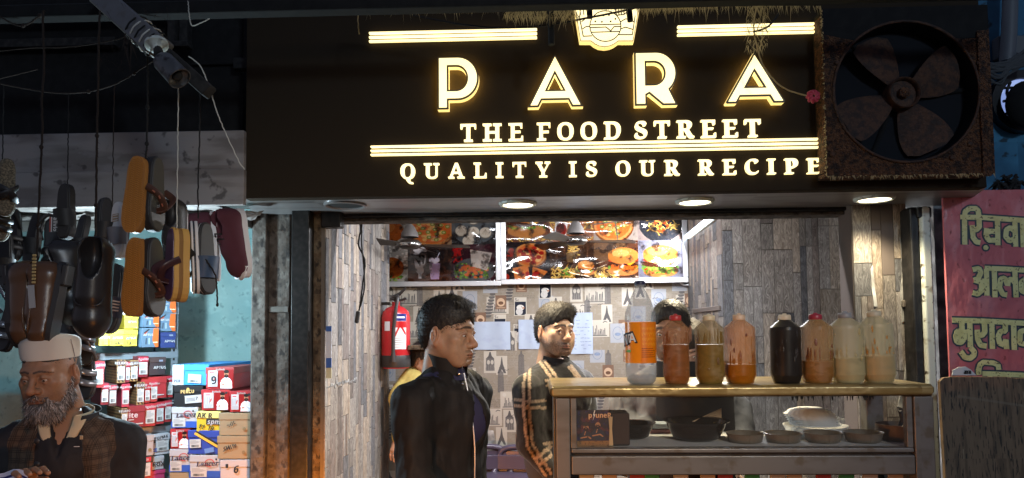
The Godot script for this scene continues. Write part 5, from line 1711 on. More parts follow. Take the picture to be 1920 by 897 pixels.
# ------- shoe boxes
var prints := {}
func print_pic(kind: String) -> Texture2D:
	if prints.has(kind): return prints[kind]
	var im: Image
	match kind:
		"label":
			im = img(48, 72, Color(0.72, 0.72, 0.72))
			for k in 7: pline(im, [Vector2(4, 8 + k * 5), Vector2(rng.randf_range(22, 44), 8 + k * 5)], 1.6, Color(0.25, 0.25, 0.28), 0.7)
			for k in 12: pline(im, [Vector2(8 + k * 2.8, 48), Vector2(8 + k * 2.8, 66)], rng.randf_range(0.8, 1.8), Color(0.12, 0.12, 0.12))
		"shoe_label":
			im = img(64, 72, Color(0.74, 0.74, 0.76))
			pline(im, [Vector2(12, 10), Vector2(40, 10)], 4, Color(0.75, 0.1, 0.12))
			for k in 3: pline(im, [Vector2(8 + k * 15, 22), Vector2(8 + k * 15, 50)], 7, Color(0.55, 0.57, 0.6), 0.8)
			dot(im, 46, 36, 5, 12, Color(0.75, 0.3, 0.25), 0.8, 0.2, 0.6)
			for k in 4: pline(im, [Vector2(6, 56 + k * 4), Vector2(56, 56 + k * 4)], 1.2, Color(0.3, 0.3, 0.35), 0.6)
		"man":
			im = img(96, 112, Color(0.55, 0.045, 0.055))
			var o := Vector2(0, 0)
			pfill(im, [Vector2(12, 112), Vector2(16, 66), Vector2(30, 52), Vector2(44, 46), Vector2(58, 46), Vector2(74, 54), Vector2(86, 68), Vector2(90, 112)], Color(0.84, 0.85, 0.89))
			pline(im, [Vector2(16, 82), Vector2(50, 92), Vector2(84, 80)], 11, Color(0.92, 0.92, 0.95))
			pline(im, [Vector2(20, 94), Vector2(52, 84), Vector2(80, 96)], 8, Color(0.74, 0.76, 0.82))
			dot(im, 30, 88, 8, 5, Color(0.72, 0.5, 0.38))
			pline(im, [Vector2(51, 48), Vector2(52, 76)], 2, Color(0.6, 0.62, 0.7))
			dot(im, 51, 28, 14, 18, Color(0.72, 0.50, 0.38))
			dot(im, 51, 39, 13, 10, Color(0.10, 0.07, 0.06))
			dot(im, 51, 36, 5, 2, Color(0.6, 0.35, 0.3))
			dot(im, 51, 13, 16, 10, Color(0.08, 0.06, 0.05))
			dot(im, 45, 26, 2.5, 1.5, Color(0.1, 0.07, 0.06))
			dot(im, 57, 26, 2.5, 1.5, Color(0.1, 0.07, 0.06))
		"ovals":
			im = img(128, 128, Color(0.62, 0.48, 0.30))
			for j in 5:
				for i in 5:
					dot(im, 14 + i * 25 + (12 if j % 2 else 0), 14 + j * 25, 12, 7, Color(0.16, 0.09, 0.06), 1, 0, 0.9)
		"pigeon":
			im = img(64, 80, Color(0.33, 0.42, 0.50))
			pfill(im, [Vector2(44, 0), Vector2(64, 0), Vector2(64, 80), Vector2(52, 80), Vector2(40, 52)], Color(0.76, 0.36, 0.12))
			pline(im, [Vector2(10, 20), Vector2(26, 6)], 5, Color(0.05, 0.06, 0.08))
			pline(im, [Vector2(8, 26), Vector2(20, 16)], 3, Color(0.75, 0.25, 0.1))
			pline(im, [Vector2(18, 44), Vector2(16, 66)], 6, Color(0.2, 0.26, 0.32))
			pline(im, [Vector2(28, 44), Vector2(28, 66)], 6, Color(0.55, 0.6, 0.62))
			pline(im, [Vector2(44, 60), Vector2(60, 60)], 4, Color(0.9, 0.8, 0.7))
	prints[kind] = ImageTexture.create_from_image(im)
	return prints[kind]
func decal(box: Node3D, called: String, x: float, y: float, w: float, h: float, z: float, m: Material, turn := 0.0) -> void:
	part(called, MB.new().at(Transform3D(Basis(Vector3(0, 0, 1), turn), Vector3(x, y, z))).box(Vector3.ZERO, Vector3(w, h, 0.0008), 0, Vector2.ZERO, true), m, box)
func scrawl(box: Node3D, s: String, x: float, y: float, cap: float, z: float, m: Material, turn := 0.0, serif := false, slant := 0.0, called := "lettering") -> void:
	var t := text_mesh(s, cap, 0.0012, serif)
	t.curve_step = 4.0
	var p := part(called, t, m, box, Vector3(x, y, z))
	p.rotation.z = turn
	if slant: p.transform.basis = p.transform.basis * Basis(Vector3(1, 0, 0), Vector3(slant, 1, 0), Vector3(0, 0, 1))
func col_mat(c: Color, rough := 0.5) -> Material:
	return mat("card_%s" % c.to_html(false), c, rough)
func shoe_box(r: Array, d: float, yaw: float, deep: float, body: Color, lid: Color, label: String, style: String, extra := "") -> void:
	var c := P((r[0] + r[2]) / 2.0, (r[1] + r[3]) / 2.0, d)
	var foreshort := cos(yaw - atan2(-c.x, EYE.z - c.z))
	var w: float = (r[2] - r[0]) * px_m(d) / maxf(0.5, foreshort) * 1.02
	var h: float = (r[3] - r[1]) * px_m(d) * 0.995
	var o := thing("shoe_box", label, "shoe box", c + Vector3(0, -h / 2, 0), "shoe boxes of the shoe shop")
	o.rotation.y = yaw
	var lh := h * 0.3
	var bm := col_mat(body)
	if style == "ovals":
		bm = mat("ovals_card", Color.WHITE, 0.6)
		if bm.albedo_texture == null:
			bm.albedo_texture = print_pic("ovals")
			bm.uv1_triplanar = true
			bm.uv1_scale = Vector3.ONE * 13.0
	part("carton", MB.new().box(Vector3(0, h / 2 - 0.001, -deep / 2 - 0.0018), Vector3(w - 0.004, h - 0.002, deep - 0.004), 0.0012), bm, o)
	part("lid", MB.new().box(Vector3(0, h - lh / 2, -deep / 2), Vector3(w, lh, deep), 0.0015), bm if style == "ovals" else col_mat(lid), o)
	var z := 0.0012
	var white := col_mat(Color(0.42, 0.42, 0.43))
	match style:
		"lancer":
			decal(o, "blue_band", 0, h * 0.16, w * 0.99, h * 0.3, z - 0.001, col_mat(Color(0.03, 0.09, 0.42)))
			decal(o, "label", -w * 0.2, h * 0.26, w * 0.48, h * 0.42, z, pic("print_label", print_pic("label"), 0.6))
			scrawl(o, "Lancer", w * 0.06, h * 0.62, h * 0.2, z, col_mat(Color(0.04, 0.03, 0.06)), 0.04, true, 0.2)
			ring(o, w * 0.12, h * 0.66, h * 0.2, z, col_mat(Color(0.45, 0.05, 0.06)))
			ring(o, w * 0.32, h * 0.82, h * 0.045, z, mats.ink, true)
		"redman":
			decal(o, "portrait", w * 0.22, h * 0.46, h * 0.8 * 0.857, h * 0.88, z, pic("print_man", print_pic("man"), 0.45))
			decal(o, "label", -w * 0.24, h * 0.48, w * 0.33, h * 0.74, z, pic("print_shoes", print_pic("shoe_label"), 0.5))
			ring(o, w * 0.36, h * 0.84, h * 0.06, z, mats.ink, true)
			if extra: scrawl(o, extra, -w * 0.2, h * 0.4, h * 0.36, z + 0.001, mats.ink, 0.05)
			scrawl(o, "Bullock", w * 0.02, h * 0.9, h * 0.085, z, white)
		"blue":
			decal(o, "white_side", -w * 0.34, h * 0.5, w * 0.31, h * 0.99, z - 0.001, white)
			decal(o, "label", w * 0.12, h * 0.32, w * 0.36, h * 0.42, z, pic("print_label", print_pic("label"), 0.6), -0.06)
			scrawl(o, "PER", -w * 0.36, h * 0.2, h * 0.14, z, col_mat(Color(0.05, 0.08, 0.14)))
		"black":
			scrawl(o, "PERCU", -w * 0.02, h * 0.72, h * 0.16, z, col_mat(Color(0.6, 0.42, 0.16)), 0.03)
			ring(o, 0, h * 0.84, h * 0.07, z, col_mat(Color(0.65, 0.4, 0.1)), true)
			decal(o, "label", w * 0.18, h * 0.36, w * 0.56, h * 0.38, z, white, 0.08)
			scrawl(o, "7", w * 0.3, h * 0.4, h * 0.14, z + 0.001, mats.ink)
			for k in 3: decal(o, "printed_line", w * 0.1, h * (0.28 + k * 0.06), w * 0.3, h * 0.015, z + 0.0008, mats.ink, 0.08)
		"spm":
			scrawl(o, "AK R", -w * 0.14, h * 0.82, h * 0.22, z, mats.ink, -0.05)
			decal(o, "black_flash", w * 0.2, h * 0.55, w * 0.56, h * 0.26, z, mats.ink, -0.04)
			scrawl(o, "spm", w * 0.24, h * 0.54, h * 0.2, z + 0.001, white, -0.04, false, 0.15)
			scrawl(o, "11  19", -w * 0.08, h * 0.3, h * 0.18, z, mats.ink, -0.2, false, 0.3)
			ring(o, w * 0.34, h * 0.1, h * 0.05, z, col_mat(Color(0.2, 0.25, 0.4)), true)
		"flash":
			decal(o, "yellow_flash", w * 0.1, h * 0.6, w * 0.85, h * 0.1, z - 0.0004, col_mat(Color(0.75, 0.42, 0.06)), -0.5)
			decal(o, "black_flash", w * 0.12, h * 0.7, w * 0.8, h * 0.07, z, mats.ink, -0.5)
			decal(o, "label", -w * 0.25, h * 0.45, w * 0.36, h * 0.36, z + 0.0008, pic("print_label", print_pic("label"), 0.6), 0.05)
			decal(o, "pale_patch", w * 0.2, h * 0.16, w * 0.3, h * 0.2, z, col_mat(Color(0.12, 0.22, 0.5)), 0.2)
		"kraft":
			ring(o, w * 0.28, h * 0.28, h * 0.08, z, col_mat(Color(0.20, 0.15, 0.08)), true)
			if extra: scrawl(o, extra, -w * 0.12, h * 0.5, h * 0.18, z, mats.ink, 0.3, false, 0.4)
		"plain":
			if extra: scrawl(o, extra, 0.0, h * 0.6, h * 0.3, z, mats.ink, 0.06, false, 0.2)
			decal(o, "hand_hole", -w * 0.28, h * 0.75, w * 0.08, h * 0.16, z, mats.ink)
		"pigeon":
			decal(o, "printed_front", 0, h / 2, w * 0.99, h * 0.98, z, pic("print_pigeon", print_pic("pigeon"), 0.5))
			scrawl(o, "APTUS", -w * 0.12, h * 0.64, h * 0.11, z + 0.001, white)
		"yellow":
			scrawl(o, "APTUS", w * 0.06, h * 0.48, h * 0.13, z, col_mat(Color(0.16, 0.3, 0.42)))
			decal(o, "black_feather", w * 0.0, h * 0.66, w * 0.05, h * 0.22, z, mats.ink, -0.6)
			if extra: scrawl(o, extra, -w * 0.1, h * 0.2, h * 0.18, z, mats.ink, -0.1)
			decal(o, "grey_line", w * 0.24, h * 0.1, w * 0.3, h * 0.05, z, col_mat(Color(0.3, 0.28, 0.1)))
		"navy":
			scrawl(o, "APTUS", w * 0.16, h * 0.42, h * 0.15, z, white)
			decal(o, "pale_mark", w * 0.22, h * 0.8, w * 0.2, h * 0.1, z, col_mat(Color(0.2, 0.22, 0.3)))
		"redlabel", "ovals":
			decal(o, "label", 0, h * 0.42, w * 0.74, h * 0.58, z, pic("print_label", print_pic("label"), 0.6))
			decal(o, "title_band", 0, h * 0.86, w * 0.8, h * 0.2, z, col_mat(Color(0.42, 0.02, 0.05) if style == "redlabel" else Color(0.12, 0.06, 0.05)))
			scrawl(o, "Agalite" if style == "redlabel" else "RELAXO", 0, h * 0.86, h * 0.1, z + 0.001, white)
		"redside":
			scrawl(o, extra, -w * 0.2, h * 0.56, h * 0.22, z, col_mat(Color(0.5, 0.42, 0.42)))
			decal(o, "white_line", w * 0.16, h * 0.16, w * 0.44, h * 0.05, z, white)
			decal(o, "white_line", -w * 0.26, h * 0.36, w * 0.3, h * 0.04, z, white)
		"rox":
			scrawl(o, "ROX", w * 0.02, h * 0.4, h * 0.3, z, mats.ink)
			decal(o, "label", -w * 0.1, h * 0.75, w * 0.7, h * 0.3, z, white)
		"parcel":
			decal(o, "label", w * 0.1, h * 0.42, w * 0.66, h * 0.5, z, pic("print_label", print_pic("label"), 0.6))
			scrawl(o, "PU/M4", -w * 0.02, h * 0.82, h * 0.14, z, mats.ink, 0.12)
			decal(o, "blue_band", -w * 0.34, h * 0.3, w * 0.2, h * 0.06, z + 0.0008, col_mat(Color(0.04, 0.09, 0.35)))
			decal(o, "blue_band", -w * 0.34, h * 0.2, w * 0.2, h * 0.06, z + 0.0008, col_mat(Color(0.04, 0.09, 0.35)))
			decal(o, "hand_hole", -w * 0.36, h * 0.66, w * 0.1, h * 0.14, z, mats.ink)
func ring(box: Node3D, x: float, y: float, r: float, z: float, m: Material, full := false) -> void:
	var mb := MB.new()
	if full:
		ribbon(mb, [Vector2(x, y)], r * 2, z - 0.0004, z + 0.0001)
		part("round_mark", mb, m, box)
		return
	var pts := []
	for k in 14: pts.append(Vector2(x + cos(k * 0.4) * r, y + sin(k * 0.4) * r * 0.8))
	ribbon(mb, pts, r * 0.14, z - 0.0006, z + 0.0001)
	part("ring_mark", mb, m, box)
func build_boxes() -> void:
	var red := Color(0.36, 0.025, 0.03)
	var dred := Color(0.20, 0.012, 0.025)
	var kraft := Color(0.29, 0.225, 0.14)
	var white := Color(0.40, 0.41, 0.45)
	var yel := Color(0.55, 0.42, 0.03)
	var navy := Color(0.02, 0.035, 0.14)
	var D := 3.52
	# the stack on the right
	shoe_box([326, 684, 387, 723], D + 0.02, -0.12, 0.42, Color(0.04, 0.24, 0.60), Color(0.04, 0.24, 0.60), "blue and white shoe box on top of the stack by the rack", "blue")
	shoe_box([387, 689, 436, 730], D, 0.02, 0.33, red, Color(0.30, 0.04, 0.04), "red shoe box marked 9 with portrait, on top by the pillar", "redman", "9")
	shoe_box([327, 724, 377, 763], D + 0.02, -0.03, 0.33, Color(0.012, 0.012, 0.014), Color(0.012, 0.012, 0.014), "black shoe box with gold lettering and white tag marked 7", "black")
	shoe_box([379, 731, 429, 770], D, 0.03, 0.33, red, red, "red portrait shoe box directly under the box marked 9", "redman")
	shoe_box([431, 734, 471, 773], D - 0.02, 0.05, 0.33, red, red, "red portrait shoe box against the pillar above kraft boxes", "redman")
	shoe_box([323, 764, 368, 803], D + 0.02, 0.0, 0.33, white, white, "white and blue shoe box lettered Lancer under the black box", "lancer")
	shoe_box([369, 772, 411, 815], D, 0.05, 0.33, yel, Color(0.70, 0.62, 0.2), "yellow shoe box with black spm flash and marker scrawl", "spm")
	shoe_box([412, 775, 469, 817], D - 0.02, 0.0, 0.33, kraft, kraft, "plain kraft shoe box, upper of two by the pillar", "kraft", "~//-")
	shoe_box([409, 818, 468, 861], D - 0.02, 0.02, 0.33, kraft, kraft, "plain kraft shoe box, lower of two by the pillar", "kraft", "SW/n")
	shoe_box([320, 805, 353, 842], D + 0.02, 0.0, 0.3, red, red, "red portrait shoe box between two Lancer boxes by the rack", "redman")
	shoe_box([354, 808, 407, 852], D, -0.05, 0.33, Color(0.03, 0.06, 0.32), Color(0.03, 0.06, 0.32), "blue shoe box with yellow and black diagonal flash", "flash")
	shoe_box([319, 843, 358, 886], D + 0.02, 0.0, 0.33, white, white, "white and blue Lancer box at the foot of the rack post", "lancer")
	shoe_box([357, 854, 413, 897], D, -0.02, 0.33, white, white, "large white and blue Lancer box under the blue flash box", "lancer")
	shoe_box([414, 863, 471, 908], D - 0.02, 0.02, 0.33, Color(0.42, 0.42, 0.47), Color(0.42, 0.42, 0.47), "white shoe box marked 6 under the kraft boxes", "plain", "6")
	shoe_box([320, 887, 362, 925], D + 0.02, 0.0, 0.33, kraft, kraft, "kraft shoe box at the bottom edge below a Lancer box", "kraft", "")
	shoe_box([362, 898, 412, 930], D, 0.0, 0.33, navy, navy, "dark blue shoe box at the bottom edge below the large Lancer box", "navy")
	# the rack: d falls towards the left
	var dr := func(x: float) -> float: return 3.83 - (324.0 - x) / 134.0 * 0.42
	var rk := [
		[[186, 617, 203, 649], yel, yel, "leftmost yellow shoe box on the rack's top shelf", "yellow", "1"],
		[[206, 618, 231, 649], yel, yel, "yellow shoe box with marker scrawl in the middle of top shelf", "yellow", "1/26"],
		[[232, 618, 256, 650], yel, yel, "yellow shoe box marked 13 beside the blue and orange boxes", "yellow", "13"],
		[[234, 590, 258, 617], yel, yel, "yellow shoe box stacked upon two others under the lamp", "yellow", ""],
		[[267, 615, 295, 652], Color(0.22, 0.38, 0.58), Color(0.22, 0.38, 0.58), "lower left blue and orange shoe box on the top shelf", "pigeon", ""],
		[[269, 588, 296, 614], Color(0.22, 0.38, 0.58), Color(0.22, 0.38, 0.58), "upper left blue and orange shoe box on the top shelf", "pigeon", ""],
		[[298, 588, 327, 622], Color(0.12, 0.2, 0.3), Color(0.12, 0.2, 0.3), "blue and orange shoe box resting on the navy box", "pigeon", ""],
		[[298, 561, 328, 587], Color(0.12, 0.2, 0.3), Color(0.12, 0.2, 0.3), "topmost blue and orange shoe box beside the rack post", "pigeon", ""],
		[[297, 623, 328, 653], navy, navy, "navy shoe box on top shelf beside the rack post", "navy", ""],
		[[219, 675, 234, 719], Color(0.5, 0.4, 0.25), kraft, "brown bean-patterned shoe box, upper left on middle shelf", "ovals", ""],
		[[235, 678, 243, 718], dred, dred, "thin dark red shoe box between two patterned boxes", "redlabel", ""],
		[[244, 676, 258, 716], Color(0.5, 0.4, 0.25), kraft, "brown patterned shoe box beside the dark upright red box", "ovals", ""],
		[[259, 668, 277, 708], dred, dred, "dark red upright shoe box with grey label under top shelf", "redlabel", ""],
		[[278, 670, 309, 704], Color(0.03, 0.02, 0.025), Color(0.05, 0.03, 0.03), "dark shoe box in shadow under the top shelf", "navy", ""],
		[[267, 707, 310, 748], red, red, "wide bright red shoe box on middle shelf, upper row", "redside", ""],
		[[311, 705, 324, 746], red, red, "red labelled shoe box beside rack post, upper row of middle shelf", "redlabel", ""],
		[[189, 719, 203, 760], dred, dred, "red labelled shoe box behind the old shopkeeper's shoulder", "redlabel", ""],
		[[204, 721, 218, 762], Color(0.09, 0.04, 0.04), Color(0.09, 0.04, 0.04), "dark maroon labelled shoe box left of the tilted red one", "redlabel", ""],
		[[228, 720, 242, 764], Color(0.40, 0.03, 0.06), Color(0.40, 0.03, 0.06), "tilted bright red labelled shoe box on the middle shelf", "redlabel", ""],
		[[256, 717, 270, 760], Color(0.5, 0.4, 0.25), kraft, "brown patterned shoe box in the second row of middle shelf", "ovals", ""],
		[[271, 722, 281, 756], red, red, "narrow red labelled shoe box in the second row", "redlabel", ""],
		[[282, 714, 295, 754], red, red, "red labelled shoe box right of the narrow one, second row", "redlabel", ""],
		[[227, 766, 238, 804], Color(0.5, 0.4, 0.25), kraft, "patterned shoe box lowest on middle shelf beside the sleeve", "ovals", ""],
		[[239, 761, 270, 802], dred, dred, "dark red shoe box lettered lite lying on the middle shelf", "redside", "lite"],
		[[271, 757, 291, 800], red, red, "red labelled shoe box right of the lite box", "redlabel", ""],
		[[292, 754, 307, 796], red, red, "middle red labelled shoe box in the lowest row", "redlabel", ""],
		[[308, 751, 321, 792], red, red, "rightmost red labelled shoe box in the lowest row by post", "redlabel", ""],
		[[287, 814, 316, 853], white, white, "white shoe box with parcel label under the middle shelf", "parcel", ""],
		[[237, 829, 254, 870], white, white, "white shoe box marked 6 beside the shopkeeper's sleeve", "plain", "6"],
		[[255, 817, 286, 856], Color(0.34, 0.33, 0.34), Color(0.34, 0.33, 0.34), "grey unlabelled shoe box under the middle shelf", "kraft", ""],
		[[250, 857, 284, 900], red, Color(0.015, 0.015, 0.017), "red shoe box with black lid at the lower edge", "redlabel", ""],
		[[286, 856, 306, 881], white, white, "white shoe box lettered ROX low beside the rack post", "rox", ""],
		[[286, 882, 308, 905], Color(0.42, 0.04, 0.14), Color(0.42, 0.04, 0.14), "pink shoe box under the ROX box", "kraft", ""]]
	for q in rk:
		var r: Array = q[0]
		var d: float = dr.call((r[0] + r[2]) / 2.0)
		var tilt := 0.0
		shoe_box(r, d, RACK_YAW + rng.randf_range(-0.05, 0.05), 0.24, q[1], q[2], q[3], q[4], q[5])
	# a loose one leaning at the left
	shoe_box([174, 678, 194, 728], 3.38, RACK_YAW - 0.1, 0.2, red, red, "red shoe box with large white label leaning left of patterned boxes", "redlabel")
# ------- shoes on strings
func sole_outline(l: float, w: float, n := 26) -> PackedVector2Array:
	# heel at -x, toe at +x, waist a little narrower, toe leaning inwards
	var q := PackedVector2Array()
	for k in n:
		var a := TAU * k / n
		var x := cos(a)
		var s := sin(a)
		var half := w * 0.5 * (0.80 + 0.20 * smoothstep(-0.4, 0.7, x) - 0.10 * exp(-pow((x + 0.15) / 0.35, 2)))
		var y := signf(s) * pow(absf(s), 0.72) * half + 0.05 * w * smoothstep(0.2, 1.0, x)
		q.append(Vector2(signf(x) * pow(absf(x), 0.82) * l * 0.5, y))
	return q
func hang(o: Node3D, px: float, py: float, d: float, toe: Vector3, up: Vector3) -> void:
	# toe: which way the toe points; up: which way the footbed faces
	var x := toe.normalized()
	var z := (up - x * up.dot(x)).normalized()
	o.transform = Transform3D(Basis(x, z.cross(x), z), P(px, py, d))
func band(pts: Array, w: float, thick: float, across: Vector3) -> MB:
	return MB.new().tube(lerp_path(pts, 18), w, 10, true, across, thick / w)
func slipper(label: String, l: float, style: String, bed: Material, sole: Material, strap: Material, thick := 0.022, stripe: Material = null) -> Node3D:
	var o := thing("hanging_slipper", label, "slipper", Vector3.ZERO, "slippers hanging over the shoe shop front")
	var w := l * 0.37
	var out := sole_outline(l, w)
	if stripe:
		part("sole", MB.new().slab(out, -thick * 0.55, -thick * 0.1, 0.002), sole, o)
		part("sole_layer", MB.new().slab(Geometry2D.offset_polygon(out, -0.0015)[0], -thick * 0.1, thick * 0.18, 0.001), stripe, o)
		part("sole_layer", MB.new().slab(out, thick * 0.18, thick * 0.5, 0.003), sole, o)
	else:
		part("sole", MB.new().slab(out, -thick / 2, thick / 2 - 0.002, 0.003), sole, o)
	part("footbed", MB.new().slab(Geometry2D.offset_polygon(out, -0.004)[0], thick / 2 - 0.004, thick / 2 + 0.003, 0.003), bed, o)
	var t := thick / 2
	var hgt := l * 0.16
	match style:
		"thong":
			for s in [-1, 1]:
				part("strap", band([Vector3(l * 0.24, 0, t), Vector3(l * 0.2, s * w * 0.08, t + hgt * 0.7), Vector3(l * 0.06, s * w * 0.38, t + hgt * 0.75), Vector3(-l * 0.06, s * w * 0.47, t * 0.4)], l * 0.05, 0.005, Vector3(0.3, s * 0.5, 0.8)), strap, o)
			part("toe_post", MB.new().tube([Vector3(l * 0.24, 0, t - 0.003), Vector3(l * 0.225, 0, t + hgt * 0.5)], 0.004, 8), strap, o)
		"slide":
			var m := MB.new()
			var first := 0
			for i in 11:
				var x := lerpf(-l * 0.02, l * 0.27, i / 10.0)
				for j in 15:
					var a := PI * j / 14.0
					var y := -cos(a) * w * 0.5
					var z := t * 0.2 + sin(a) * hgt * (1.1 - 0.5 * i / 10.0)
					m.vert(Vector3(x, y, z), Vector3(0.2, -cos(a), sin(a)), Vector2(i / 10.0, j / 14.0))
			for i in 10:
				for j in 14:
					var k := i * 15 + j
					m.quad(k, k + 1, k + 16, k + 15)
			part("strap", m, strap, o)
		"cross":
			for s in [-1, 1]:
				part("strap", band([Vector3(l * 0.24, s * w * 0.42, t * 0.3), Vector3(l * 0.16, s * w * 0.2, t + hgt * 0.9), Vector3(l * 0.06, -s * w * 0.2, t + hgt), Vector3(-l * 0.02, -s * w * 0.46, t * 0.3)], l * 0.065, 0.006, Vector3(0.5, 0, 0.8)), strap, o)
		"sandal":
			for x in [0.26, 0.1]:
				part("strap", band([Vector3(l * x, -w * 0.47, t * 0.3), Vector3(l * x, -w * 0.3, t + hgt * 0.8), Vector3(l * (x - 0.03), 0, t + hgt * 1.1), Vector3(l * x, w * 0.3, t + hgt * 0.8), Vector3(l * x, w * 0.47, t * 0.3)], l * 0.05, 0.006, Vector3(0, 0, 1)), strap, o)
			part("heel_strap", band([Vector3(-l * 0.1, -w * 0.44, t), Vector3(-l * 0.3, -w * 0.42, t + hgt * 1.4), Vector3(-l * 0.47, 0, t + hgt * 1.6), Vector3(-l * 0.3, w * 0.42, t + hgt * 1.4), Vector3(-l * 0.1, w * 0.44, t)], l * 0.035, 0.005, Vector3(0, 0.3, 1)), strap, o)
	return o
func treads(o: Node3D, l: float, thick: float, m: Material) -> void:
	# herringbone ribs under the sole, joined
	var mb := MB.new()
	var out := sole_outline(l, l * 0.37)
	var n := 34
	for k in n:
		var x := lerpf(-l * 0.46, l * 0.46, k / float(n - 1))
		for j in 9:
			var y := (j - 4) * l * 0.04
			if Geometry2D.is_point_in_polygon(Vector2(x * 1.04, y * 1.16), out):
				mb.at(Transform3D(Basis(Vector3(0, 0, 1), 0.6 if j % 2 else -0.6), Vector3(x, y, -thick / 2 - 0.001)))
				mb.box(Vector3.ZERO, Vector3(0.0035, l * 0.044, 0.003), 0.001)
	mb.tf = Transform3D()
	tag(part("tread", mb, m, o), "", "", "", "stuff")
func closed_shoe(label: String, kind: String, upper: Material, sole: Material, l := 0.28) -> Node3D:
	var o := thing("hanging_shoe", label, "shoe", Vector3.ZERO, "closed shoes hanging over the shoe shop front")
	var k := l / 0.28
	var f := Field.new(Vector3(-0.16, -0.065, -0.03) * k, Vector3(0.16, 0.065, 0.15) * k, 0.006)
	var high := 0.085 if kind == "sneaker" else (0.078 if kind == "clog" else 0.072)
	f.cap(Vector3(-0.095, 0, 0.03) * k, Vector3(0.085, 0.004, 0.016) * k, 0.040 * k, 0.046 * k, 0.02)
	f.cap(Vector3(-0.095, 0, 0.03) * k, Vector3(-0.10, 0, high) * k, 0.038 * k, 0.030 * k, 0.02)
	f.cap(Vector3(-0.09, 0, high * 0.8) * k, Vector3(0.03, 0.002, 0.045) * k, 0.034 * k, 0.034 * k, 0.03)
	f.ell(Vector3(0.095, 0.006, 0.018) * k, Vector3(0.05, 0.044, 0.036 if kind != "clog" else 0.046) * k, 0.02)
	f.ell(Vector3(-0.075, 0, high + 0.022) * k, Vector3(0.062, 0.027, 0.06) * k, 0.006, Basis(Vector3(0, 1, 0), 0.25), true)
	f.clip(Vector3.ZERO, Vector3(0, 0, -1))
	var mb := MB.new()
	f.net(mb)
	part("upper", mb, upper, o)
	var out := PackedVector2Array()
	for q in sole_outline(0.285 * k, 0.098 * k): out.append(q)
	part("sole", MB.new().slab(out, (-0.02 if kind == "sneaker" else -0.014) * k, 0.010 * k, 0.003), sole, o)
	if kind == "sneaker":
		for j in 5:
			var x := (0.055 - j * 0.02) * k
			var z := (0.058 + j * 0.008) * k
			part("lace", MB.new().tube([Vector3(x, -0.026 * k, z - 0.004), Vector3(x - 0.006, 0, z + 0.012), Vector3(x, 0.026 * k, z - 0.004)], 0.003, 6), mats.rope_black, o)
		part("toe_cap", MB.new().tube([Vector3(0.10, -0.035, 0.012) * k, Vector3(0.135, -0.018, 0.014) * k, Vector3(0.142, 0.006, 0.014) * k, Vector3(0.132, 0.028, 0.014) * k, Vector3(0.10, 0.043, 0.012) * k], 0.012 * k, 8), sole, o)
	elif kind == "loafer":
		part("seam", MB.new().tube(lerp_path([Vector3(0.02, -0.035, 0.055) * k, Vector3(0.09, -0.03, 0.05) * k, Vector3(0.12, 0.005, 0.045) * k, Vector3(0.09, 0.04, 0.05) * k, Vector3(0.02, 0.04, 0.055) * k], 20), 0.0035, 6), upper, o)
		part("heel", MB.new().box(Vector3(-0.1, 0, -0.018) * k, Vector3(0.07, 0.07, 0.02) * k, 0.006), sole, o)
	else:
		part("panel_seam", MB.new().tube(lerp_path([Vector3(-0.02, -0.042, 0.04) * k, Vector3(0.05, -0.03, 0.062) * k, Vector3(0.06, 0.0, 0.066) * k, Vector3(0.05, 0.034, 0.062) * k, Vector3(-0.02, 0.042, 0.04) * k], 20), 0.003, 6), upper, o)
	return o
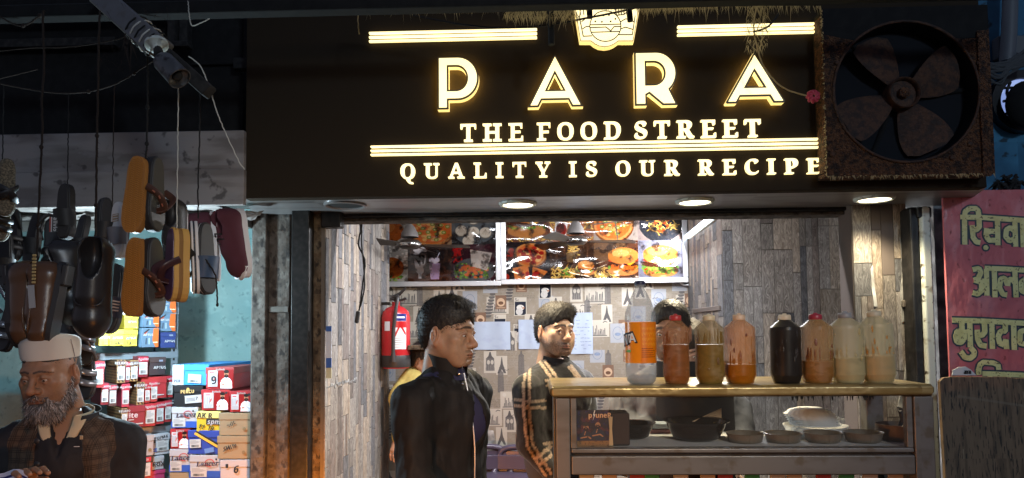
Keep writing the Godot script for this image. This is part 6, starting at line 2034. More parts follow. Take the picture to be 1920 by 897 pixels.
func build_hanging_shoes() -> void:
	var lump := noise_tex("rough", 0, 1, 0.09, 17)
	var orange := mat("orange_rubber", Color(0.42, 0.17, 0.035), 0.6)
	var bedgrey := mat("bed_grey", Color(0.07, 0.065, 0.06), 0.55)
	var brownstrap := mat("brown_strap", Color(0.09, 0.035, 0.02), 0.5)
	var purple := mat("bed_purple", Color(0.085, 0.04, 0.085), 0.3)
	var yellow := mat("yellow_foam", Color(0.55, 0.30, 0.07), 0.6)
	var black: Material = mats.black_rubber
	var maroon := mat("maroon_cloth", Color(0.075, 0.016, 0.026), 0.9, 0, null, 1, lump, 0.1)
	var white := mat("white_rubber", Color(0.60, 0.58, 0.58), 0.5)
	var tan := mat("tan_cork", Color(0.33, 0.25, 0.15), 0.8, 0, noise_tex("fine", 0.35, 1.0, 0.03, 5), 14.0)
	var blueish := mat("slate_patterned", Color(0.8, 0.8, 0.8), 0.6, 0, grime_tex("camo", Color(0.10, 0.12, 0.17), [[Color(0.30, 0.34, 0.42), 0.05, 0.1, 0.16, 1.0], [Color(0.03, 0.035, 0.05), 0.04, 0.1, 0.16, 1.0]], 128, 77), 12.0)
	var silver := mat("silver_leather", Color(0.23, 0.23, 0.25), 0.22, 0.5)
	var s: Node3D
	# the orange pairs in a chain
	s = slipper("orange ridged slipper sole uppermost in the chained pairs", 0.265, "slide", orange, orange, brownstrap, 0.03)
	hang(s, 257, 366, 2.3, Vector3(-0.05, -1, 0.0), Vector3(0.15, 0, -1))
	treads(s, 0.265, 0.03, mat("orange_tread", Color(0.50, 0.20, 0.03), 0.7))
	s = slipper("dark footbed slipper paired with upper orange sole, woven strap", 0.265, "thong", bedgrey, black, brownstrap, 0.03)
	hang(s, 288, 364, 2.33, Vector3(0.02, -1, 0.05), Vector3(0.99, 0, 0.12))
	weave(s, 0.265, 0.03)
	s = slipper("orange slipper sole in the lower chained pair", 0.27, "slide", orange, orange, brownstrap, 0.034)
	hang(s, 256, 520, 2.3, Vector3(0.02, -1, 0.05), Vector3(0.22, 0, -1))
	treads(s, 0.27, 0.034, mats.orange_tread)
	s = slipper("dark footbed slipper in the lower chained pair, woven strap", 0.275, "thong", bedgrey, black, brownstrap, 0.03)
	hang(s, 286, 520, 2.32, Vector3(0.05, -1, 0.05), Vector3(0.96, 0, 0.25))
	weave(s, 0.275, 0.03)
	# purple one with the thick yellow layered sole
	s = slipper("purple slipper with thick layered yellow sole and cross straps", 0.255, "thong", purple, yellow, mat("maroon_strap", Color(0.05, 0.018, 0.02), 0.4), 0.05, mat("yellow_dark", Color(0.25, 0.12, 0.03), 0.7))
	hang(s, 331, 497, 2.32, Vector3(-0.02, -1, 0.02), Vector3(-0.62, 0.0, 0.78))
	# dark patterned pair on the black string
	s = slipper("slate patterned slipper beside the purple one, edge on", 0.26, "thong", blueish, white, mats.rope_black, 0.022, blueish)
	hang(s, 364, 483, 2.4, Vector3(0.05, -1, 0.0), Vector3(-0.85, 0, 0.5))
	s = slipper("black slipper edge on with pale rim and blue strap", 0.26, "slide", black, black, mat("blue_strap", Color(0.05, 0.085, 0.15), 0.35), 0.022, white)
	hang(s, 384, 485, 2.42, Vector3(0.04, -1, 0.0), Vector3(0.92, 0, 0.38))
	# maroon trainers
	s = closed_shoe("maroon canvas trainer with white sole, right of all hanging shoes", "sneaker", maroon, white, 0.29)
	hang(s, 450, 456, 2.82, Vector3(0.12, -1, 0.05), Vector3(-0.62, 0.02, 0.75))
	s = closed_shoe("maroon canvas trainer half hidden behind the black slippers", "sneaker", maroon, white, 0.29)
	hang(s, 400, 462, 2.8, Vector3(0.06, -1, 0.05), Vector3(-0.92, 0, 0.25))
	s = closed_shoe("black shoe opening behind the purple slipper", "clog", black, white, 0.26)
	hang(s, 332, 440, 2.6, Vector3(0, -1, 0.1), Vector3(0.1, 0.1, 1))
	# white soled slide and black neighbour
	s = slipper("white footbed slide with grey strap beside the orange soles", 0.22, "slide", white, white, mat("grey_strap", Color(0.16, 0.16, 0.18), 0.5), 0.025)
	hang(s, 222, 432, 2.55, Vector3(0.05, -1, 0.1), Vector3(-0.25, 0, 1))
	stamp_mark(s)
	s = slipper("black slipper edge left of the white footbed slide", 0.2, "slide", black, black, black, 0.03)
	hang(s, 197, 420, 2.55, Vector3(0.02, -1, 0), Vector3(0.8, 0, 0.6))
	# black slide with its swing tag
	s = slipper("black slide hanging alone with a red and white name tag", 0.215, "slide", mat("bed_dark", Color(0.03, 0.026, 0.024), 0.6), black, black, 0.03)
	hang(s, 122, 397, 2.55, Vector3(0.02, -1, 0.05), Vector3(-0.12, 0, 1))
	var c := P(100, 421, 2.46)
	var t := thing("shoe_tag", "red and white swing tag lettered alivio on black slide", "tag", c)
	part("card", MB.new().box(Vector3.ZERO, Vector3(0.03, 0.055, 0.0015)), mats.black_rubber, t)
	decal(t, "red_edge", -0.0125, 0, 0.005, 0.055, 0.001, col_mat(Color(0.4, 0.06, 0.04)))
	decal(t, "white_edge", -0.0075, 0, 0.004, 0.055, 0.001, col_mat(Color(0.6, 0.6, 0.6)))
	scrawl(t, "alivio", 0.006, 0, 0.014, 0.0012, col_mat(Color(0.6, 0.6, 0.6)), -PI / 2)
	# brown leather shoes and the black clogs
	s = closed_shoe("brown leather loafer, left of the pair with a yellow tag", "loafer", mats.brown_leather, mats.black_rubber, 0.29)
	hang(s, 36, 572, 2.28, Vector3(0.14, -1, 0.05), Vector3(0.95, 0.1, 0.25))
	s = closed_shoe("brown leather loafer, right of the pair with a yellow tag", "loafer", mats.brown_leather, mats.black_rubber, 0.29)
	hang(s, 103, 573, 2.26, Vector3(-0.12, -1, 0.05), Vector3(-0.95, 0.1, 0.3))
	var yt := thing("yellow_tag", "ribbed yellow tag with clear ticket between the brown loafers", "tag", P(63, 505, 2.2))
	for k in 9: part("tag_rib", MB.new().box(Vector3(0, 0.045 - k * 0.011, 0), Vector3(0.014, 0.0085, 0.004), 0.002), mat("tag_yellow", Color(0.5, 0.36, 0.14), 0.5), yt)
	part("ticket", MB.new().at(Transform3D(Basis(Vector3(0, 0, 1), 0.1), Vector3(-0.004, -0.09, 0.002))).box(Vector3.ZERO, Vector3(0.022, 0.075, 0.001)), mat("ticket_clear", Color(0.35, 0.36, 0.36), 0.3), yt)
	s = closed_shoe("big black rubber clog with its opening to the street", "clog", mats.black_leather, mats.black_rubber, 0.33)
	hang(s, 180, 540, 2.25, Vector3(-0.04, -1, 0.12), Vector3(0.32, 0.1, 1))
	s = closed_shoe("black rubber clog behind the big one, left", "clog", mats.black_leather, mats.black_rubber, 0.3)
	hang(s, 148, 530, 2.4, Vector3(0.06, -1, 0.1), Vector3(-0.7, 0.1, 0.7))
	s = slipper("navy slide with four pale stripes under the black clog", 0.26, "slide", black, black, mat("navy_rubber", Color(0.012, 0.016, 0.035), 0.45), 0.03)
	hang(s, 208, 560, 2.5, Vector3(-0.1, -1, 0.1), Vector3(0.1, 0.1, 1))
	for k in 4: part("stripe", band([Vector3(0.012 + k * 0.011, -0.045, 0.022), Vector3(0.012 + k * 0.011, -0.02, 0.052 - k * 0.004), Vector3(0.012 + k * 0.011, 0.01, 0.055 - k * 0.004), Vector3(0.012 + k * 0.011, 0.045, 0.024)], 0.0028, 0.002, Vector3(0, 0, 1)), mat("stripe_pale", Color(0.42, 0.33, 0.28), 0.5), s)
	# tan sandal at the edge
	s = slipper("tan cork sandal with black straps at the left edge", 0.2, "cross", tan, tan, black, 0.035)
	hang(s, 8, 352, 2.3, Vector3(-0.05, -1, 0.0), Vector3(0.75, 0.1, 0.6))
	s = slipper("tan cork sandal hanging below the first at left edge", 0.18, "sandal", tan, tan, black, 0.035)
	hang(s, 2, 405, 2.35, Vector3(-0.1, -1, 0.0), Vector3(0.6, 0.1, 0.8))
	# darker ones behind
	var back := [[22, 440, 2.7, "sandal", "black sandal in the dark left of the swing tag", 0.22, 0.2], [62, 450, 2.75, "slide", "black slide in the dark above the brown loafers", 0.22, -0.3], [100, 462, 2.8, "sandal", "black sandal behind the black slide with tag", 0.24, 0.5], [150, 450, 2.85, "slide", "black slide behind the clogs at upper left", 0.22, -0.5], [5, 490, 2.6, "slide", "black slide cut by the left edge", 0.24, 0.3]]
	for q in back:
		s = slipper(q[4], q[5], q[3], black, black, black, 0.025)
		hang(s, q[0], q[1], q[2], Vector3(q[6] * 0.3, -1, 0.1), Vector3(q[6], 0.1, 1))
	for q in [[152, 628, 2.62, "silver and black strapped sandal behind the old shopkeeper's cap", 0.5], [126, 620, 2.7, "silver strapped sandal between brown loafer and clog", -0.5], [158, 690, 2.64, "black strapped sandal behind the old shopkeeper's ear", 0.2], [18, 600, 2.6, "silver sandal low at the left edge", -0.3]]:
		s = slipper(q[3], 0.25, "sandal", black, black, silver, 0.02)
		hang(s, q[0], q[1], q[2], Vector3(q[4] * 0.3, -1, 0.15), Vector3(q[4], 0.25, 1))
func stamp_mark(s: Node3D) -> void:
	part("brand_mark", MB.new().box(Vector3(-0.045, 0, 0.0165), Vector3(0.03, 0.028, 0.0008)), mat("mark_tan", Color(0.33, 0.22, 0.13), 0.6), s)
	for k in 3: part("mark_line", MB.new().box(Vector3(-0.055 + k * 0.01, 0, 0.0172), Vector3(0.003, 0.022, 0.0008)), mats.white_rubber, s)
func weave(s: Node3D, l: float, thick: float) -> void:
	# terracotta checks woven into the straps
	var m := mat("woven_terracotta", Color(0.33, 0.10, 0.05), 0.6)
	var t := thick / 2
	var w := l * 0.37
	var hgt := l * 0.16
	for sd in [-1, 1]:
		var path := lerp_path([Vector3(l * 0.2, sd * w * 0.08, t + hgt * 0.7), Vector3(l * 0.06, sd * w * 0.38, t + hgt * 0.75), Vector3(-l * 0.06, sd * w * 0.47, t * 0.4)], 8)
		for k in range(1, 7):
			var dir: Vector3 = (path[k + 1] - path[k - 1]).normalized()
			var up := Vector3(0.0, sd * 0.55, 0.85).normalized()
			up = (up - dir * up.dot(dir)).normalized()
			part("woven_check", MB.new().at(Transform3D(Basis(dir, up.cross(dir), up), path[k] + up * 0.0035)).box(Vector3((0.004 if k % 2 else -0.002), (0.004 if k % 2 else -0.004), 0), Vector3(0.012, 0.007, 0.003), 0.001), m, s)
func flood_lamp() -> void:
	# unlit tin lamp tied to a steel arm in the dark recess
	var arm := thing("wired_bracket", "angled steel arm bound with wire over the hanging shoes", "bracket")
	var a := P(192, -4, 2.45)
	var b := P(300, 92, 2.25)
	var dir := (b - a).normalized()
	var up := dir.cross(Vector3(0, 0, 1)).normalized()
	var bs := Basis(up, dir.cross(up) * -1.0, dir)
	part("square_tube", MB.new().at(Transform3D(bs, (a + b) / 2)).box(Vector3.ZERO, Vector3(0.078, 0.07, a.distance_to(b)), 0.006), mats.steel, arm)
	var c := P(385, 168, 2.22)
	var d2 := (c - b).normalized()
	var up2 := d2.cross(Vector3(0, 0, 1)).normalized()
	part("wooden_tail", MB.new().at(Transform3D(Basis(up2, d2.cross(up2) * -1.0, d2), (b + c) / 2 - Vector3(0, 0, 0.03))).box(Vector3.ZERO, Vector3(0.045, 0.045, b.distance_to(c)), 0.005), mats.soot_grey, arm)
	for k in 5:
		var q := a.lerp(b, 0.62 + k * 0.075)
		var loop := []
		for j in 13: loop.append(q + (up * cos(TAU * j / 12) + Vector3(0, 0, 1) * sin(TAU * j / 12)) * 0.047)
		part("wire_wrap", MB.new().tube(loop, 0.003, 5, false), mats.cord_white if k % 2 else mats.rope_black, arm)
	var o := thing("tin_lamp", "unlit grey tin lamp hanging tilted from the steel arm", "lamp")
	var p0 := P(293, 84, 2.19)
	var ax := (P(337, 146, 2.155) - P(301, 108, 2.17)).normalized()
	var f := Basis(Quaternion(Vector3(0, 1, 0), ax))
	part("ceramic_rose", MB.new().at(Transform3D(Basis(Quaternion(Vector3(0, 1, 0), (ax + Vector3(-0.3, -0.6, 0.3)).normalized())), p0)).lathe([Vector2(0.0, -0.008), Vector2(0.036, -0.006), Vector2(0.036, 0.004), Vector2(0.018, 0.012), Vector2(0.014, 0.026), Vector2(0, 0.026)], 24), mats.enamel_white, o)
	part("socket", MB.new().tube([p0, P(298, 104, 2.17)], [0.012, 0.016], 10), mats.soot_grey, o)
	var can := P(303, 112, 2.17)
	part("tin_can", MB.new().at(Transform3D(f, can)).lathe([Vector2(0.0, -0.004), Vector2(0.028, -0.002), Vector2(0.034, 0.01), Vector2(0.036, 0.095), Vector2(0.038, 0.098), Vector2(0.0345, 0.098), Vector2(0.033, 0.09), Vector2(0.0, 0.075)], 28), mat("tin_grey", Color(0.22, 0.22, 0.22), 0.45, 0.4, grime_tex("tin", Color(0.8, 0.8, 0.8), [[Color(0.25, 0.2, 0.16), 0.02, 0.0, 0.4, 0.9]], 128, 88), 9.0), o)
	part("lamp_base", MB.new().at(Transform3D(f, can + ax * 0.08)).lathe([Vector2(0.018, 0), Vector2(0.016, 0.01), Vector2(0.006, 0.014), Vector2(0, 0.014)], 16), mats.soot_grey, o)
func build_wires() -> void:
	# strings that carry the shoes, each from the recess down to its pair
	var st := [
		[[[80, 20], [80, 60], [82, 120], [78, 190], [78, 260], [74, 350], [70, 440], [68, 492]], 2.35, 0.0075, "rope_brown", "frayed brown rope down to the brown loafers"],
		[[[128, 178], [127, 260], [126, 345]], 2.55, 0.004, "rope_black", "thin dark string down to the black slide with tag"],
		[[[187, 20], [184, 90], [183, 170], [181, 260], [180, 340], [179, 400], [178, 450]], 2.3, 0.0075, "rope_brown", "knotted brown rope down to the black clogs"],
		[[[214, 160], [212, 250], [211, 330], [210, 388]], 2.55, 0.004, "rope_brown", "thin brown string down to the white footbed slide"],
		[[[277, 80], [276, 160], [275, 240], [273, 298]], 2.3, 0.006, "rope_black", "dark knotted string down to the orange soles"],
		[[[334, 156], [333, 250], [332, 340], [331, 428]], 2.28, 0.0038, "cord_white", "white cord from the tin lamp to the purple slipper"],
		[[[374, 172], [374, 260], [371, 330], [371, 410]], 2.4, 0.005, "rope_black", "black string with a knot down to the slate slippers"],
		[[[6, 160], [5, 230], [4, 300]], 2.3, 0.004, "rope_black", "dark string at the left edge above the tan sandal"],
		[[[354, 106], [376, 125], [392, 165], [408, 215], [428, 262], [446, 300], [458, 318]], 2.3, 0.0038, "cord_white", "pale wire curving down to the corner of the sign"],
		[[[352, 2], [355, 34], [360, 48], [374, 44], [392, 35]], 2.5, 0.004, "cord_white", "short pale wire hooked under the top beam"],
		[[[0, 157], [40, 165], [90, 173], [130, 175], [175, 170], [215, 158], [250, 138], [290, 112]], 2.6, 0.006, "rope_brown", "sagging line strung across the dark recess"],
		[[[-20, 152], [30, 140], [70, 130]], 2.6, 0.005, "rope_brown", "short sagging line at the left of the recess"],
		[[[-10, 25], [25, 45], [50, 46], [85, 20]], 2.5, 0.007, "rope_brown", "slack loop of rope at the upper left corner"],
		[[[0, 96], [60, 90], [130, 88], [200, 78], [240, 68]], 2.7, 0.005, "rope_brown", "dusty wire along the dark timber"],
		[[[545, 588], [546, 560], [544, 540]], 2.6, 0.001, "rope_black", ""]]
	for q in st:
		if q[4] == "": continue
		var o := thing("string", q[4], "string", Vector3.ZERO, "strings and wires over the shoe shop")
		var path := ppath(q[0], q[1], 40, 0.0012)
		part("cord", MB.new().tube(path, q[2] * 0.5, 6), mats[q[3]], o)
		if q[2] >= 0.006:
			var fz := MB.new()
			for k in 90:
				var p: Vector3 = path[rng.randi() % path.size()]
				fz.blade(p, p + Vector3(rng.randf_range(-0.014, 0.014), rng.randf_range(-0.02, 0.012), rng.randf_range(-0.01, 0.01)), Vector3(0.0008, 0.0006, 0), Vector3(0, 0, 1))
			tag(part("fray", fz, mats[q[3]], o), "", "", "", "stuff")
			for k in 2:
				var p: Vector3 = path[int(path.size() * (0.55 + 0.3 * k)) % path.size()]
				part("knot", MB.new().ball(p, Vector3(0.007, 0.009, 0.007), 8, 6), mats[q[3]], o)
	var tail := thing("string", "braided black string end below the slate slippers", "string", Vector3.ZERO, "strings and wires over the shoe shop")
	part("cord", MB.new().tube(ppath([[385, 486], [398, 505], [404, 520], [406, 545], [407, 572]], 2.38, 30, 0.0015), 0.0028, 6), mats.rope_black, tail)
	part("knot", MB.new().ball(P(407, 572, 2.38), Vector3(0.005, 0.007, 0.005), 8, 6), mats.rope_black, tail)
	# cobwebbed cables over the sign
	var cb := thing("cobwebbed_cable", "cobwebbed black cable sagging along the top of the sign", "cable")
	part("cable_run", MB.new().tube(ppath([[672, 12], [740, 22], [830, 40], [930, 52], [1020, 48], [1090, 36], [1180, 18], [1200, 10]], 2.72, 50, 0.002), 0.0045, 6), mats.rope_black, cb)
	part("cable_run", MB.new().tube(ppath([[1418, 12], [1414, 50], [1420, 90], [1436, 130], [1470, 165], [1522, 182]], 2.8, 40, 0.001), 0.003, 6), mats.cobweb, cb)
	part("cable_run", MB.new().tube(ppath([[1412, 60], [1440, 50], [1462, 24]], 2.78, 16, 0.001), 0.004, 6), mats.rope_black, cb)
	part("cable_run", MB.new().tube(ppath([[672, 10], [671, 40], [673, 64]], 2.7, 16, 0.001), 0.0025, 6), mats.cobweb, cb)
	for q in [[1032, 10, 1034, 84, 0.013], [1178, 0, 1182, 40, 0.012], [1105, 0, 1106, 30, 0.012]]:
		part("dangling_end", MB.new().tube([P(q[0], q[1], 2.66), P(q[2], q[3], 2.66)], q[4], 8), mats.soot, cb)
	var web := MB.new()
	for k in 1500:
		var x := rng.randf_range(670, 1540)
		if k < 420: x = rng.randf_range(945, 1080)
		elif k < 640: x = rng.randf_range(1195, 1300)
		elif k < 830: x = rng.randf_range(1400, 1440)
		var y := 11.0
		if x > 1400 and x < 1440 and rng.randf() < 0.8: y = rng.randf_range(10, 95)
		elif x > 940 and x < 1090: y = rng.randf_range(10, 34)
		var s := P(x, y, 2.62 + rng.randf_range(-0.03, 0.12))
		var drop := rng.randf_range(0.006, 0.04) * (1.0 if rng.randf() < 0.9 else 2.0)
		web.blade(s, s + Vector3(rng.randf_range(-0.02, 0.02), -drop, rng.randf_range(-0.01, 0.01)), Vector3(rng.randf_range(0.0005, 0.0018), 0, 0), Vector3(0, 0, 1))
	tag(part("cobweb_fringe", web, mats.cobweb, cb), "", "", "", "stuff")
	var web2 := MB.new()
	for k in 150:
		var s := P(rng.randf_range(180, 320), rng.randf_range(5, 130), 2.3 + rng.randf_range(0, 0.3))
		web2.blade(s, s + Vector3(rng.randf_range(-0.05, 0.05), -rng.randf_range(0.01, 0.06), rng.randf_range(-0.02, 0.02)), Vector3(rng.randf_range(0.0004, 0.001), 0, 0), Vector3(0, 0, 1))
	for k in 10:
		var s := P(rng.randf_range(228, 250), rng.randf_range(60, 90), 2.28)
		web2.blade(s, s + Vector3(rng.randf_range(-0.02, 0.03), -rng.randf_range(0.04, 0.13), 0), Vector3(0.003, 0.001, 0), Vector3(0, 0, 1))
	solo("cobweb_tangle", web2, mats.rope_brown, "tangled cobwebs and straw round the steel arm", "cobweb", "", "stuff")
	# red plastic rosette on the fan's edge
	var ro := thing("plastic_rosette", "small red plastic rosette tied at the exhaust fan's left edge", "rosette", P(1524, 182, 2.68))
	var pr := mat("rosette_red", Color(0.50, 0.035, 0.06), 0.5)
	for k in 9:
		var a := k * 0.75
		part("petal", MB.new().tube(lerp_path([Vector3(cos(a) * 0.006, sin(a) * 0.006, 0.012), Vector3(cos(a + 0.5) * 0.018, sin(a + 0.5) * 0.018, 0.012), Vector3(cos(a + 1.1) * 0.024, sin(a + 1.1) * 0.024, 0.0)], 8), [0.004, 0.005, 0.006, 0.007, 0.007, 0.006, 0.006, 0.005, 0.003], 6), pr, ro)
# ---------------------------------------------------------------- the glass counter and what stands on it
const CF := 2.3   # distance of the counter's front edge
func build_counter() -> void:
	var o := thing("food_counter", "steel glass-fronted food counter with gold light painted into its top, bottles standing on it", "counter")
	var d2 := 2.72
	var a := P(1031, 727, CF)
	var b := P(1757, 742, CF)
	var yt := (a.y + P(1757, 719, CF).y) / 2
	var yb := (P(1031, 748, CF).y + b.y) / 2
	var zc := zd((CF + d2) / 2)
	# rolled top: a bevelled slab with a lip
	part("top", MB.new().box(Vector3((a.x + b.x) / 2, (yt + yb) / 2, zc), Vector3(b.x - a.x, yt - yb, d2 - CF), 0.012), mats.counter_top_gold_light, o)
	var lx := P(1041, 760, CF + 0.02)
	var l2 := P(1069, 760, CF + 0.02)
	var r1 := P(1714, 760, CF + 0.02)
	var r2 := P(1752, 760, CF + 0.02)
	for q in [[lx.x, l2.x], [r1.x, r2.x]]:
		for dd in [CF + 0.02, d2 - 0.07]:
			part("leg", blk(q[0], q[1], 0.0, yb - 0.001, dd, dd + 0.05, 0.005), mats.steel, o)
	var gx0 := P(1075, 800, CF + 0.03).x
	var gx1 := P(1709, 800, CF + 0.03).x
	var y1 := P(1400, 841, CF + 0.03).y
	for q in [[841, 851, 0.022], [855, 892, 0.018]]:
		var u := P(1300, q[0], CF + q[2])
		var w := P(1300, q[1], CF + q[2])
		part("rail", blk(l2.x + 0.001, r1.x - 0.001, w.y, u.y, CF + q[2], CF + q[2] + 0.04, 0.005), mats.steel, o)
	part("frame_strip", blk(l2.x + 0.001, l2.x + 0.022, y1, yb - 0.001, CF + 0.026, CF + 0.05, 0.003), mats.steel, o)
	part("frame_strip", blk(r1.x - 0.022, r1.x - 0.001, y1, yb - 0.001, CF + 0.026, CF + 0.05, 0.003), mats.steel, o)
	var gm := mat("counter_glass", Color(0.3, 0.3, 0.28, 0.02), 0.04)
	gm.transparency = BaseMaterial3D.TRANSPARENCY_ALPHA
	gm.metallic_specular = 0.3
	part("glass_pane", blk(l2.x + 0.02, r1.x - 0.02, y1 + 0.002, yb - 0.002, CF + 0.034, CF + 0.038), gm, o)
	part("glass_pane", blk(l2.x + 0.001, l2.x + 0.004, y1 + 0.002, yb - 0.002, CF + 0.06, d2 - 0.08), gm, o)
	part("shelf", blk(l2.x - 0.01, r2.x - 0.01, y1 - 0.025, y1 - 0.001, CF + 0.063, d2 - 0.01, 0.002), mat("shelf_white", Color(0.62, 0.62, 0.60), 0.4), o)
	part("lower_panel", blk(l2.x + 0.002, r1.x - 0.002, 0.14, P(1300, 897, CF + 0.1).y - 0.02, CF + 0.1, CF + 0.12), mats.black_steel, o)
	part("side_panel", blk(r2.x - 0.01, r2.x + 0.006, 0.14, y1, CF + 0.075, d2 - 0.03), mats.steel, o)
	# drips under the lip
	var dr := MB.new()
	for k in 40:
		var x := rng.randf_range(P(1480, 740, CF).x, P(1640, 740, CF).x)
		var s := Vector3(x, yb + 0.001, zd(CF) - 0.004)
		dr.tube([s, s - Vector3(0, rng.randf_range(0.004, 0.016), 0)], [0.0022, 0.001], 5)
	tag(part("grease_drips", dr, mats.soot, o), "", "", "", "stuff")
	# glimpses of packets under the counter
	for k in 14:
		var x := 1100 + k * 44 + rng.randf_range(-10, 10)
		var c := P(x, 905, CF + 0.09)
		tag(solo("packet", MB.new().box(Vector3(c.x, c.y + 0.002, c.z), Vector3(0.05, 0.06, 0.012), 0.003), col_mat([Color(0.5, 0.5, 0.48), Color(0.5, 0.4, 0.3), Color(0.35, 0.05, 0.05), Color(0.05, 0.3, 0.12)][k % 4])), ["white", "cream", "red", "green"][k % 4] + " packet hung under the lower rail, number %s from the counter's left leg" % ["one", "two", "three", "four", "five", "six", "seven", "eight", "nine", "ten", "eleven", "twelve", "thirteen", "fourteen"][k], "packet", "packets under the counter")
	advert(o, l2.x + 0.03, y1, yb)
	bowls(y1)
	soda_bottle(yt)
	var sauce := [
		[1269, 589, 48, Color(0.34, 0.13, 0.03), 0.68, Color(0.16, 0.04, 0.012), Color(0.42, 0.03, 0.03), "orange-brown sauce bottle with red cap next to the soda bottle"],
		[1332, 589, 50, Color(0.30, 0.19, 0.035), 0.68, Color(0.12, 0.055, 0.012), Color(0.62, 0.52, 0.34), "mustard sauce bottle with cream cap and brown streaks"],
		[1389, 588, 50, Color(0.58, 0.20, 0.004), 0.33, Color(0.13, 0.025, 0.008), Color(0.62, 0.44, 0.3), "bright orange bottle with dark sauce in its lower third"],
		[1475, 588, 50, Color(0.02, 0.016, 0.013), 0.92, Color(0.012, 0.009, 0.008), Color(0.58, 0.48, 0.34), "black soy sauce bottle with cream cap"],
		[1533, 587, 51, Color(0.42, 0.21, 0.045), 0.38, Color(0.15, 0.03, 0.008), Color(0.30, 0.02, 0.04), "pale orange bottle with dark red cap, third from the right"],
		[1591, 584, 53, Color(0.52, 0.46, 0.26), 0.42, Color(0.46, 0.36, 0.16), Color(0.26, 0.26, 0.27), "pale yellow sauce bottle with grey cap"],
		[1648, 581, 54, Color(0.56, 0.52, 0.30), 0.45, Color(0.50, 0.24, 0.04), Color(0.60, 0.52, 0.36), "pale bottle with cream cap and orange sauce, rightmost"]]
	for q in sauce: sauce_bottle(q, yt)
func octo(r: float, y: float, flat: float) -> Array:
	# rounded square ring
	var p := []
	for k in 28:
		var a := TAU * k / 28
		var c := cos(a)
		var s := sin(a)
		var e := 2.0 / flat
		p.append(Vector3(signf(c) * pow(absf(c), e) * r, y, signf(s) * pow(absf(s), e) * r))
	return p
func loft(rings: Array, closed_top := true) -> MB:
	var m := MB.new()
	var n: int = rings[0].size()
	for i in rings.size() - 1:
		for k in n:
			var a: Vector3 = rings[i][k]
			var b: Vector3 = rings[i][(k + 1) % n]
			var c: Vector3 = rings[i + 1][(k + 1) % n]
			var d: Vector3 = rings[i + 1][k]
			var flatn := Vector3((a.x + d.x), 0, (a.z + d.z)).normalized()
			var flat2 := Vector3((b.x + c.x), 0, (b.z + c.z)).normalized()
			var ra := Vector2(a.x, a.z).length()
			var rd := Vector2(d.x, d.z).length()
			var sl := clampf((ra - rd) / maxf(absf(d.y - a.y), 0.0005), -3, 3) * signf(d.y - a.y + 1e-9)
			var q := m.vert(a, (flatn + Vector3(0, sl, 0)).normalized(), Vector2(float(k) / n, a.y))
			m.vert(b, (flat2 + Vector3(0, sl, 0)).normalized(), Vector2(float(k + 1) / n, b.y))
			m.vert(c, (flat2 + Vector3(0, sl, 0)).normalized(), Vector2(float(k + 1) / n, c.y))
			m.vert(d, (flatn + Vector3(0, sl, 0)).normalized(), Vector2(float(k) / n, d.y))
			m.quad(q, q + 1, q + 2, q + 3)
	for e in [0, rings.size() - 1]:
		if e and not closed_top: continue
		var q := m.v.size()
		for p in rings[e]: m.vert(p, Vector3(0, 1 if e else -1, 0))
		for k in range(1, n - 1): m.tri(q, q + k, q + k + 1)
	return m
func plastic(c: Color, alpha: float) -> StandardMaterial3D:
	var key := "plastic_%s" % c.to_html(false)
	var m := mat(key, Color(c.r, c.g, c.b, alpha), 0.32)
	m.transparency = BaseMaterial3D.TRANSPARENCY_ALPHA
	m.metallic_specular = 0.35
	m.backlight_enabled = true
	m.backlight = Color(0.45, 0.45, 0.45)
	return m
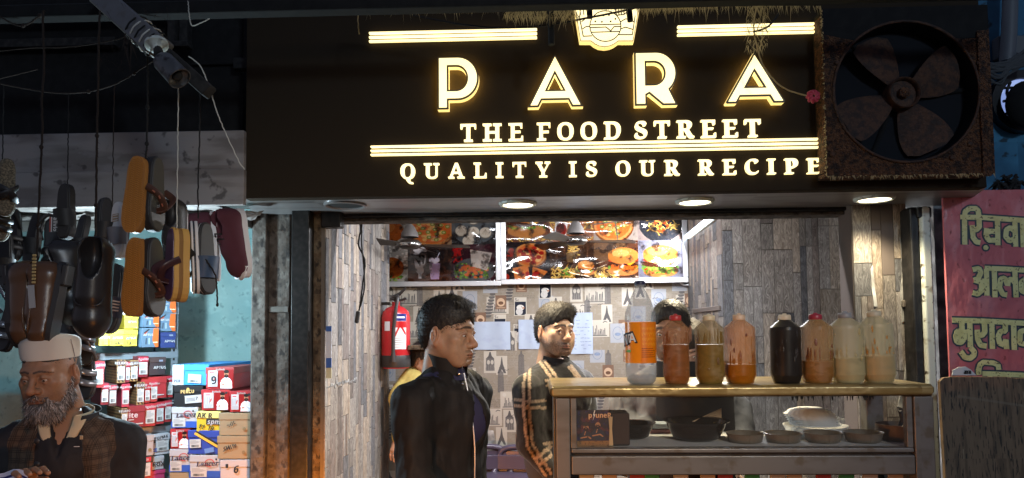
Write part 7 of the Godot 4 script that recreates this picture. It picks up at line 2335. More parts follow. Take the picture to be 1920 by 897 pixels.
func sauce_bottle(q: Array, yt: float) -> void:
	var d := CF + 0.085
	var base := P(q[0], 720, d)
	base.y = yt + 0.0005
	var o := thing("sauce_bottle", q[7], "sauce bottle", base, "sauce bottles along the counter top")
	o.rotation.y = rng.randf_range(-0.25, 0.25)
	if q[0] == 1648: o.rotation.z = 0.035
	if q[0] == 1591: o.rotation.z = 0.02
	var h: float = P(q[0], q[1], d).y - base.y
	var r: float = q[2] * px_m(d) / 2
	var fl := 3.4
	var rings := []
	for k in [[0.80, 0.0], [0.84, 0.012], [1.0, 0.115], [1.0, 0.16], [0.985, 0.45], [1.0, 0.76], [0.97, 0.80], [0.42, 0.905], [0.38, 0.92]]:
		rings.append(octo(r * k[0], h * k[1], fl if k[0] > 0.6 else 2.0))
	part("bottle", loft(rings, false), plastic(q[3], 0.8 if q[4] > 0.9 else 0.45), o)
	var top: float = q[4]
	var rs := []
	for k in [[0.76, 0.008], [0.80, 0.02], [0.95, 0.118], [0.95, 0.16], [0.935, minf(0.45, top * 0.7)], [0.94, top * 0.82], [0.80 if top > 0.9 else 0.94, top * (0.88 if top > 0.9 else 0.82) + 0.0005]]:
		rs.append(octo(r * k[0], h * k[1], fl))
	var base_c: Color = q[5]
	var sm := StandardMaterial3D.new()
	sm.resource_name = "sauce"
	sm.roughness = 0.35
	sm.albedo_color = Color.WHITE
	var im := img(96, 96, base_c.linear_to_srgb())
	mottle(im, noise(int(q[0]), 0.03), base_c.lightened(0.18).linear_to_srgb(), 0.0, 0.4, 0.7, 1.0, 0.7)
	mottle(im, noise(int(q[0]) + 3, 0.04), base_c.darkened(0.5).linear_to_srgb(), 0.1, 0.4, 0.7, 1.0 if q[0] != 1475 else 4.0, 1.4 if q[0] != 1475 else 0.2)
	sm.albedo_texture = ImageTexture.create_from_image(im)
	sm.uv1_scale = Vector3(1, -5.0, 1)
	part("sauce", loft(rs), sm, o)
	part("cap", MB.new().at(Transform3D(Basis(), Vector3(0, h * 0.905, 0))).lathe([Vector2(r * 0.44, 0), Vector2(r * 0.46, h * 0.008), Vector2(r * 0.45, h * 0.06), Vector2(r * 0.40, h * 0.074), Vector2(r * 0.16, h * 0.078), Vector2(r * 0.13, h * 0.095), Vector2(0, h * 0.097)], 24), mat("cap_%s" % q[6].to_html(false), q[6], 0.4), o)
	# runs of dried sauce
	var run := MB.new()
	for k in 26:
		var a := rng.randf_range(0.1, PI - 0.1)
		var low: float = top * 0.86 if k < 20 and top < 0.9 else rng.randf_range(0.2, 0.7)
		var sh := rng.randf_range(0.008, 0.055) * (1.0 if k < 20 else 0.5)
		var c := cos(a)
		var sn := sin(a)
		var inset := 0.972 if k < 20 else 1.004
		var q2 := Vector3(signf(c) * pow(absf(c), 2.0 / fl), 0, pow(absf(sn), 2.0 / fl)) * r * inset
		run.at(Transform3D(Basis(Vector3.UP, PI / 2 - a), q2 + Vector3(0, minf(low * h + sh * 0.4, h * 0.74), 0)))
		run.ball(Vector3.ZERO, Vector3(rng.randf_range(0.0012, 0.005), sh * 0.5, 0.0007), 8, 6)
	run.tf = Transform3D()
	tag(part("dried_sauce", run, sm, o), "", "", "", "stuff")
func soda_bottle(yt: float) -> void:
	var d := CF + 0.09
	var base := P(1203, 721, d)
	base.y = yt + 0.0005
	var h := P(1203, 528, d).y - base.y
	var o := thing("soda_bottle", "big clear soda bottle with orange label and dark blue cap", "bottle", base)
	var r := 29.0 * px_m(d)
	var gm := mat("clear_plastic", Color(0.40, 0.43, 0.46, 0.42), 0.27)
	gm.transparency = BaseMaterial3D.TRANSPARENCY_ALPHA
	var pr := [Vector2(0.0, 0.02 * h), Vector2(r * 0.4, 0.012 * h), Vector2(r * 0.72, 0.0), Vector2(r * 0.9, 0.03 * h), Vector2(r * 0.99, 0.10 * h), Vector2(r, 0.17 * h), Vector2(r * 0.97, 0.2 * h), Vector2(r * 0.97, 0.60 * h), Vector2(r, 0.63 * h), Vector2(r * 0.96, 0.69 * h), Vector2(r * 0.72, 0.80 * h), Vector2(r * 0.45, 0.89 * h), Vector2(r * 0.29, 0.93 * h), Vector2(r * 0.27, 0.955 * h)]
	part("bottle", MB.new().lathe(pr, 40), gm, o)
	part("water", MB.new().lathe([Vector2(0, 0.022 * h), Vector2(r * 0.7, 0.008 * h), Vector2(r * 0.87, 0.03 * h), Vector2(r * 0.93, 0.055 * h), Vector2(0, 0.056 * h)], 32), gm, o)
	for k in 5:
		var a := TAU * k / 5 + 0.3
		part("foot_lobe", MB.new().ball(Vector3(cos(a) * r * 0.55, 0.05 * h, sin(a) * r * 0.55), Vector3(r * 0.36, 0.05 * h, r * 0.36), 14, 8), gm, o)
	part("neck_ring", MB.new().at(Transform3D(Basis(), Vector3(0, 0.948 * h, 0))).lathe([Vector2(r * 0.28, 0), Vector2(r * 0.36, 0.002), Vector2(r * 0.36, 0.006), Vector2(r * 0.28, 0.008)], 28), gm, o)
	part("cap", MB.new().at(Transform3D(Basis(), Vector3(0, 0.962 * h, 0))).lathe([Vector2(r * 0.33, 0), Vector2(r * 0.35, 0.002), Vector2(r * 0.35, 0.034 * h), Vector2(r * 0.31, 0.041 * h), Vector2(0, 0.042 * h)], 28), mat("cap_navy", Color(0.012, 0.014, 0.05), 0.4), o)
	var lab := img(256, 160, Color(0.93, 0.55, 0.05))
	pfill(lab, [Vector2(116, 0), Vector2(232, 0), Vector2(232, 160), Vector2(116, 160)], Color(0.88, 0.48, 0.03))
	for j in 4:
		for k in 14: pline(lab, [Vector2(124 + k * 7, 22 + j * 20), Vector2(124 + k * 7 + rng.randf_range(1, 5), 22 + j * 20 + rng.randf_range(4, 14))], 1.8, Color(0.97, 0.75, 0.25), 0.9)
	for j in 5: pline(lab, [Vector2(122, 104 + j * 8), Vector2(rng.randf_range(170, 210), 104 + j * 8)], 2.4, Color(0.45, 0.16, 0.04), 0.85)
	pfill(lab, [Vector2(208, 120), Vector2(222, 120), Vector2(222, 152), Vector2(208, 152)], Color(0.9, 0.85, 0.75))
	for k in 5: pline(lab, [Vector2(209, 124 + k * 6), Vector2(221, 124 + k * 6)], 1.4, Color(0.1, 0.1, 0.1))
	var m := MB.new()
	for j in 33:
		var an := lerpf(-PI * 0.55, PI * 0.55, j / 32.0)
		var e := Vector3(sin(an), 0, cos(an))
		m.vert(e * r * 0.985 + Vector3(0, 0.205 * h, 0), e, Vector2(j / 32.0, 1))
		m.vert(e * r * 0.985 + Vector3(0, 0.60 * h, 0), e, Vector2(j / 32.0, 0))
		if j: m.quad(j * 2 - 2, j * 2, j * 2 + 1, j * 2 - 1)
	var lm := pic("soda_label", ImageTexture.create_from_image(lab), 0.3)
	lm.backlight_enabled = true
	lm.backlight = Color(0.5, 0.5, 0.5)
	part("printed_label", m, lm, o)
	# white letters with a dark edge on the label's left side
	var ch := ["F", "A", "N", "T", "A"]
	for k in 5:
		var an := -1.95 + k * 0.31
		var tr := Transform3D(Basis(Vector3.UP, an) * Basis(Vector3(0, 0, 1), 0.12), Vector3(sin(an) * r * 1.0, (0.40 + 0.012 * k) * h, cos(an) * r * 1.0))
		var dk := part("letter_edge", text_mesh(ch[k], 0.034, 0.0006), mats.ink, o)
		dk.transform = tr
		dk.scale = Vector3(1.25, 1.2, 1)
		var wt := part("lettering", text_mesh(ch[k], 0.03, 0.0014), col_mat(Color(0.7, 0.7, 0.7)), o)
		wt.transform = tr
	var leaf := part("green_leaf_mark", MB.new().ball(Vector3(-0.8 * r, 0.32 * h, 0.62 * r), Vector3(0.012, 0.005, 0.002), 10, 6), col_mat(Color(0.1, 0.3, 0.08)), o)
func bowls(y1: float) -> void:
	for q in [[1186, 80, 792, 836, 2.56, "black steel bowl half hidden by the torn advert box"], [1306, 112, 788, 838, 2.52, "large black steel bowl in the middle of the counter"]]:
		var c := P(q[0], q[3], q[4])
		var r: float = q[1] * px_m(q[4]) / 2
		var h: float = P(q[0], q[2], q[4]).y - y1
		var o := thing("black_bowl", q[5], "bowl", Vector3(c.x, y1, c.z), "black bowls inside the counter")
		part("bowl", MB.new().lathe([Vector2(0, 0.002), Vector2(r * 0.62, 0.002), Vector2(r * 0.74, h * 0.12), Vector2(r * 0.93, h * 0.7), Vector2(r * 0.97, h * 0.9), Vector2(r * 1.08, h * 0.97), Vector2(r * 1.09, h), Vector2(r * 0.95, h * 0.97), Vector2(r * 0.9, h * 0.8), Vector2(r * 0.7, h * 0.14), Vector2(0, h * 0.1)], 36), mat("bowl_black", Color(0.03, 0.026, 0.022), 0.22, 0.5), o)
		part("sauce_film", MB.new().lathe([Vector2(0, h * 0.55), Vector2(r * 0.83, h * 0.55)], 28), mat("bowl_dark", Color(0.035, 0.022, 0.014), 0.4), o)
	for q in [[1398, 812, "first small steel dish, with dark chutney, beside the big black bowl"], [1469, 812, "second small steel dish from the big black bowl, with brown chutney"], [1544, 811, "third small steel dish in the row, below the foam plates"], [1620, 810, "last and cleanest small steel dish of the row"]]:
		var d := 2.46
		var c := P(q[0], 838, d)
		var r := 34.0 * px_m(d)
		var h := P(q[0], q[1], d).y - y1
		var o := thing("steel_dish", q[2], "dish", Vector3(c.x, y1, c.z), "small steel dishes inside the counter")
		part("dish", MB.new().lathe([Vector2(0, 0.001), Vector2(r * 0.8, 0.001), Vector2(r * 0.86, h * 0.1), Vector2(r * 0.97, h * 0.95), Vector2(r * 1.02, h), Vector2(r * 0.99, h * 1.02), Vector2(r * 0.93, h * 0.93), Vector2(r * 0.8, h * 0.15), Vector2(0, h * 0.12)], 32), mat("dish_steel", Color(0.34, 0.29, 0.22), 0.35, 0.4, tex["steel"], 5.0), o)
		part("chutney", MB.new().lathe([Vector2(0, h * 0.5), Vector2(r * 0.87, h * 0.5)], 24), mat("chutney", Color(0.05, 0.032, 0.018), 0.6), o)
	var c := P(1686, 838, 2.5)
	var o := thing("brown_pot", "small brown pot with a dark spoon at the counter's right end", "pot", Vector3(c.x, y1, c.z))
	var r := 38.0 * px_m(2.5)
	part("pot", MB.new().lathe([Vector2(0, 0.001), Vector2(r * 0.85, 0.002), Vector2(r, 0.03), Vector2(r * 0.98, 0.055), Vector2(r * 0.92, 0.056), Vector2(r * 0.9, 0.02), Vector2(0, 0.015)], 28), mat("pot_brown", Color(0.13, 0.08, 0.045), 0.5), o)
	var s := thing("dark_spoon", "dark spoon handle standing in the brown pot", "spoon", Vector3(c.x, y1 + 0.016, c.z))
	part("handle", MB.new().tube([Vector3(0.0, 0.02, 0), Vector3(0.012, 0.055, 0.01), Vector3(0.002, 0.085, 0.012)], [0.006, 0.009, 0.006], 8), mats.black_rubber, s)
	part("spoon_bowl", MB.new().ball(Vector3(-0.004, 0.006, -0.004), Vector3(0.014, 0.006, 0.02), 10, 6), mats.black_rubber, s)
	# foam plates in clear film, behind
	var pc := P(1529, 808, 2.66)
	var pl := mat("foam_white", Color(0.72, 0.72, 0.70), 0.6)
	for k in 6:
		var f := thing("foam_plate", ["lowest foam plate of the stack behind the dishes", "second foam plate up in the stack behind the dishes", "third foam plate up in the stack behind the dishes", "fourth foam plate up in the stack behind the dishes", "fifth foam plate, just under the ribbed top one", "topmost foam plate with ribbed rim, upside down on its stack"][k], "plate", Vector3(pc.x - 0.004 * k, y1 + 0.032 + k * 0.008, pc.z), "stacked foam plates")
		var m := MB.new()
		for i in 49:
			var a := TAU * i / 48
			var rib := 1.0 + (0.012 if i % 2 else -0.012)
			for e in [[0.5, 0.016], [0.78, 0.013], [0.92, 0.003], [1.0, 0.0]]:
				var rr: float = 0.092 * e[0] * (rib if e[0] > 0.7 else 1.0)
				m.vert(Vector3(cos(a) * rr, e[1] + (0.012 if k == 5 else 0.0) * (1.0 - e[0]), sin(a) * rr * 0.9), Vector3(cos(a) * (0.6 + (0.3 if i % 2 else -0.3)), 0.8, sin(a) * 0.6))
			if i:
				for e in 3: m.quad((i - 1) * 4 + e, i * 4 + e, i * 4 + e + 1, (i - 1) * 4 + e + 1)
		part("rim", m, pl, f)
		part("plate_centre", MB.new().lathe([Vector2(0, 0.0165 + (0.006 if k == 5 else 0.0)), Vector2(0.047, 0.0165 + (0.006 if k == 5 else 0.0))], 24), pl, f)
	var film := mat("plate_film", Color(0.8, 0.85, 0.9, 0.25), 0.15)
	film.transparency = BaseMaterial3D.TRANSPARENCY_ALPHA
	var tray := thing("plate_wrapper", "crumpled clear wrapper under the foam plates", "wrapper", Vector3(pc.x, y1, pc.z))
	part("wrapper", crumpled(Vector3(0, 0.045, 0.075), 0.21), film, tray)
	part("tray", MB.new().lathe([Vector2(0, 0.001), Vector2(0.1, 0.001), Vector2(0.115, 0.03), Vector2(0.11, 0.03), Vector2(0.098, 0.006), Vector2(0, 0.005)], 28), mats.shelf_white, tray)
	# folded newspaper behind the black bowl
	var np := MB.new()
	for j in 6:
		for i in 8:
			var u := i / 7.0
			var q := P(1282 + u * 72, lerpf(800, lerpf(797, 766, u), j / 5.0), 2.62)
			np.vert(q + Vector3(0, 0, sin(u * 5.0) * 0.006), Vector3(0.1 * cos(u * 5), 0.2, 1), Vector2(u, j / 5.0))
			if i and j: np.quad(j * 8 + i, j * 8 + i - 1, j * 8 + i - 9, j * 8 + i - 8)
	var im := img(96, 64, Color(0.74, 0.66, 0.55))
	for k in 18: pline(im, [Vector2(rng.randf_range(4, 60), 4 + k * 3.3), Vector2(rng.randf_range(60, 92), 4 + k * 3.3)], 1.4, Color(0.35, 0.3, 0.28), 0.6)
	dot(im, 74, 22, 12, 10, Color(0.35, 0.3, 0.3), 0.8, 0.3)
	solo("newspaper", np, pic("newsprint", ImageTexture.create_from_image(im), 0.9), "folded newsprint sheet rising behind the large black bowl", "newspaper")
	var st := thing("paper_stack", "stack of white and pink printed packs behind the first black bowl", "packs", P(1234, 836, 2.7))
	for k in 4: part("pack", MB.new().box(Vector3(rng.randf_range(-0.004, 0.004), 0.012 + k * 0.022, 0), Vector3(0.09, 0.02, 0.07), 0.003), col_mat([Color(0.4, 0.12, 0.12), Color(0.5, 0.42, 0.42), Color(0.45, 0.2, 0.2), Color(0.55, 0.62, 0.68)][k]), st)
func advert(o: Node3D, x0: float, y1: float, yb: float) -> void:
	# torn advert box inside the glass on the left
	var d := CF + 0.07
	var a := P(1079, 770, d)
	var b := P(1142, 838, d)
	var h := a.y - y1
	var w := b.x - a.x
	var im := img(128, 160, Color(0.09, 0.035, 0.10))
	mottle(im, noise(811, 0.02), Color(0.36, 0.12, 0.13), -0.1, 0.4, 0.8)
	mottle(im, noise(812, 0.03), Color(0.10, 0.06, 0.30), 0.1, 0.4, 0.7)
	for q in [[40, 0.85, 60], [86, 1.0, 50]]:
		var x: float = q[0]
		var y: float = q[2]
		pfill(im, [Vector2(x - 26, 132), Vector2(x - 24, y + 46), Vector2(x - 10, y + 32), Vector2(x + 10, y + 32), Vector2(x + 24, y + 46), Vector2(x + 28, 132)], Color(0.10, 0.14, 0.20))
		pline(im, [Vector2(x - 20, y + 62), Vector2(x + 8, y + 56), Vector2(x + 18, y + 64)], 6, Color(0.62, 0.42, 0.28))
		pline(im, [Vector2(x - 2, y + 34), Vector2(x - 6, y + 48)], 4, Color(0.62, 0.42, 0.28))
		dot(im, x, y + 16, 10, 13, Color(0.62, 0.44, 0.30))
		dot(im, x, y + 23, 9, 8, Color(0.08, 0.05, 0.05))
		dot(im, x, y + 21, 4, 2, Color(0.55, 0.33, 0.26))
		if q[1] < 1.0: dot(im, x, y + 2, 12, 8, Color(0.12, 0.1, 0.1))
		dot(im, x - 4, y + 13, 2, 1.5, Color(0.1, 0.06, 0.05))
		dot(im, x + 4, y + 13, 2, 1.5, Color(0.1, 0.06, 0.05))
	pfill(im, [Vector2(0, 134), Vector2(128, 134), Vector2(128, 160), Vector2(0, 160)], Color(0.48, 0.34, 0.18))
	mottle(im, noise(815, 0.06), Color(0.2, 0.13, 0.07), 0.2, 0.5, 0.7)
	var t := thing("advert_box", "torn dark advert box with two portraits inside the glass front", "box", Vector3(a.x, y1, a.z))
	part("printed_front", MB.new().box(Vector3(w / 2, h / 2, 0), Vector3(w, h, 0.003), 0.0, Vector2.ZERO, true), pic("advert", ImageTexture.create_from_image(im), 0.5), t)
	part("torn_flap", MB.new().slab(PackedVector2Array([Vector2(w, 0.004), Vector2(w * 1.13, 0.0), Vector2(w * 1.10, h * 0.5), Vector2(w * 1.12, h * 0.82), Vector2(w * 1.0, h * 0.8), Vector2(w * 1.02, h * 0.5)]), -0.003, 0.003), mat("torn_card", Color(0.42, 0.30, 0.16), 0.9), t)
	part("carton", MB.new().box(Vector3(w * 0.9, h * 0.46, -0.06), Vector3(w * 1.5, h * 0.9, 0.1), 0.004), mat("dark_card", Color(0.03, 0.02, 0.016), 0.8), t)
	for q in [["p", 0.44, 0.0], ["u", 0.66, 1], ["n", 0.78, 1], ["e", 0.90, 1], ["R", 1.02, 1]]:
		part("lettering", text_mesh(q[0], 0.016, 0.001), mat("advert_gold", Color(0.62, 0.34, 0.16), 0.5), t, Vector3(w * q[1], h * 0.86, 0.0025))
	part("bolt_mark", MB.new().slab(PackedVector2Array([Vector2(w * 0.57, h * 1.0), Vector2(w * 0.53, h * 0.86), Vector2(w * 0.56, h * 0.86), Vector2(w * 0.52, h * 0.72), Vector2(w * 0.60, h * 0.89), Vector2(w * 0.565, h * 0.89), Vector2(w * 0.60, h * 1.0)]), 0.0018, 0.003), col_mat(Color(0.7, 0.66, 0.6)), t)
	part("round_mark", MB.new().lathe([Vector2(0, 0), Vector2(0.004, 0), Vector2(0.004, 0.001)], 12), mats.ink, t, Vector3(w * 0.52, h * 0.08, 0.002))
# ---------------------------------------------------------------- the people
func skin_mat() -> Material:
	if mats.has("skin"): return mats.skin
	var m := mat("skin", Color.WHITE, 0.48)
	m.vertex_color_use_as_albedo = true
	m.subsurf_scatter_enabled = true
	m.subsurf_scatter_strength = 0.08
	m.metallic_specular = 0.42
	return m
func tinted(key: String, rough: float) -> StandardMaterial3D:
	var m := mat(key, Color.WHITE, rough)
	m.vertex_color_use_as_albedo = true
	return m
func face_basis(yaw: float, pitch: float, roll: float) -> Basis:
	# yaw 0 looks at the camera, +90 to the picture's right; pitch > 0 looks down
	return Basis(Vector3.UP, deg_to_rad(yaw)) * Basis(Vector3(1, 0, 0), deg_to_rad(pitch)) * Basis(Vector3(0, 0, 1), deg_to_rad(roll))
func head_skin(mb: MB, xf: Transform3D, s: Dictionary) -> void:
	var cell: float = s.get("cell", 0.0032)
	var w: float = s.get("width", 1.0)
	var full: float = s.get("full", 0.0)
	var nose: float = s.get("nose", 1.0)
	var f := Field.new(Vector3(-0.105, -0.175, -0.125), Vector3(0.105, 0.14, 0.15), cell)
	f.ell(Vector3(0, 0.038, -0.014), Vector3(0.074 * w, 0.084, 0.092), 0.02)
	f.ell(Vector3(0, 0.008, 0.024), Vector3(0.064 * w, 0.078, 0.064), 0.03)
	f.ell(Vector3(0, -0.05, 0.028), Vector3((0.054 + full) * w, 0.05, 0.058), 0.03)
	f.cap(Vector3(-0.018 * w, -0.088, 0.074), Vector3(0.018 * w, -0.088, 0.074), 0.018, 0.018, 0.025)
	for e in [-1, 1]:
		f.cap(Vector3(e * 0.058 * w, -0.03, 0.0), Vector3(e * 0.03, -0.085, 0.06), 0.022, 0.018, 0.03)
		f.ell(Vector3(e * 0.043 * w, -0.014, 0.062), Vector3(0.026, 0.02, 0.022), 0.022)
		f.ell(Vector3(e * 0.04, -0.05, 0.058), Vector3(0.024 + full, 0.03, 0.026), 0.02)
	f.cap(Vector3(-0.042 * w, 0.029, 0.074), Vector3(-0.008, 0.026, 0.087), 0.010, 0.011, 0.014)
	f.cap(Vector3(0.042 * w, 0.029, 0.074), Vector3(0.008, 0.026, 0.087), 0.010, 0.011, 0.014)
	f.ell(Vector3(0, -0.058, 0.075), Vector3(0.036, 0.032, 0.026), 0.016)
	for e in [-1, 1]: f.ell(Vector3(e * 0.031, 0.005, 0.099), Vector3(0.021, 0.013, 0.019), 0.011, Basis(), true)
	# lids over the eyeballs
	var lid: float = s.get("lid", 0.0)
	for e in [-1, 1]:
		f.cap(Vector3(e * 0.017, 0.006 - lid * 0.5, 0.0865), Vector3(e * 0.031, 0.0125 - lid, 0.0898), 0.0042, 0.0055, 0.006)
		f.cap(Vector3(e * 0.031, 0.0125 - lid, 0.0898), Vector3(e * 0.045, 0.0065 - lid * 0.5, 0.0815), 0.0055, 0.0042, 0.006)
		f.cap(Vector3(e * 0.018, -0.002, 0.086), Vector3(e * 0.032, -0.0065, 0.087), 0.0035, 0.0042, 0.006)
		f.cap(Vector3(e * 0.032, -0.0065, 0.087), Vector3(e * 0.045, -0.001, 0.080), 0.0042, 0.0035, 0.006)
	# nose
	f.cap(Vector3(0, 0.02, 0.087), Vector3(0, -0.024, 0.087 + 0.023 * nose), 0.0075, 0.0105, 0.012)
	f.ell(Vector3(0, -0.028, 0.088 + 0.024 * nose), Vector3(0.0135, 0.0125, 0.0135), 0.008)
	for e in [-1, 1]:
		f.ell(Vector3(e * 0.0135, -0.033, 0.098), Vector3(0.0095, 0.0095, 0.013), 0.006)
		f.ell(Vector3(e * 0.007, -0.0425, 0.105), Vector3(0.0042, 0.004, 0.006), 0.003, Basis(), true)
	# mouth
	f.cap(Vector3(-0.021, -0.0645, 0.092), Vector3(0, -0.0585, 0.1025), 0.0045, 0.0062, 0.006)
	f.cap(Vector3(0.021, -0.0645, 0.092), Vector3(0, -0.0585, 0.1025), 0.0045, 0.0062, 0.006)
	f.cap(Vector3(-0.019, -0.068, 0.091), Vector3(0.019, -0.068, 0.091), 0.0062, 0.0062, 0.008)
	f.ell(Vector3(0, -0.0705, 0.0965), Vector3(0.017, 0.0068, 0.0075), 0.006)
	f.cap(Vector3(-0.023, -0.0655, 0.0985), Vector3(0.023, -0.0655, 0.0985), 0.0014, 0.0014, 0.003, Vector3.ZERO, 1.0, true)
	f.ell(Vector3(0, -0.081, 0.098), Vector3(0.02, 0.005, 0.006), 0.006, Basis(), true)
	# ears
	for e in [-1, 1]:
		var bs := Basis(Vector3(0, 1, 0), e * 0.35) * Basis(Vector3(1, 0, 0), 0.18)
		f.ell(Vector3(e * 0.079 * w, -0.004, -0.006), Vector3(0.0095, 0.033, 0.020), 0.005, bs)
		f.ell(Vector3(e * 0.0775 * w, -0.033, 0.000), Vector3(0.009, 0.011, 0.010), 0.006)
		f.ell(Vector3(e * 0.090 * w, -0.001, -0.002), Vector3(0.0085, 0.022, 0.011), 0.004, bs, true)
		f.cap(Vector3(e * 0.085 * w, 0.010, -0.006), Vector3(e * 0.084 * w, -0.016, 0.002), 0.0035, 0.0035, 0.004)
	# neck
	var nk: Vector3 = s.get("neck", Vector3(0, -0.2, -0.06))
	f.cap(Vector3(0, -0.035, -0.02), nk, 0.053, 0.056, 0.03)
	var skin: Color = s.skin
	var stub: float = s.get("stubble", 0.0)
	var mou: float = s.get("moustache", 0.0)
	var fn := noise(77, 45.0, FastNoiseLite.TYPE_SIMPLEX, 2)
	f.net(mb, xf, func(p: Vector3) -> Color:
		var c := skin
		c = c * (1.0 + 0.10 * fn.get_noise_3dv(p))
		# lips
		var lip := clampf(1.0 - Vector2(p.x / 0.023, (p.y + 0.066) / 0.0105).length(), 0, 1)
		if p.z > 0.085 and lip > 0.0: c = c.lerp(Color(skin.r * 0.78, skin.g * 0.60, skin.b * 0.60), minf(1.0, lip * 3.5))
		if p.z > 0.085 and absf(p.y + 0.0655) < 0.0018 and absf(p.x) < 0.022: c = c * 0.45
		# warmth on cheeks, nose, ears; darker skin about the eyes
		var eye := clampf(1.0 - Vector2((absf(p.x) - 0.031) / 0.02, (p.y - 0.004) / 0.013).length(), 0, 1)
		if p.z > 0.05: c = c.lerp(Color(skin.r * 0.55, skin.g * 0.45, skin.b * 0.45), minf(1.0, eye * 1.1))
		if absf(p.x) > 0.072: c = c.lerp(Color(skin.r * 1.06, skin.g * 0.86, skin.b * 0.8), 0.6)
		if p.z > 0.105 and p.y > -0.045 and p.y < -0.01: c = c.lerp(Color(skin.r * 1.05, skin.g * 0.9, skin.b * 0.85), 0.6)
		# beard shadow and moustache
		var jaw := smoothstep(-0.034, -0.056, p.y - absf(p.x) * 0.42 + 0.012) * smoothstep(-0.02, 0.012, p.z)
		if p.y < -0.125: jaw *= clampf(1.0 - (-0.125 - p.y) / 0.02, 0, 1)
		var dark := Color(0.022, 0.016, 0.013)
		if lip <= 0.1: c = c.lerp(dark, clampf(jaw * stub * (0.75 + 0.5 * fn.get_noise_3dv(p * 3.0)), 0, 0.95))
		if p.z > 0.084 and p.y < -0.046 and p.y > -0.0575 and absf(p.x) < 0.027: c = c.lerp(dark, mou * clampf(1.0 - absf(p.x) / 0.03 * 0.5, 0, 1))
		# brows
		var bx := (absf(p.x) - 0.030) / 0.024
		if p.z > 0.06 and absf(bx) < 1.0:
			var by := 0.0255 + 0.006 * (1.0 - bx * bx) - 0.003 * bx
			var th: float = s.get("brow", 0.0048) * (1.0 - 0.4 * maxf(bx, 0))
			if absf(p.y - by) < th: c = c.lerp(dark, 0.88 * clampf((th - absf(p.y - by)) / 0.0015, 0, 1))
		return c)
func eyes(o: Node3D, xf: Transform3D, look: Vector2, lid := 0.0) -> void:
	for e in [-1, 1]:
		var c := Vector3(e * 0.031, 0.0036, 0.0792)
		var m := MB.new()
		m.at(xf)
		m.ball(c, Vector3.ONE * 0.0122, 16, 10)
		var ey := part("eye", m, mat("eye_white", Color(0.52, 0.48, 0.45), 0.25), o)
		var d := Vector3(look.x, look.y, 1).normalized()
		m = MB.new()
		m.at(xf)
		m.ball(c + d * 0.0085, Vector3(0.0054, 0.0054, 0.0046), 12, 8)
		part("iris", m, mat("iris_dark", Color(0.018, 0.010, 0.007), 0.12), ey)
func strands(src: MB, n: int, seed_: int, lo: float, hi: float, flow: Vector3, wide: float, cols: Array, keep = null, wild := 0.35, curl := 0.0) -> MB:
	# thin tapering hairs rooted on the vertices of another mesh
	var r := RandomNumberGenerator.new()
	r.seed = seed_
	var m := MB.new()
	for k in n:
		var i := r.randi() % src.v.size()
		var p := src.v[i]
		if keep != null and not keep.call(p): continue
		var nn := src.n[i]
		var dir := (nn * 0.55 + flow + Vector3(r.randf_range(-1, 1), r.randf_range(-1, 1), r.randf_range(-1, 1)) * wild).normalized()
		var l := r.randf_range(lo, hi)
		var side := dir.cross(nn).normalized() * wide
		m.col = cols[r.randi() % cols.size()]
		if curl > 0.0:
			var mid := p + dir * l * 0.55
			var d2 := (dir + Vector3(r.randf_range(-1, 1), r.randf_range(-0.4, 0.8), r.randf_range(-1, 1)) * curl).normalized()
			var a := m.vert(p - side, nn)
			m.vert(p + side, nn)
			m.vert(mid + side * 0.8, nn)
			m.vert(mid - side * 0.8, nn)
			m.quad(a, a + 1, a + 2, a + 3)
			m.blade(mid, mid + d2 * l * 0.5, side * 0.8, nn)
		else:
			m.blade(p - nn * 0.001, p + dir * l, side, nn)
	m.col = Color.WHITE
	return m
func hair_cap(xf: Transform3D, s: Dictionary) -> MB:
	# a cap of hair over the skull with a hairline, lumpy by noise
	var thick: float = s.get("thick", 0.012)
	var cell: float = s.get("cell", 0.0032) * 1.25
	var w: float = s.get("width", 1.0)
	var f := Field.new(Vector3(-0.105, -0.10, -0.135), Vector3(0.105, 0.175, 0.125), cell)
	f.ell(Vector3(0, 0.040, -0.016), Vector3(0.074 * w + thick * 0.55, 0.084 + thick, 0.092 + thick * 0.7), 0.02)
	f.ell(Vector3(0, 0.075, 0.022), Vector3(0.056 * w + thick * 0.5, 0.045 + thick, 0.060 + thick * 0.6), 0.03)
	if s.has("quiff"):
		var q: float = s.quiff
		f.ell(Vector3(0.018, 0.105, 0.055), Vector3(0.052, 0.026 + q * 0.4, 0.036), 0.02)
		f.ell(Vector3(0.042, 0.098, 0.064), Vector3(0.026, 0.02, 0.024), 0.015)
	f.ell(Vector3(0, -0.012, -0.054), Vector3(0.058 * w + thick * 0.4, 0.06, 0.045 + thick * 0.4), 0.02)
	# face window, ears and nape
	f.ell(Vector3(0, -0.012, 0.115), Vector3(0.064, s.get("brow_line", 0.082), 0.085), 0.008, Basis(), true)
	for e in [-1, 1]:
		f.ell(Vector3(e * 0.085, -0.014, -0.002), Vector3(0.03, 0.036, 0.026), 0.006, Basis(), true)
		f.ell(Vector3(e * 0.075, -0.045, 0.048), Vector3(0.05, 0.072, 0.046), 0.006, Basis(), true)
	f.ell(Vector3(0, -0.11, -0.03), Vector3(0.11, s.get("nape", 0.062), 0.14), 0.01, Basis(), true)
	f.rumple(noise(s.get("seed", 5), 60.0, FastNoiseLite.TYPE_SIMPLEX, 3), s.get("lump", 0.003), Vector3(1, 0.5, 1))
	var m := MB.new()
	f.net(m, xf)
	return m
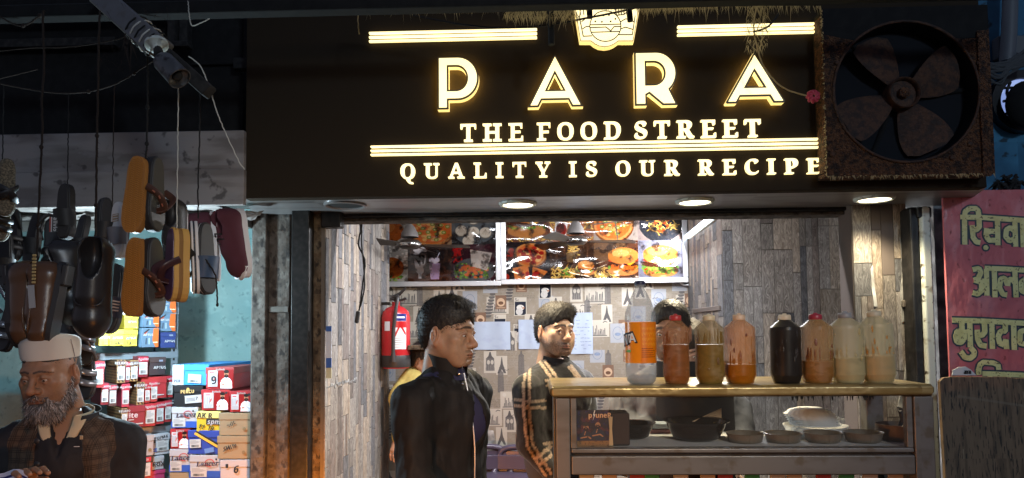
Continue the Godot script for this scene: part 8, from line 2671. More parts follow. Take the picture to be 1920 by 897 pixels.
func hand(mb: MB, wrist: Vector3, dir: Vector3, palm: Vector3, c: Color, off: Vector3) -> void:
	# five fingers slightly curled; palm: the way the palm faces
	var z := dir.normalized()
	var y := (palm - z * palm.dot(z)).normalized() * -1.0
	var x := y.cross(z)
	var f := Field.new(Vector3(-0.075, -0.07, -0.03), Vector3(0.075, 0.04, 0.2), 0.004)
	f.cap(Vector3(0, 0, -0.02), Vector3(0, 0, 0.02), 0.026, 0.028, 0.01, Vector3(0, 1, 0), 0.75)
	f.cap(Vector3(-0.014, 0, 0.03), Vector3(-0.018, 0, 0.08), 0.026, 0.022, 0.012, Vector3(0, 1, 0), 0.6)
	f.cap(Vector3(0.014, 0, 0.03), Vector3(0.02, 0, 0.08), 0.026, 0.022, 0.012, Vector3(0, 1, 0), 0.6)
	for k in 4:
		var bx := -0.031 + k * 0.0205
		var l: float = [0.062, 0.074, 0.079, 0.070][k]
		var a := Vector3(bx, 0, 0.085)
		var b := a + Vector3((k - 1.5) * 0.003, -0.012, l * 0.48)
		var e := b + Vector3(0, -0.022 - k * 0.002, l * 0.36)
		f.cap(a, b, 0.0098, 0.0088, 0.004)
		f.cap(b, e, 0.0088, 0.0074, 0.003)
	f.cap(Vector3(0.026, -0.006, 0.025), Vector3(0.048, -0.018, 0.055), 0.013, 0.0105, 0.008)
	f.cap(Vector3(0.048, -0.018, 0.055), Vector3(0.052, -0.03, 0.082), 0.0105, 0.0085, 0.003)
	f.net(mb, Transform3D(Basis(x, y, z), wrist - off), func(_p): return c)
func legs(o: Node3D, hip: Vector3, fwd: Vector3, m: Material, floor_y: float, off: Vector3, stride := 0.0) -> void:
	var side := Vector3(fwd.z, 0, -fwd.x)
	var f := Field.new(Vector3(hip.x - 0.34, floor_y, hip.z - 0.34), Vector3(hip.x + 0.34, hip.y + 0.12, hip.z + 0.34), 0.018)
	f.cap(hip + Vector3(0, 0.02, 0) - side * 0.05, hip + Vector3(0, 0.02, 0) + side * 0.05, 0.135, 0.135, 0.04)
	var shoes := MB.new()
	for s in [-1, 1]:
		var a: Vector3 = hip + side * s * 0.09
		var ank: Vector3 = Vector3(hip.x, floor_y + 0.09, hip.z) + side * s * 0.11 + fwd * s * stride
		var kn: Vector3 = (a + ank) / 2 + fwd * 0.025
		f.cap(a, kn, 0.092, 0.066, 0.04)
		f.cap(kn, ank, 0.066, 0.055, 0.03)
		shoes.at(Transform3D(Basis(), -off))
		shoes.tube([ank + Vector3(0, -0.045, 0) - fwd * 0.07, ank + Vector3(0, -0.04, 0) - fwd * 0.02, ank + Vector3(0, -0.055, 0) + fwd * 0.08, ank + Vector3(0, -0.065, 0) + fwd * 0.15, ank + Vector3(0, -0.07, 0) + fwd * 0.185], [0.035, 0.045, 0.04, 0.032, 0.012], 12)
	var mb := MB.new()
	f.net(mb, Transform3D(Basis(), -off))
	part("trousers", mb, m, o)
	shoes.tf = Transform3D()
	part("footwear", shoes, mats.black_rubber, o)
func collar_strip(off: Vector3, c: Vector3, f: Vector3, r: float, h: float, open: float, flare: float, squash := 0.9, drop := 0.02) -> MB:
	# a stand-up collar open to the front f
	var side := Vector3(f.z, 0, -f.x)
	var m := MB.new()
	var n := 36
	for skin in 2:
		var first := m.v.size()
		for i in n + 1:
			var a := lerpf(open, TAU - open, float(i) / n)
			var e := f * cos(a) * squash + side * sin(a)
			for j in 4:
				var t := j / 3.0
				var rr := r + flare * t * t + (0.004 if skin else 0.0)
				var back := 0.5 - 0.5 * cos(a)
				var p := c + e * rr + Vector3(0, h * t + back * 0.012 - (1.0 - back) * drop, 0)
				m.vert(p - off, e * (1.0 if skin else -1.0), Vector2(i * 0.02, t * 0.05))
		for i in n:
			for j in 3:
				var k := first + i * 4 + j
				m.quad(k, k + 1, k + 5, k + 4)
		if skin:
			for i in n:
				var k := i * 4 + 3
				m.quad(k, k + 4, k + 4 + first, k + first)
	return m
func torso_field(nb: Vector3, f: Vector3, hip: Vector3, k: Dictionary) -> Field:
	# chest, belly, shoulders and arms in one skin of cloth
	var side := Vector3(f.z, 0, -f.x)
	var g: float = k.get("girth", 1.0)
	var lo := nb.min(hip)
	var hi := nb.max(hip)
	for a in k.arms:
		for q in a:
			lo = lo.min(q)
			hi = hi.max(q)
	var fd := Field.new(lo - Vector3(0.26, 0.10, 0.26), hi + Vector3(0.26, 0.14, 0.26), k.get("cell", 0.0105))
	var mid := nb.lerp(hip, 0.32)
	var low := nb.lerp(hip, 0.74)
	fd.cap(mid, low, 0.172 * g, 0.165 * g, 0.05, f, 0.68)
	fd.cap(low, hip, 0.165 * g, 0.168 * g, 0.05, f, 0.72)
	fd.cap(nb + Vector3(0, -0.05, 0) - side * 0.125 * g, nb + Vector3(0, -0.05, 0) + side * 0.125 * g, 0.062, 0.062, 0.06)
	fd.cap(nb + Vector3(0, 0.0, 0), nb + Vector3(0, -0.1, 0), 0.062, 0.09, 0.06)
	fd.ell(mid + f * 0.05, Vector3(0.13, 0.12, 0.09) * g, 0.06)
	for a in k.arms:
		var sl: float = k.get("slim", 1.0)
		fd.cap(a[0], a[1], 0.068 * sl, 0.058 * sl, 0.045)
		fd.cap(a[1], a[2], 0.058 * sl, 0.043 * sl, 0.03)
	return fd
func under(mb: MB, nb: Vector3, f: Vector3, hip: Vector3, arms: Array, c: Color, off: Vector3) -> void:
	# chest and arms beneath the clothes, joining head and hands into one body
	torso_field(nb, f, hip, {"girth": 0.80, "arms": arms, "cell": 0.019, "slim": 0.62}).net(mb, Transform3D(Basis(), -off), func(_p): return c)
func build_people() -> void:
	for key in ["hair_black", "hair_strand"]: tinted(key, 0.7)
	mat("hair_dark", Color(0.013, 0.010, 0.009), 0.6)
	mat("hair_brown", Color(0.012, 0.0085, 0.007), 0.7)
	young_customer()
	man_in_jumper()
	old_shopkeeper()
	others()
func young_customer() -> void:
	var d := 2.45
	var hc := P(838, 626, d)
	var base := Vector3(hc.x - 0.04, 0, hc.z)
	var o := thing("person", "young customer in black bomber jacket standing in profile before the counter", "person", base)
	var off := base
	var xf := Transform3D(face_basis(67, 6, 1), hc - off)
	var skin := Color(0.40, 0.235, 0.145)
	var mb := MB.new()
	var spec := {"skin": skin, "stubble": 0.10, "moustache": 0.5, "brow": 0.005, "neck": Vector3(0, -0.19, -0.03), "nose": 1.0, "width": 0.96, "lid": 0.0012}
	head_skin(mb, xf, spec)
	var f := Vector3(sin(deg_to_rad(62)), 0, cos(deg_to_rad(62)))
	var side := Vector3(f.z, 0, -f.x)
	var nb := P(836, 706, d + 0.02)
	var hip := Vector3(nb.x - 0.01, 0.92, nb.z)
	# shirt torso under the jacket is part of the body surface below the neck
	var rs := nb - side * 0.185 + Vector3(0, -0.075, 0)
	var ls := nb + side * 0.185 + Vector3(0, -0.075, 0)
	var re := P(776, 905, d - 0.2)
	var rw := P(850, 985, d - 0.22)
	var le := ls + Vector3(0.0, -0.3, 0) - f * 0.03
	var lw := le + f * 0.07 + Vector3(0, -0.22, 0)
	under(mb, nb, f, hip, [[rs, re, rw], [ls, le, lw]], skin, off)
	hand(mb, rw, (rw - re).normalized(), Vector3(0, 0, -1), skin, off)
	hand(mb, lw, (lw - le).normalized(), Vector3(0, 0, 1), skin, off)
	part("body", mb, skin_mat(), o)
	eyes(o, xf, Vector2(0.1, -0.35))
	young_hair(o, xf)
	# t-shirt
	var arms := [[rs, re, rw], [ls, le, lw]]
	var ts := torso_field(nb, f, hip, {"girth": 0.86, "arms": [], "cell": 0.014})
	var tm := MB.new()
	ts.net(tm, Transform3D(Basis(), -off))
	part("shirt", tm, mat("tshirt_navy", Color(0.022, 0.02, 0.06), 0.8), o)
	# jacket, cut open along the front
	var jf := torso_field(nb, f, hip, {"girth": 0.94, "arms": arms, "cell": 0.0095})
	jf.cap(nb + Vector3(0, 0.09, 0), nb + Vector3(0, -0.02, 0) + f * 0.03, 0.055, 0.052, 0.01, Vector3.ZERO, 1, true)
	jf.cap(nb + f * 0.115 + Vector3(0, -0.02, 0), hip + f * 0.21 + Vector3(0, -0.1, 0), 0.006, 0.055, 0.006, Vector3.ZERO, 1, true)
	jf.rumple(noise(31, 1.0, FastNoiseLite.TYPE_SIMPLEX_SMOOTH, 3), 0.015, Vector3(9, 3.0, 9))
	jf.rumple(noise(32, 1.0, FastNoiseLite.TYPE_SIMPLEX_SMOOTH, 1), 0.004, Vector3(11, 15, 11))
	var jm := MB.new()
	jf.net(jm, Transform3D(Basis(), -off))
	var nylon := mat("nylon_black", Color(0.016, 0.0145, 0.0135), 0.68)
	nylon.metallic_specular = 0.3
	part("jacket", jm, nylon, o)
	var cl := part("collar", collar_strip(off, nb + Vector3(0, 0.012, 0) + f * 0.012, f, 0.066, 0.066, 0.42, 0.012), nylon, o)
	var zip := []
	for t in 12: zip.append(nb.lerp(hip, t / 11.0) + f * (0.098 + 0.05 * sin(minf(t / 7.0, 1.0) * PI / 2)) - side * 0.03 + Vector3(0, 0.015, 0) - off)
	part("zip", MB.new().tube(zip, 0.0028, 6), mats.alu, o)
	for k in 2: part("snap", MB.new().ball(nb + f * 0.080 - side * 0.035 + Vector3(0, 0.012 - k * 0.034, 0) + f * k * 0.014 - off, Vector3(0.006, 0.006, 0.006), 10, 6), mats.chrome, o)
	part("hem_band", collar_strip(off, hip + Vector3(0, -0.05, 0), f, 0.17, 0.06, 0.2, 0.0, 0.72, 0.0), nylon, o)
	legs(o, Vector3(hip.x, 0.86, hip.z), f, mat("trouser_dark", Color(0.02, 0.02, 0.025), 0.85), 0.0, off)
func young_hair(o: Node3D, xf: Transform3D) -> void:
	hair_of(o, xf, {"width": 0.96, "thick": 0.012, "brow_line": 0.078, "seed": 11, "nape": 0.046, "lump": 0.0014}, mats.hair_dark, Vector3(0.0, -0.3, 0.5), 6500, 0.008, 0.015, [Color(0.012, 0.01, 0.009), Color(0.02, 0.017, 0.014), Color(0.075, 0.062, 0.04)], 0.080)
func jumper_hair(o: Node3D, xf: Transform3D) -> void:
	hair_of(o, xf, {"thick": 0.016, "quiff": 0.02, "brow_line": 0.080, "seed": 23, "lump": 0.0032}, mats.hair_brown, Vector3(0.3, 0.0, -0.4), 5200, 0.006, 0.014, [Color(0.014, 0.01, 0.008), Color(0.024, 0.016, 0.011), Color(0.009, 0.007, 0.006)])
func hair_of(o: Node3D, xf: Transform3D, spec: Dictionary, m: Material, flow: Vector3, n: int, lo: float, hi: float, cols: Array, fringe := 0.0) -> void:
	var h := hair_cap(xf, spec)
	var hp := part("hair", h, m, o)
	if n:
		part("hair_strands", strands(h, n, spec.get("seed", 5), lo, hi, xf.basis * flow, 0.0011, cols, null, 0.3), mats.hair_strand, hp)
	if fringe > 0.0:
		# short tufts combed forward over the forehead
		var r := RandomNumberGenerator.new()
		r.seed = 3
		var m2 := MB.new()
		for k in 420:
			var x := r.randf_range(-0.06, 0.06)
			var z := 0.088 - 4.2 * x * x + r.randf_range(-0.03, 0.0)
			var y := fringe + 0.028 - 3.5 * x * x + r.randf_range(-0.004, 0.012) + (0.088 - z) * 0.35
			var p := Vector3(x, y, z)
			m2.col = cols[r.randi() % cols.size()]
			m2.blade(xf * p, xf * (p + Vector3(x * 0.2 + r.randf_range(-0.005, 0.005), -r.randf_range(0.008, 0.018), r.randf_range(0.004, 0.014))), xf.basis * Vector3(0.0014, 0, 0), xf.basis * Vector3(0, 0.5, 1))
		m2.col = Color.WHITE
		part("fringe", m2, mats.hair_strand, hp)
func seg2(p: Vector3, a: Vector3, b: Vector3) -> float:
	var q := Vector2(p.x, p.y)
	return q.distance_to(Geometry2D.get_closest_point_to_segment(q, Vector2(a.x, a.y), Vector2(b.x, b.y)))
func man_in_jumper() -> void:
	var d := 3.3
	var hc := P(1040, 623, d)
	var base := Vector3(hc.x, 0.12, hc.z)
	var o := thing("person", "man with short beard in black jumper with tan stripes behind counter's left end", "person", base)
	var off := base
	var xf := Transform3D(face_basis(33, 1, -3), hc - off)
	var skin := Color(0.42, 0.265, 0.185)
	var mb := MB.new()
	head_skin(mb, xf, {"skin": skin, "stubble": 0.74, "moustache": 0.85, "brow": 0.0066, "full": 0.006, "nose": 1.0, "lid": 0.0012, "neck": Vector3(0, -0.18, -0.05)})
	var f := Vector3(sin(deg_to_rad(48)), 0, cos(deg_to_rad(48)))
	var side := Vector3(f.z, 0, -f.x)
	var nb := P(1040, 694, d + 0.02)
	var hip := Vector3(nb.x + 0.02, 1.0, nb.z)
	var rs := nb - side * 0.195 + Vector3(0, -0.075, 0)
	var ls := nb + side * 0.195 + Vector3(0, -0.075, 0)
	var re := P(996, 836, d - 0.14)
	var rw := P(1052, 905, d - 0.22)
	var le := ls + Vector3(0.05, -0.29, 0)
	var lw := le + f * 0.2 + Vector3(0, -0.1, 0)
	under(mb, nb, f, hip, [[rs, re, rw], [ls, le, lw]], skin, off)
	hand(mb, rw, (rw - re).normalized(), Vector3(0, -1, 0.2), skin, off)
	hand(mb, lw, (lw - le).normalized(), Vector3(0, -1, 0), skin, off)
	part("body", mb, skin_mat(), o)
	eyes(o, xf, Vector2(-0.42, -0.12))
	jumper_hair(o, xf)
	var jf := torso_field(nb, f, hip, {"girth": 0.98, "arms": [[rs, re, rw], [ls, le, lw]], "cell": 0.0068})
	jf.rumple(noise(41, 1.0, FastNoiseLite.TYPE_SIMPLEX_SMOOTH, 3), 0.008, Vector3(10, 7, 10))
	jf.cap(nb + Vector3(0, 0.1, 0), nb + Vector3(0, -0.01, 0) + f * 0.02, 0.058, 0.056, 0.008, Vector3.ZERO, 1, true)
	var black := Color(0.012, 0.011, 0.012)
	var tan := Color(0.34, 0.245, 0.17)
	var fuzz := noise(43, 260.0, FastNoiseLite.TYPE_SIMPLEX, 1)
	var lines := [] # pairs of stripes: [from, to, half width]
	for q in [[984, 690, 982, 760], [993, 689, 992, 760], [982, 760, 989, 830], [992, 760, 999, 828], [989, 830, 1022, 882], [999, 828, 1032, 877], [966, 747, 1022, 751], [966, 758, 1022, 763], [1004, 852, 1030, 834], [1010, 862, 1036, 844],
			[1008, 674, 1046, 726], [1019, 674, 1054, 722], [1024, 713, 1068, 720], [1026, 722, 1068, 728], [1068, 690, 1094, 724], [1073, 688, 1099, 722], [1020, 828, 1045, 828], [1020, 838, 1045, 838]]:
		lines.append([P(q[0], q[1], d - 0.1), P(q[2], q[3], d - 0.1)])
	var jm := MB.new()
	jf.net(jm, Transform3D(Basis(), -off), func(p: Vector3) -> Color:
		var c := black
		if p.z > nb.z - 0.06:
			for l in lines:
				var e := seg2(p, l[0], l[1])
				if e < 0.0066: return tan * (0.72 + 0.45 * fuzz.get_noise_3dv(p))
				if e < 0.013: c = Color(0.004, 0.004, 0.004)
		return c * (1.0 + 0.4 * fuzz.get_noise_3dv(p)))
	var knit := tinted("knit", 0.95)
	knit.rim_enabled = true
	knit.rim = 0.4
	part("jumper", jm, knit, o)
	part("roll_neck", collar_strip(off, nb + Vector3(0, -0.01, 0) + f * 0.008, f, 0.068, 0.075, 0.0, -0.004, 0.95, 0.012), mat("knit_black", black, 0.95), o)
	legs(o, Vector3(hip.x, 0.94, hip.z), f, mat("jeans_dark", Color(0.03, 0.035, 0.05), 0.9), 0.12, off)
func old_shopkeeper() -> void:
	var d := 2.3
	var hc := P(97, 700, d)
	var base := Vector3(hc.x - 0.02, 0, hc.z)
	var o := thing("person", "old shopkeeper with grey beard, white cap and plaid waistcoat below hanging shoes", "person", base)
	var off := base
	var xf := Transform3D(face_basis(2, 14, 2), hc - off)
	var skin := Color(0.31, 0.175, 0.105)
	var mb := MB.new()
	old_head(o, mb, xf)
	var f := Vector3(sin(deg_to_rad(24)), 0, cos(deg_to_rad(24)))
	var side := Vector3(f.z, 0, -f.x)
	var nb := P(124, 797, d + 0.04)
	var hip := Vector3(nb.x, 0.86, nb.z)
	var rs := nb - side * 0.175 + Vector3(0, -0.075, 0)
	var ls := nb + side * 0.175 + Vector3(0, -0.075, 0)
	var re := rs + Vector3(-0.05, -0.27, 0.03)
	var rw := P(28, 912, d - 0.22)
	var le := ls + Vector3(-0.005, -0.29, -0.02)
	var lw := le + f * 0.14 + Vector3(-0.06, -0.17, 0)
	under(mb, nb, f, hip, [[rs, re, rw], [ls, le, lw]], skin, off)
	hand(mb, rw, (rw - re).normalized(), Vector3(0, -1, 0), skin, off)
	hand(mb, lw, (lw - le).normalized(), Vector3(-1, 0, 0), skin, off)
	part("body", mb, skin_mat(), o)
	eyes(o, xf, Vector2(0.0, -0.3))
	# shirt collar, dark zip jumper, waistcoat
	var arms := [[rs, re, rw], [ls, le, lw]]
	var jf := torso_field(nb, f, hip, {"girth": 0.96, "arms": arms, "cell": 0.0105})
	jf.cap(nb + Vector3(0, 0.09, 0), nb + Vector3(0, -0.03, 0) + f * 0.05, 0.056, 0.048, 0.01, Vector3.ZERO, 1, true)
	jf.cap(nb + Vector3(0, 0.05, 0) + f * 0.1, nb + Vector3(0, -0.085, 0) + f * 0.14, 0.045, 0.008, 0.01, Vector3.ZERO, 1, true)
	jf.rumple(noise(52, 1.0, FastNoiseLite.TYPE_SIMPLEX_SMOOTH, 3), 0.012, Vector3(9, 5, 9))
	var jm := MB.new()
	jf.net(jm, Transform3D(Basis(), -off))
	part("jumper", jm, mat("jumper_navy", Color(0.010, 0.010, 0.013), 0.8), o)
	part("jumper_collar", collar_strip(off, nb + Vector3(0, -0.012, 0) + f * 0.015, f, 0.078, 0.066, 0.62, 0.026), mats.jumper_navy, o)
	var cream := mat("shirt_cream", Color(0.52, 0.42, 0.27), 0.85)
	part("shirt_collar", collar_strip(off, nb + Vector3(0, -0.006, 0) + f * 0.012, f, 0.070, 0.062, 0.5, 0.012), cream, o)
	for e in [-1, 1]:
		var lap := MB.new()
		var a: Vector3 = nb + f * 0.075 + side * e * 0.052 + Vector3(0, 0.03, 0)
		var b: Vector3 = nb + f * 0.118 + side * e * 0.006 + Vector3(0, -0.075, 0)
		var c: Vector3 = nb + f * 0.128 + side * e * 0.03 + Vector3(0, -0.03, 0)
		lap.at(Transform3D(Basis(), -off))
		lap.tube(lerp_path([a, (a + b) / 2 + f * 0.012 + side * e * 0.008, b], 12), [0.02, 0.02, 0.019, 0.018, 0.017, 0.016, 0.015, 0.013, 0.011, 0.009, 0.007, 0.005, 0.003], 8, true, f, 0.3)
		lap.tf = Transform3D()
		part("shirt_lapel", lap, cream, o)
	var zp := []
	for t in 8: zp.append(nb + f * (0.128 + 0.014 * sin(t * 0.4)) + Vector3(0, -0.075 - t * 0.03, 0) - off)
	part("zip", MB.new().tube(zp, 0.0022, 6), mats.black_steel, o)
	var vf := torso_field(nb, f, hip, {"girth": 1.02, "arms": [], "cell": 0.0105})
	vf.cap(nb + Vector3(0, 0.14, 0), nb + Vector3(0, -0.02, 0), 0.085, 0.085, 0.01, Vector3.ZERO, 1, true)
	# open front, arm holes
	vf.cap(nb + f * 0.12 + Vector3(0, 0.02, 0), hip + f * 0.2 + side * 0.01 + Vector3(0, -0.2, 0), 0.062, 0.105, 0.008, Vector3.ZERO, 1, true)
	for e in [-1, 1]: vf.cap(nb + side * e * 0.215 + Vector3(0, 0.03, 0), nb + side * e * 0.245 + Vector3(0, -0.28, 0), 0.085, 0.075, 0.008, Vector3.ZERO, 1, true)
	vf.rumple(noise(53, 1.0, FastNoiseLite.TYPE_SIMPLEX_SMOOTH, 3), 0.01, Vector3(9, 6, 9))
	var vm := MB.new()
	vf.net(vm, Transform3D(Basis(), -off))
	var im := img(128, 128, Color(0.34, 0.28, 0.23))
	mottle(im, noise(54, 0.05), Color(0.27, 0.21, 0.17), -0.1, 0.4, 0.7)
	for k in 6:
		for j in 3:
			pline(im, [Vector2(8 + k * 21 + j * 4, 0), Vector2(9 + k * 21 + j * 4, 128)], 1.5, Color(0.10, 0.08, 0.07), 0.75)
			pline(im, [Vector2(0, 10 + k * 21 + j * 4), Vector2(128, 11 + k * 21 + j * 4)], 1.5, Color(0.10, 0.08, 0.07), 0.6)
	var pm := pic("plaid_wool", ImageTexture.create_from_image(im), 0.9, 0.3)
	pm.uv1_triplanar = true
	pm.uv1_scale = Vector3(5, 5, 5)
	pm.rim_enabled = true
	pm.rim = 0.3
	part("waistcoat", vm, pm, o)
	for k in 2: part("button", MB.new().ball(P(68, 828 + k * 43, d - 0.165) - off, Vector3(0.009, 0.009, 0.004), 12, 6), mats.black_rubber, o)
	part("breast_logo", MB.new().box(P(152, 821, d - 0.155) - off, Vector3(0.009, 0.012, 0.002)), mat("logo_tan", Color(0.45, 0.32, 0.18), 0.7), o)
	part("breast_mark", MB.new().box(P(143, 838, d - 0.155) - off, Vector3(0.017, 0.002, 0.002)), mats.white_rubber, o)
	legs(o, Vector3(hip.x, 0.82, hip.z), f, mat("shalwar_grey", Color(0.06, 0.06, 0.06), 0.9), 0.0, off)
	# the cloth in front of him
	var cl := MB.new()
	for j in 6:
		for i in 9:
			var q := P(-20 + i * 9, 884 + j * 8 + 5 * sin(i * 0.8) + (i - 4) * 0.6 * (1 if i > 5 else 0), d - 0.3 - j * 0.006)
			cl.vert(q, Vector3(0.15 * sin(i * 1.1), 0.9, 0.5), Vector2(i / 8.0, j / 5.0))
			if i and j: cl.quad(j * 9 + i, j * 9 + i - 1, j * 9 + i - 10, j * 9 + i - 9)
	var ci := img(64, 64, Color(0.78, 0.80, 0.88))
	pline(ci, [Vector2(0, 14), Vector2(64, 20)], 7, Color(0.12, 0.16, 0.42))
	pline(ci, [Vector2(0, 44), Vector2(64, 40)], 4, Color(0.2, 0.26, 0.5))
	solo("folded_cloth", cl, pic("cloth_blue_white", ImageTexture.create_from_image(ci), 0.9), "white cloth with blue stripe at the old shopkeeper's hand, lower left corner", "cloth")
func old_head(o: Node3D, mb: MB, xf: Transform3D) -> void:
	head_skin(mb, xf, {"skin": Color(0.31, 0.175, 0.105), "stubble": 0.35, "moustache": 0.3, "brow": 0.004, "lid": 0.001, "nose": 1.15, "neck": Vector3(0, -0.19, -0.05), "width": 0.98})
	var grey := [Color(0.22, 0.21, 0.21), Color(0.42, 0.41, 0.41), Color(0.05, 0.045, 0.045), Color(0.10, 0.095, 0.095)]
	# short grey hair under the cap
	hair_of(o, xf, {"thick": 0.001, "brow_line": 0.092, "seed": 31, "width": 0.98}, mat("hair_greying", Color(0.05, 0.045, 0.042), 0.6), Vector3(0, -0.6, -0.2), 900, 0.006, 0.012, [Color(0.05, 0.045, 0.04), Color(0.18, 0.17, 0.16), Color(0.02, 0.018, 0.017)])
	# beard: a soft mass with many single hairs
	var bf := Field.new(Vector3(-0.09, -0.22, -0.02), Vector3(0.09, 0.0, 0.14), 0.005)
	bf.ell(Vector3(0, -0.105, 0.072), Vector3(0.048, 0.052, 0.036), 0.02)
	bf.ell(Vector3(0, -0.120, 0.066), Vector3(0.052, 0.032, 0.030), 0.02)
	for e in [-1, 1]:
		bf.cap(Vector3(e * 0.064, -0.02, 0.012), Vector3(e * 0.055, -0.075, 0.035), 0.012, 0.02, 0.015)
		bf.cap(Vector3(e * 0.055, -0.075, 0.035), Vector3(e * 0.02, -0.11, 0.075), 0.02, 0.026, 0.02)
		bf.cap(Vector3(e * 0.03, -0.06, 0.086), Vector3(e * 0.036, -0.09, 0.08), 0.007, 0.012, 0.01)
		bf.cap(Vector3(0, -0.049, 0.103), Vector3(e * 0.028, -0.058, 0.090), 0.0045, 0.005, 0.005)
	bf.ell(Vector3(0, -0.066, 0.105), Vector3(0.022, 0.0085, 0.02), 0.004, Basis(), true)
	bf.rumple(noise(51, 40.0, FastNoiseLite.TYPE_SIMPLEX, 3), 0.006, Vector3(1, 0.4, 1))
	var bm := MB.new()
	bf.net(bm, xf, func(p: Vector3) -> Color: return Color(0.05, 0.046, 0.044).lerp(Color(0.20, 0.195, 0.195), smoothstep(-0.06, -0.13, p.y)))
	var beard := part("beard", bm, tinted("beard_base", 0.8), o)
	var inv := xf.affine_inverse()
	var mouth_free := func(p: Vector3) -> bool:
		var q: Vector3 = inv * p
		return not (absf(q.x) < 0.024 and q.y > -0.080 and q.y < -0.055 and q.z > 0.08)
	part("beard_strands", strands(bm, 4600, 61, 0.009, 0.027, xf.basis * Vector3(0, -0.8, 0.1), 0.0009, grey, mouth_free, 0.35, 0.45), mats.hair_strand, beard)
	skull_cap(o, xf)
func skull_cap(o: Node3D, xf: Transform3D) -> void:
	var m := MB.new()
	m.at(xf * Transform3D(Basis(Vector3(1, 0, 0), -0.16), Vector3(0, 0.050, -0.012)))
	var prof := [[0.0, 0.0], [0.002, 0.006], [0.004, 0.03], [0.003, 0.054], [-0.004, 0.064], [-0.018, 0.071], [-0.04, 0.077], [-0.0795, 0.081]]
	var n := 48
	for i in prof.size():
		for j in n + 1:
			var a := TAU * j / n
			var rx: float = 0.080 + prof[i][0]
			var rz: float = 0.0985 + prof[i][0] * 1.22
			var crease := 0.0025 * sin(a * 2.0 + i * 0.5) + 0.0015 * sin(a * 5.0)
			m.vert(Vector3(sin(a) * (rx + crease), prof[i][1], cos(a) * (rz + crease)), Vector3(sin(a) / rx, 8.0 if i > 4 else 1.0, cos(a) / rz), Vector2(j * 0.02, prof[i][1]))
			if i and j:
				var k := i * (n + 1) + j
				m.quad(k, k - 1, k - n - 2, k - n - 1)
	m.tf = Transform3D()
	var cloth := mat("cap_white", Color(0.62, 0.56, 0.47), 0.9, 0, noise_tex("fine", 0.35, 1.0, 0.03, 5), 8.0)
	var cp := part("skull_cap", m, mat("cap_cotton", Color(0.60, 0.55, 0.47), 0.9), o)
	var seam := []
	for k in 10:
		var t := k / 9.0
		seam.append(xf * (Transform3D(Basis(Vector3(1, 0, 0), -0.16), Vector3(0, 0.050, -0.012)) * Vector3(0.0845 * cos(t * 0.3), 0.002 + 0.06 * t, 0.01 + 0.01 * t)))
	part("seam", MB.new().tube(seam, 0.0013, 5), mat("seam_grey", Color(0.28, 0.26, 0.25), 0.9), cp)
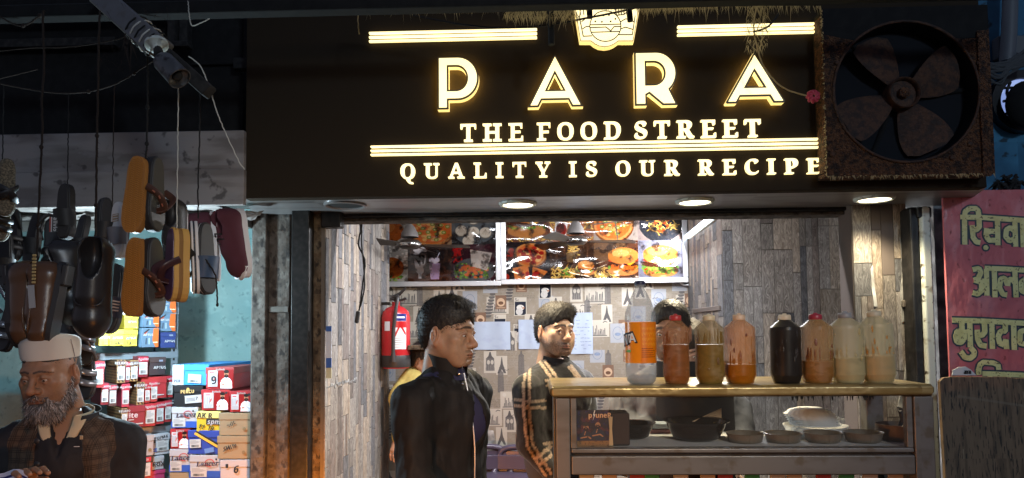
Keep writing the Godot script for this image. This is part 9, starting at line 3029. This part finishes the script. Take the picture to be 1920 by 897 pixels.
func plain_person(label: String, hpx: Array, d: float, face: Array, body_yaw: float, skin: Color, hair: Dictionary, hm: Material, cloth: Material, shirt_px: Array, arm_r: Array, arm_l: Array, floor_y := 0.12, stub := 0.2) -> Node3D:
	# someone mostly hidden behind other things
	var hc := P(hpx[0], hpx[1], d)
	var base := Vector3(hc.x, floor_y, hc.z)
	var o := thing("person", label, "person", base)
	var xf := Transform3D(face_basis(face[0], face[1], face[2]), hc - base)
	var mb := MB.new()
	head_skin(mb, xf, {"skin": skin, "cell": 0.005, "stubble": stub, "moustache": stub, "brow": 0.006, "neck": Vector3(0, -0.18, -0.05)})
	var f := Vector3(sin(deg_to_rad(body_yaw)), 0, cos(deg_to_rad(body_yaw)))
	var side := Vector3(f.z, 0, -f.x)
	var nb := P(shirt_px[0], shirt_px[1], d + 0.02)
	var hip := Vector3(nb.x, floor_y + 0.9, nb.z)
	var rs := nb - side * 0.19 + Vector3(0, -0.075, 0)
	var ls := nb + side * 0.19 + Vector3(0, -0.075, 0)
	var re := P(arm_r[0], arm_r[1], arm_r[2])
	var rw := P(arm_r[3], arm_r[4], arm_r[5])
	var le := P(arm_l[0], arm_l[1], arm_l[2])
	var lw := P(arm_l[3], arm_l[4], arm_l[5])
	under(mb, nb, f, hip, [[rs, re, rw], [ls, le, lw]], skin, base)
	hand(mb, rw, (rw - re).normalized(), Vector3(0, -1, 0.2), skin, base)
	hand(mb, lw, (lw - le).normalized(), Vector3(0, -1, 0.2), skin, base)
	part("body", mb, skin_mat(), o)
	eyes(o, xf, Vector2(0, -0.3))
	hair.cell = 0.005
	hair_of(o, xf, hair, hm, Vector3(0.1, -0.3, 0.1), 900, 0.01, 0.025, [Color(0.012, 0.01, 0.009), Color(0.03, 0.024, 0.02)])
	var tf := torso_field(nb, f, hip, {"girth": 1.04, "arms": [[rs, re, rw], [ls, le, lw]], "cell": 0.013})
	tf.rumple(noise(int(hpx[0]), 1.0, FastNoiseLite.TYPE_SIMPLEX_SMOOTH, 3), 0.014, Vector3(9, 7, 9))
	var tm := MB.new()
	tf.net(tm, Transform3D(Basis(), -base))
	part("shirt", tm, cloth, o)
	part("collar", collar_strip(base, nb, f, 0.068, 0.05, 0.4, 0.01), cloth, o)
	legs(o, Vector3(hip.x, floor_y + 0.84, hip.z), f, mats.jeans_dark, floor_y, base)
	return o
func others() -> void:
	var grey := mat("hoodie_grey", Color(0.20, 0.20, 0.21), 0.95)
	var slate := mat("jacket_slate", Color(0.022, 0.026, 0.036), 0.85)
	var yellow := mat("jersey_yellow", Color(0.36, 0.29, 0.08), 0.9)
	plain_person("cook in grey hoodie, face behind soda bottle and red-capped sauce bottle", [1258, 623], 2.98, [-20, 8, 0], -10, Color(0.30, 0.17, 0.11), {"thick": 0.014, "seed": 71, "brow_line": 0.082}, mats.hair_dark, grey, [1256, 716], [1176, 800, 2.95, 1225, 812, 2.82], [1330, 820, 3.0, 1300, 845, 2.85], 0.12, 0.6)
	var b := plain_person("cook in slate jacket with brown hair, head bent behind the sauce bottles", [1287, 652], 3.3, [35, 26, 8], 10, Color(0.33, 0.21, 0.16), {"thick": 0.02, "seed": 73, "brow_line": 0.074, "nape": 0.03}, mats.hair_brown, slate, [1312, 742], [1262, 830, 3.2, 1290, 850, 3.05], [1392, 830, 3.2, 1372, 880, 3.0])
	plain_person("boy in yellow jersey behind the fire extinguisher and young customer", [795, 678], 4.66, [72, 14, 0], 60, Color(0.30, 0.18, 0.12), {"thick": 0.014, "seed": 75}, mats.hair_dark, yellow, [784, 718], [754, 800, 4.55, 748, 822, 4.5], [790, 800, 4.75, 800, 850, 4.7])
	# black apron of the first cook, seen through the counter glass
	var ap := MB.new()
	var c := P(1300, 800, 2.9)
	for j in 9:
		for i in 9:
			var a := lerpf(-0.9, 0.9, i / 8.0)
			ap.vert(Vector3(c.x + sin(a) * 0.2, 1.42 - j * 0.09, c.z - 0.06 + cos(a) * 0.17 + 0.006 * sin(j * 2.0 + i)), Vector3(sin(a), 0.05 * sin(j * 2.0), cos(a)), Vector2(i / 8.0, j / 8.0))
			if i and j: ap.quad(j * 9 + i, j * 9 + i - 1, j * 9 + i - 10, j * 9 + i - 9)
	solo("black_apron", ap, mats.jumper_navy, "black apron of the cook, seen behind the large black bowl", "apron")
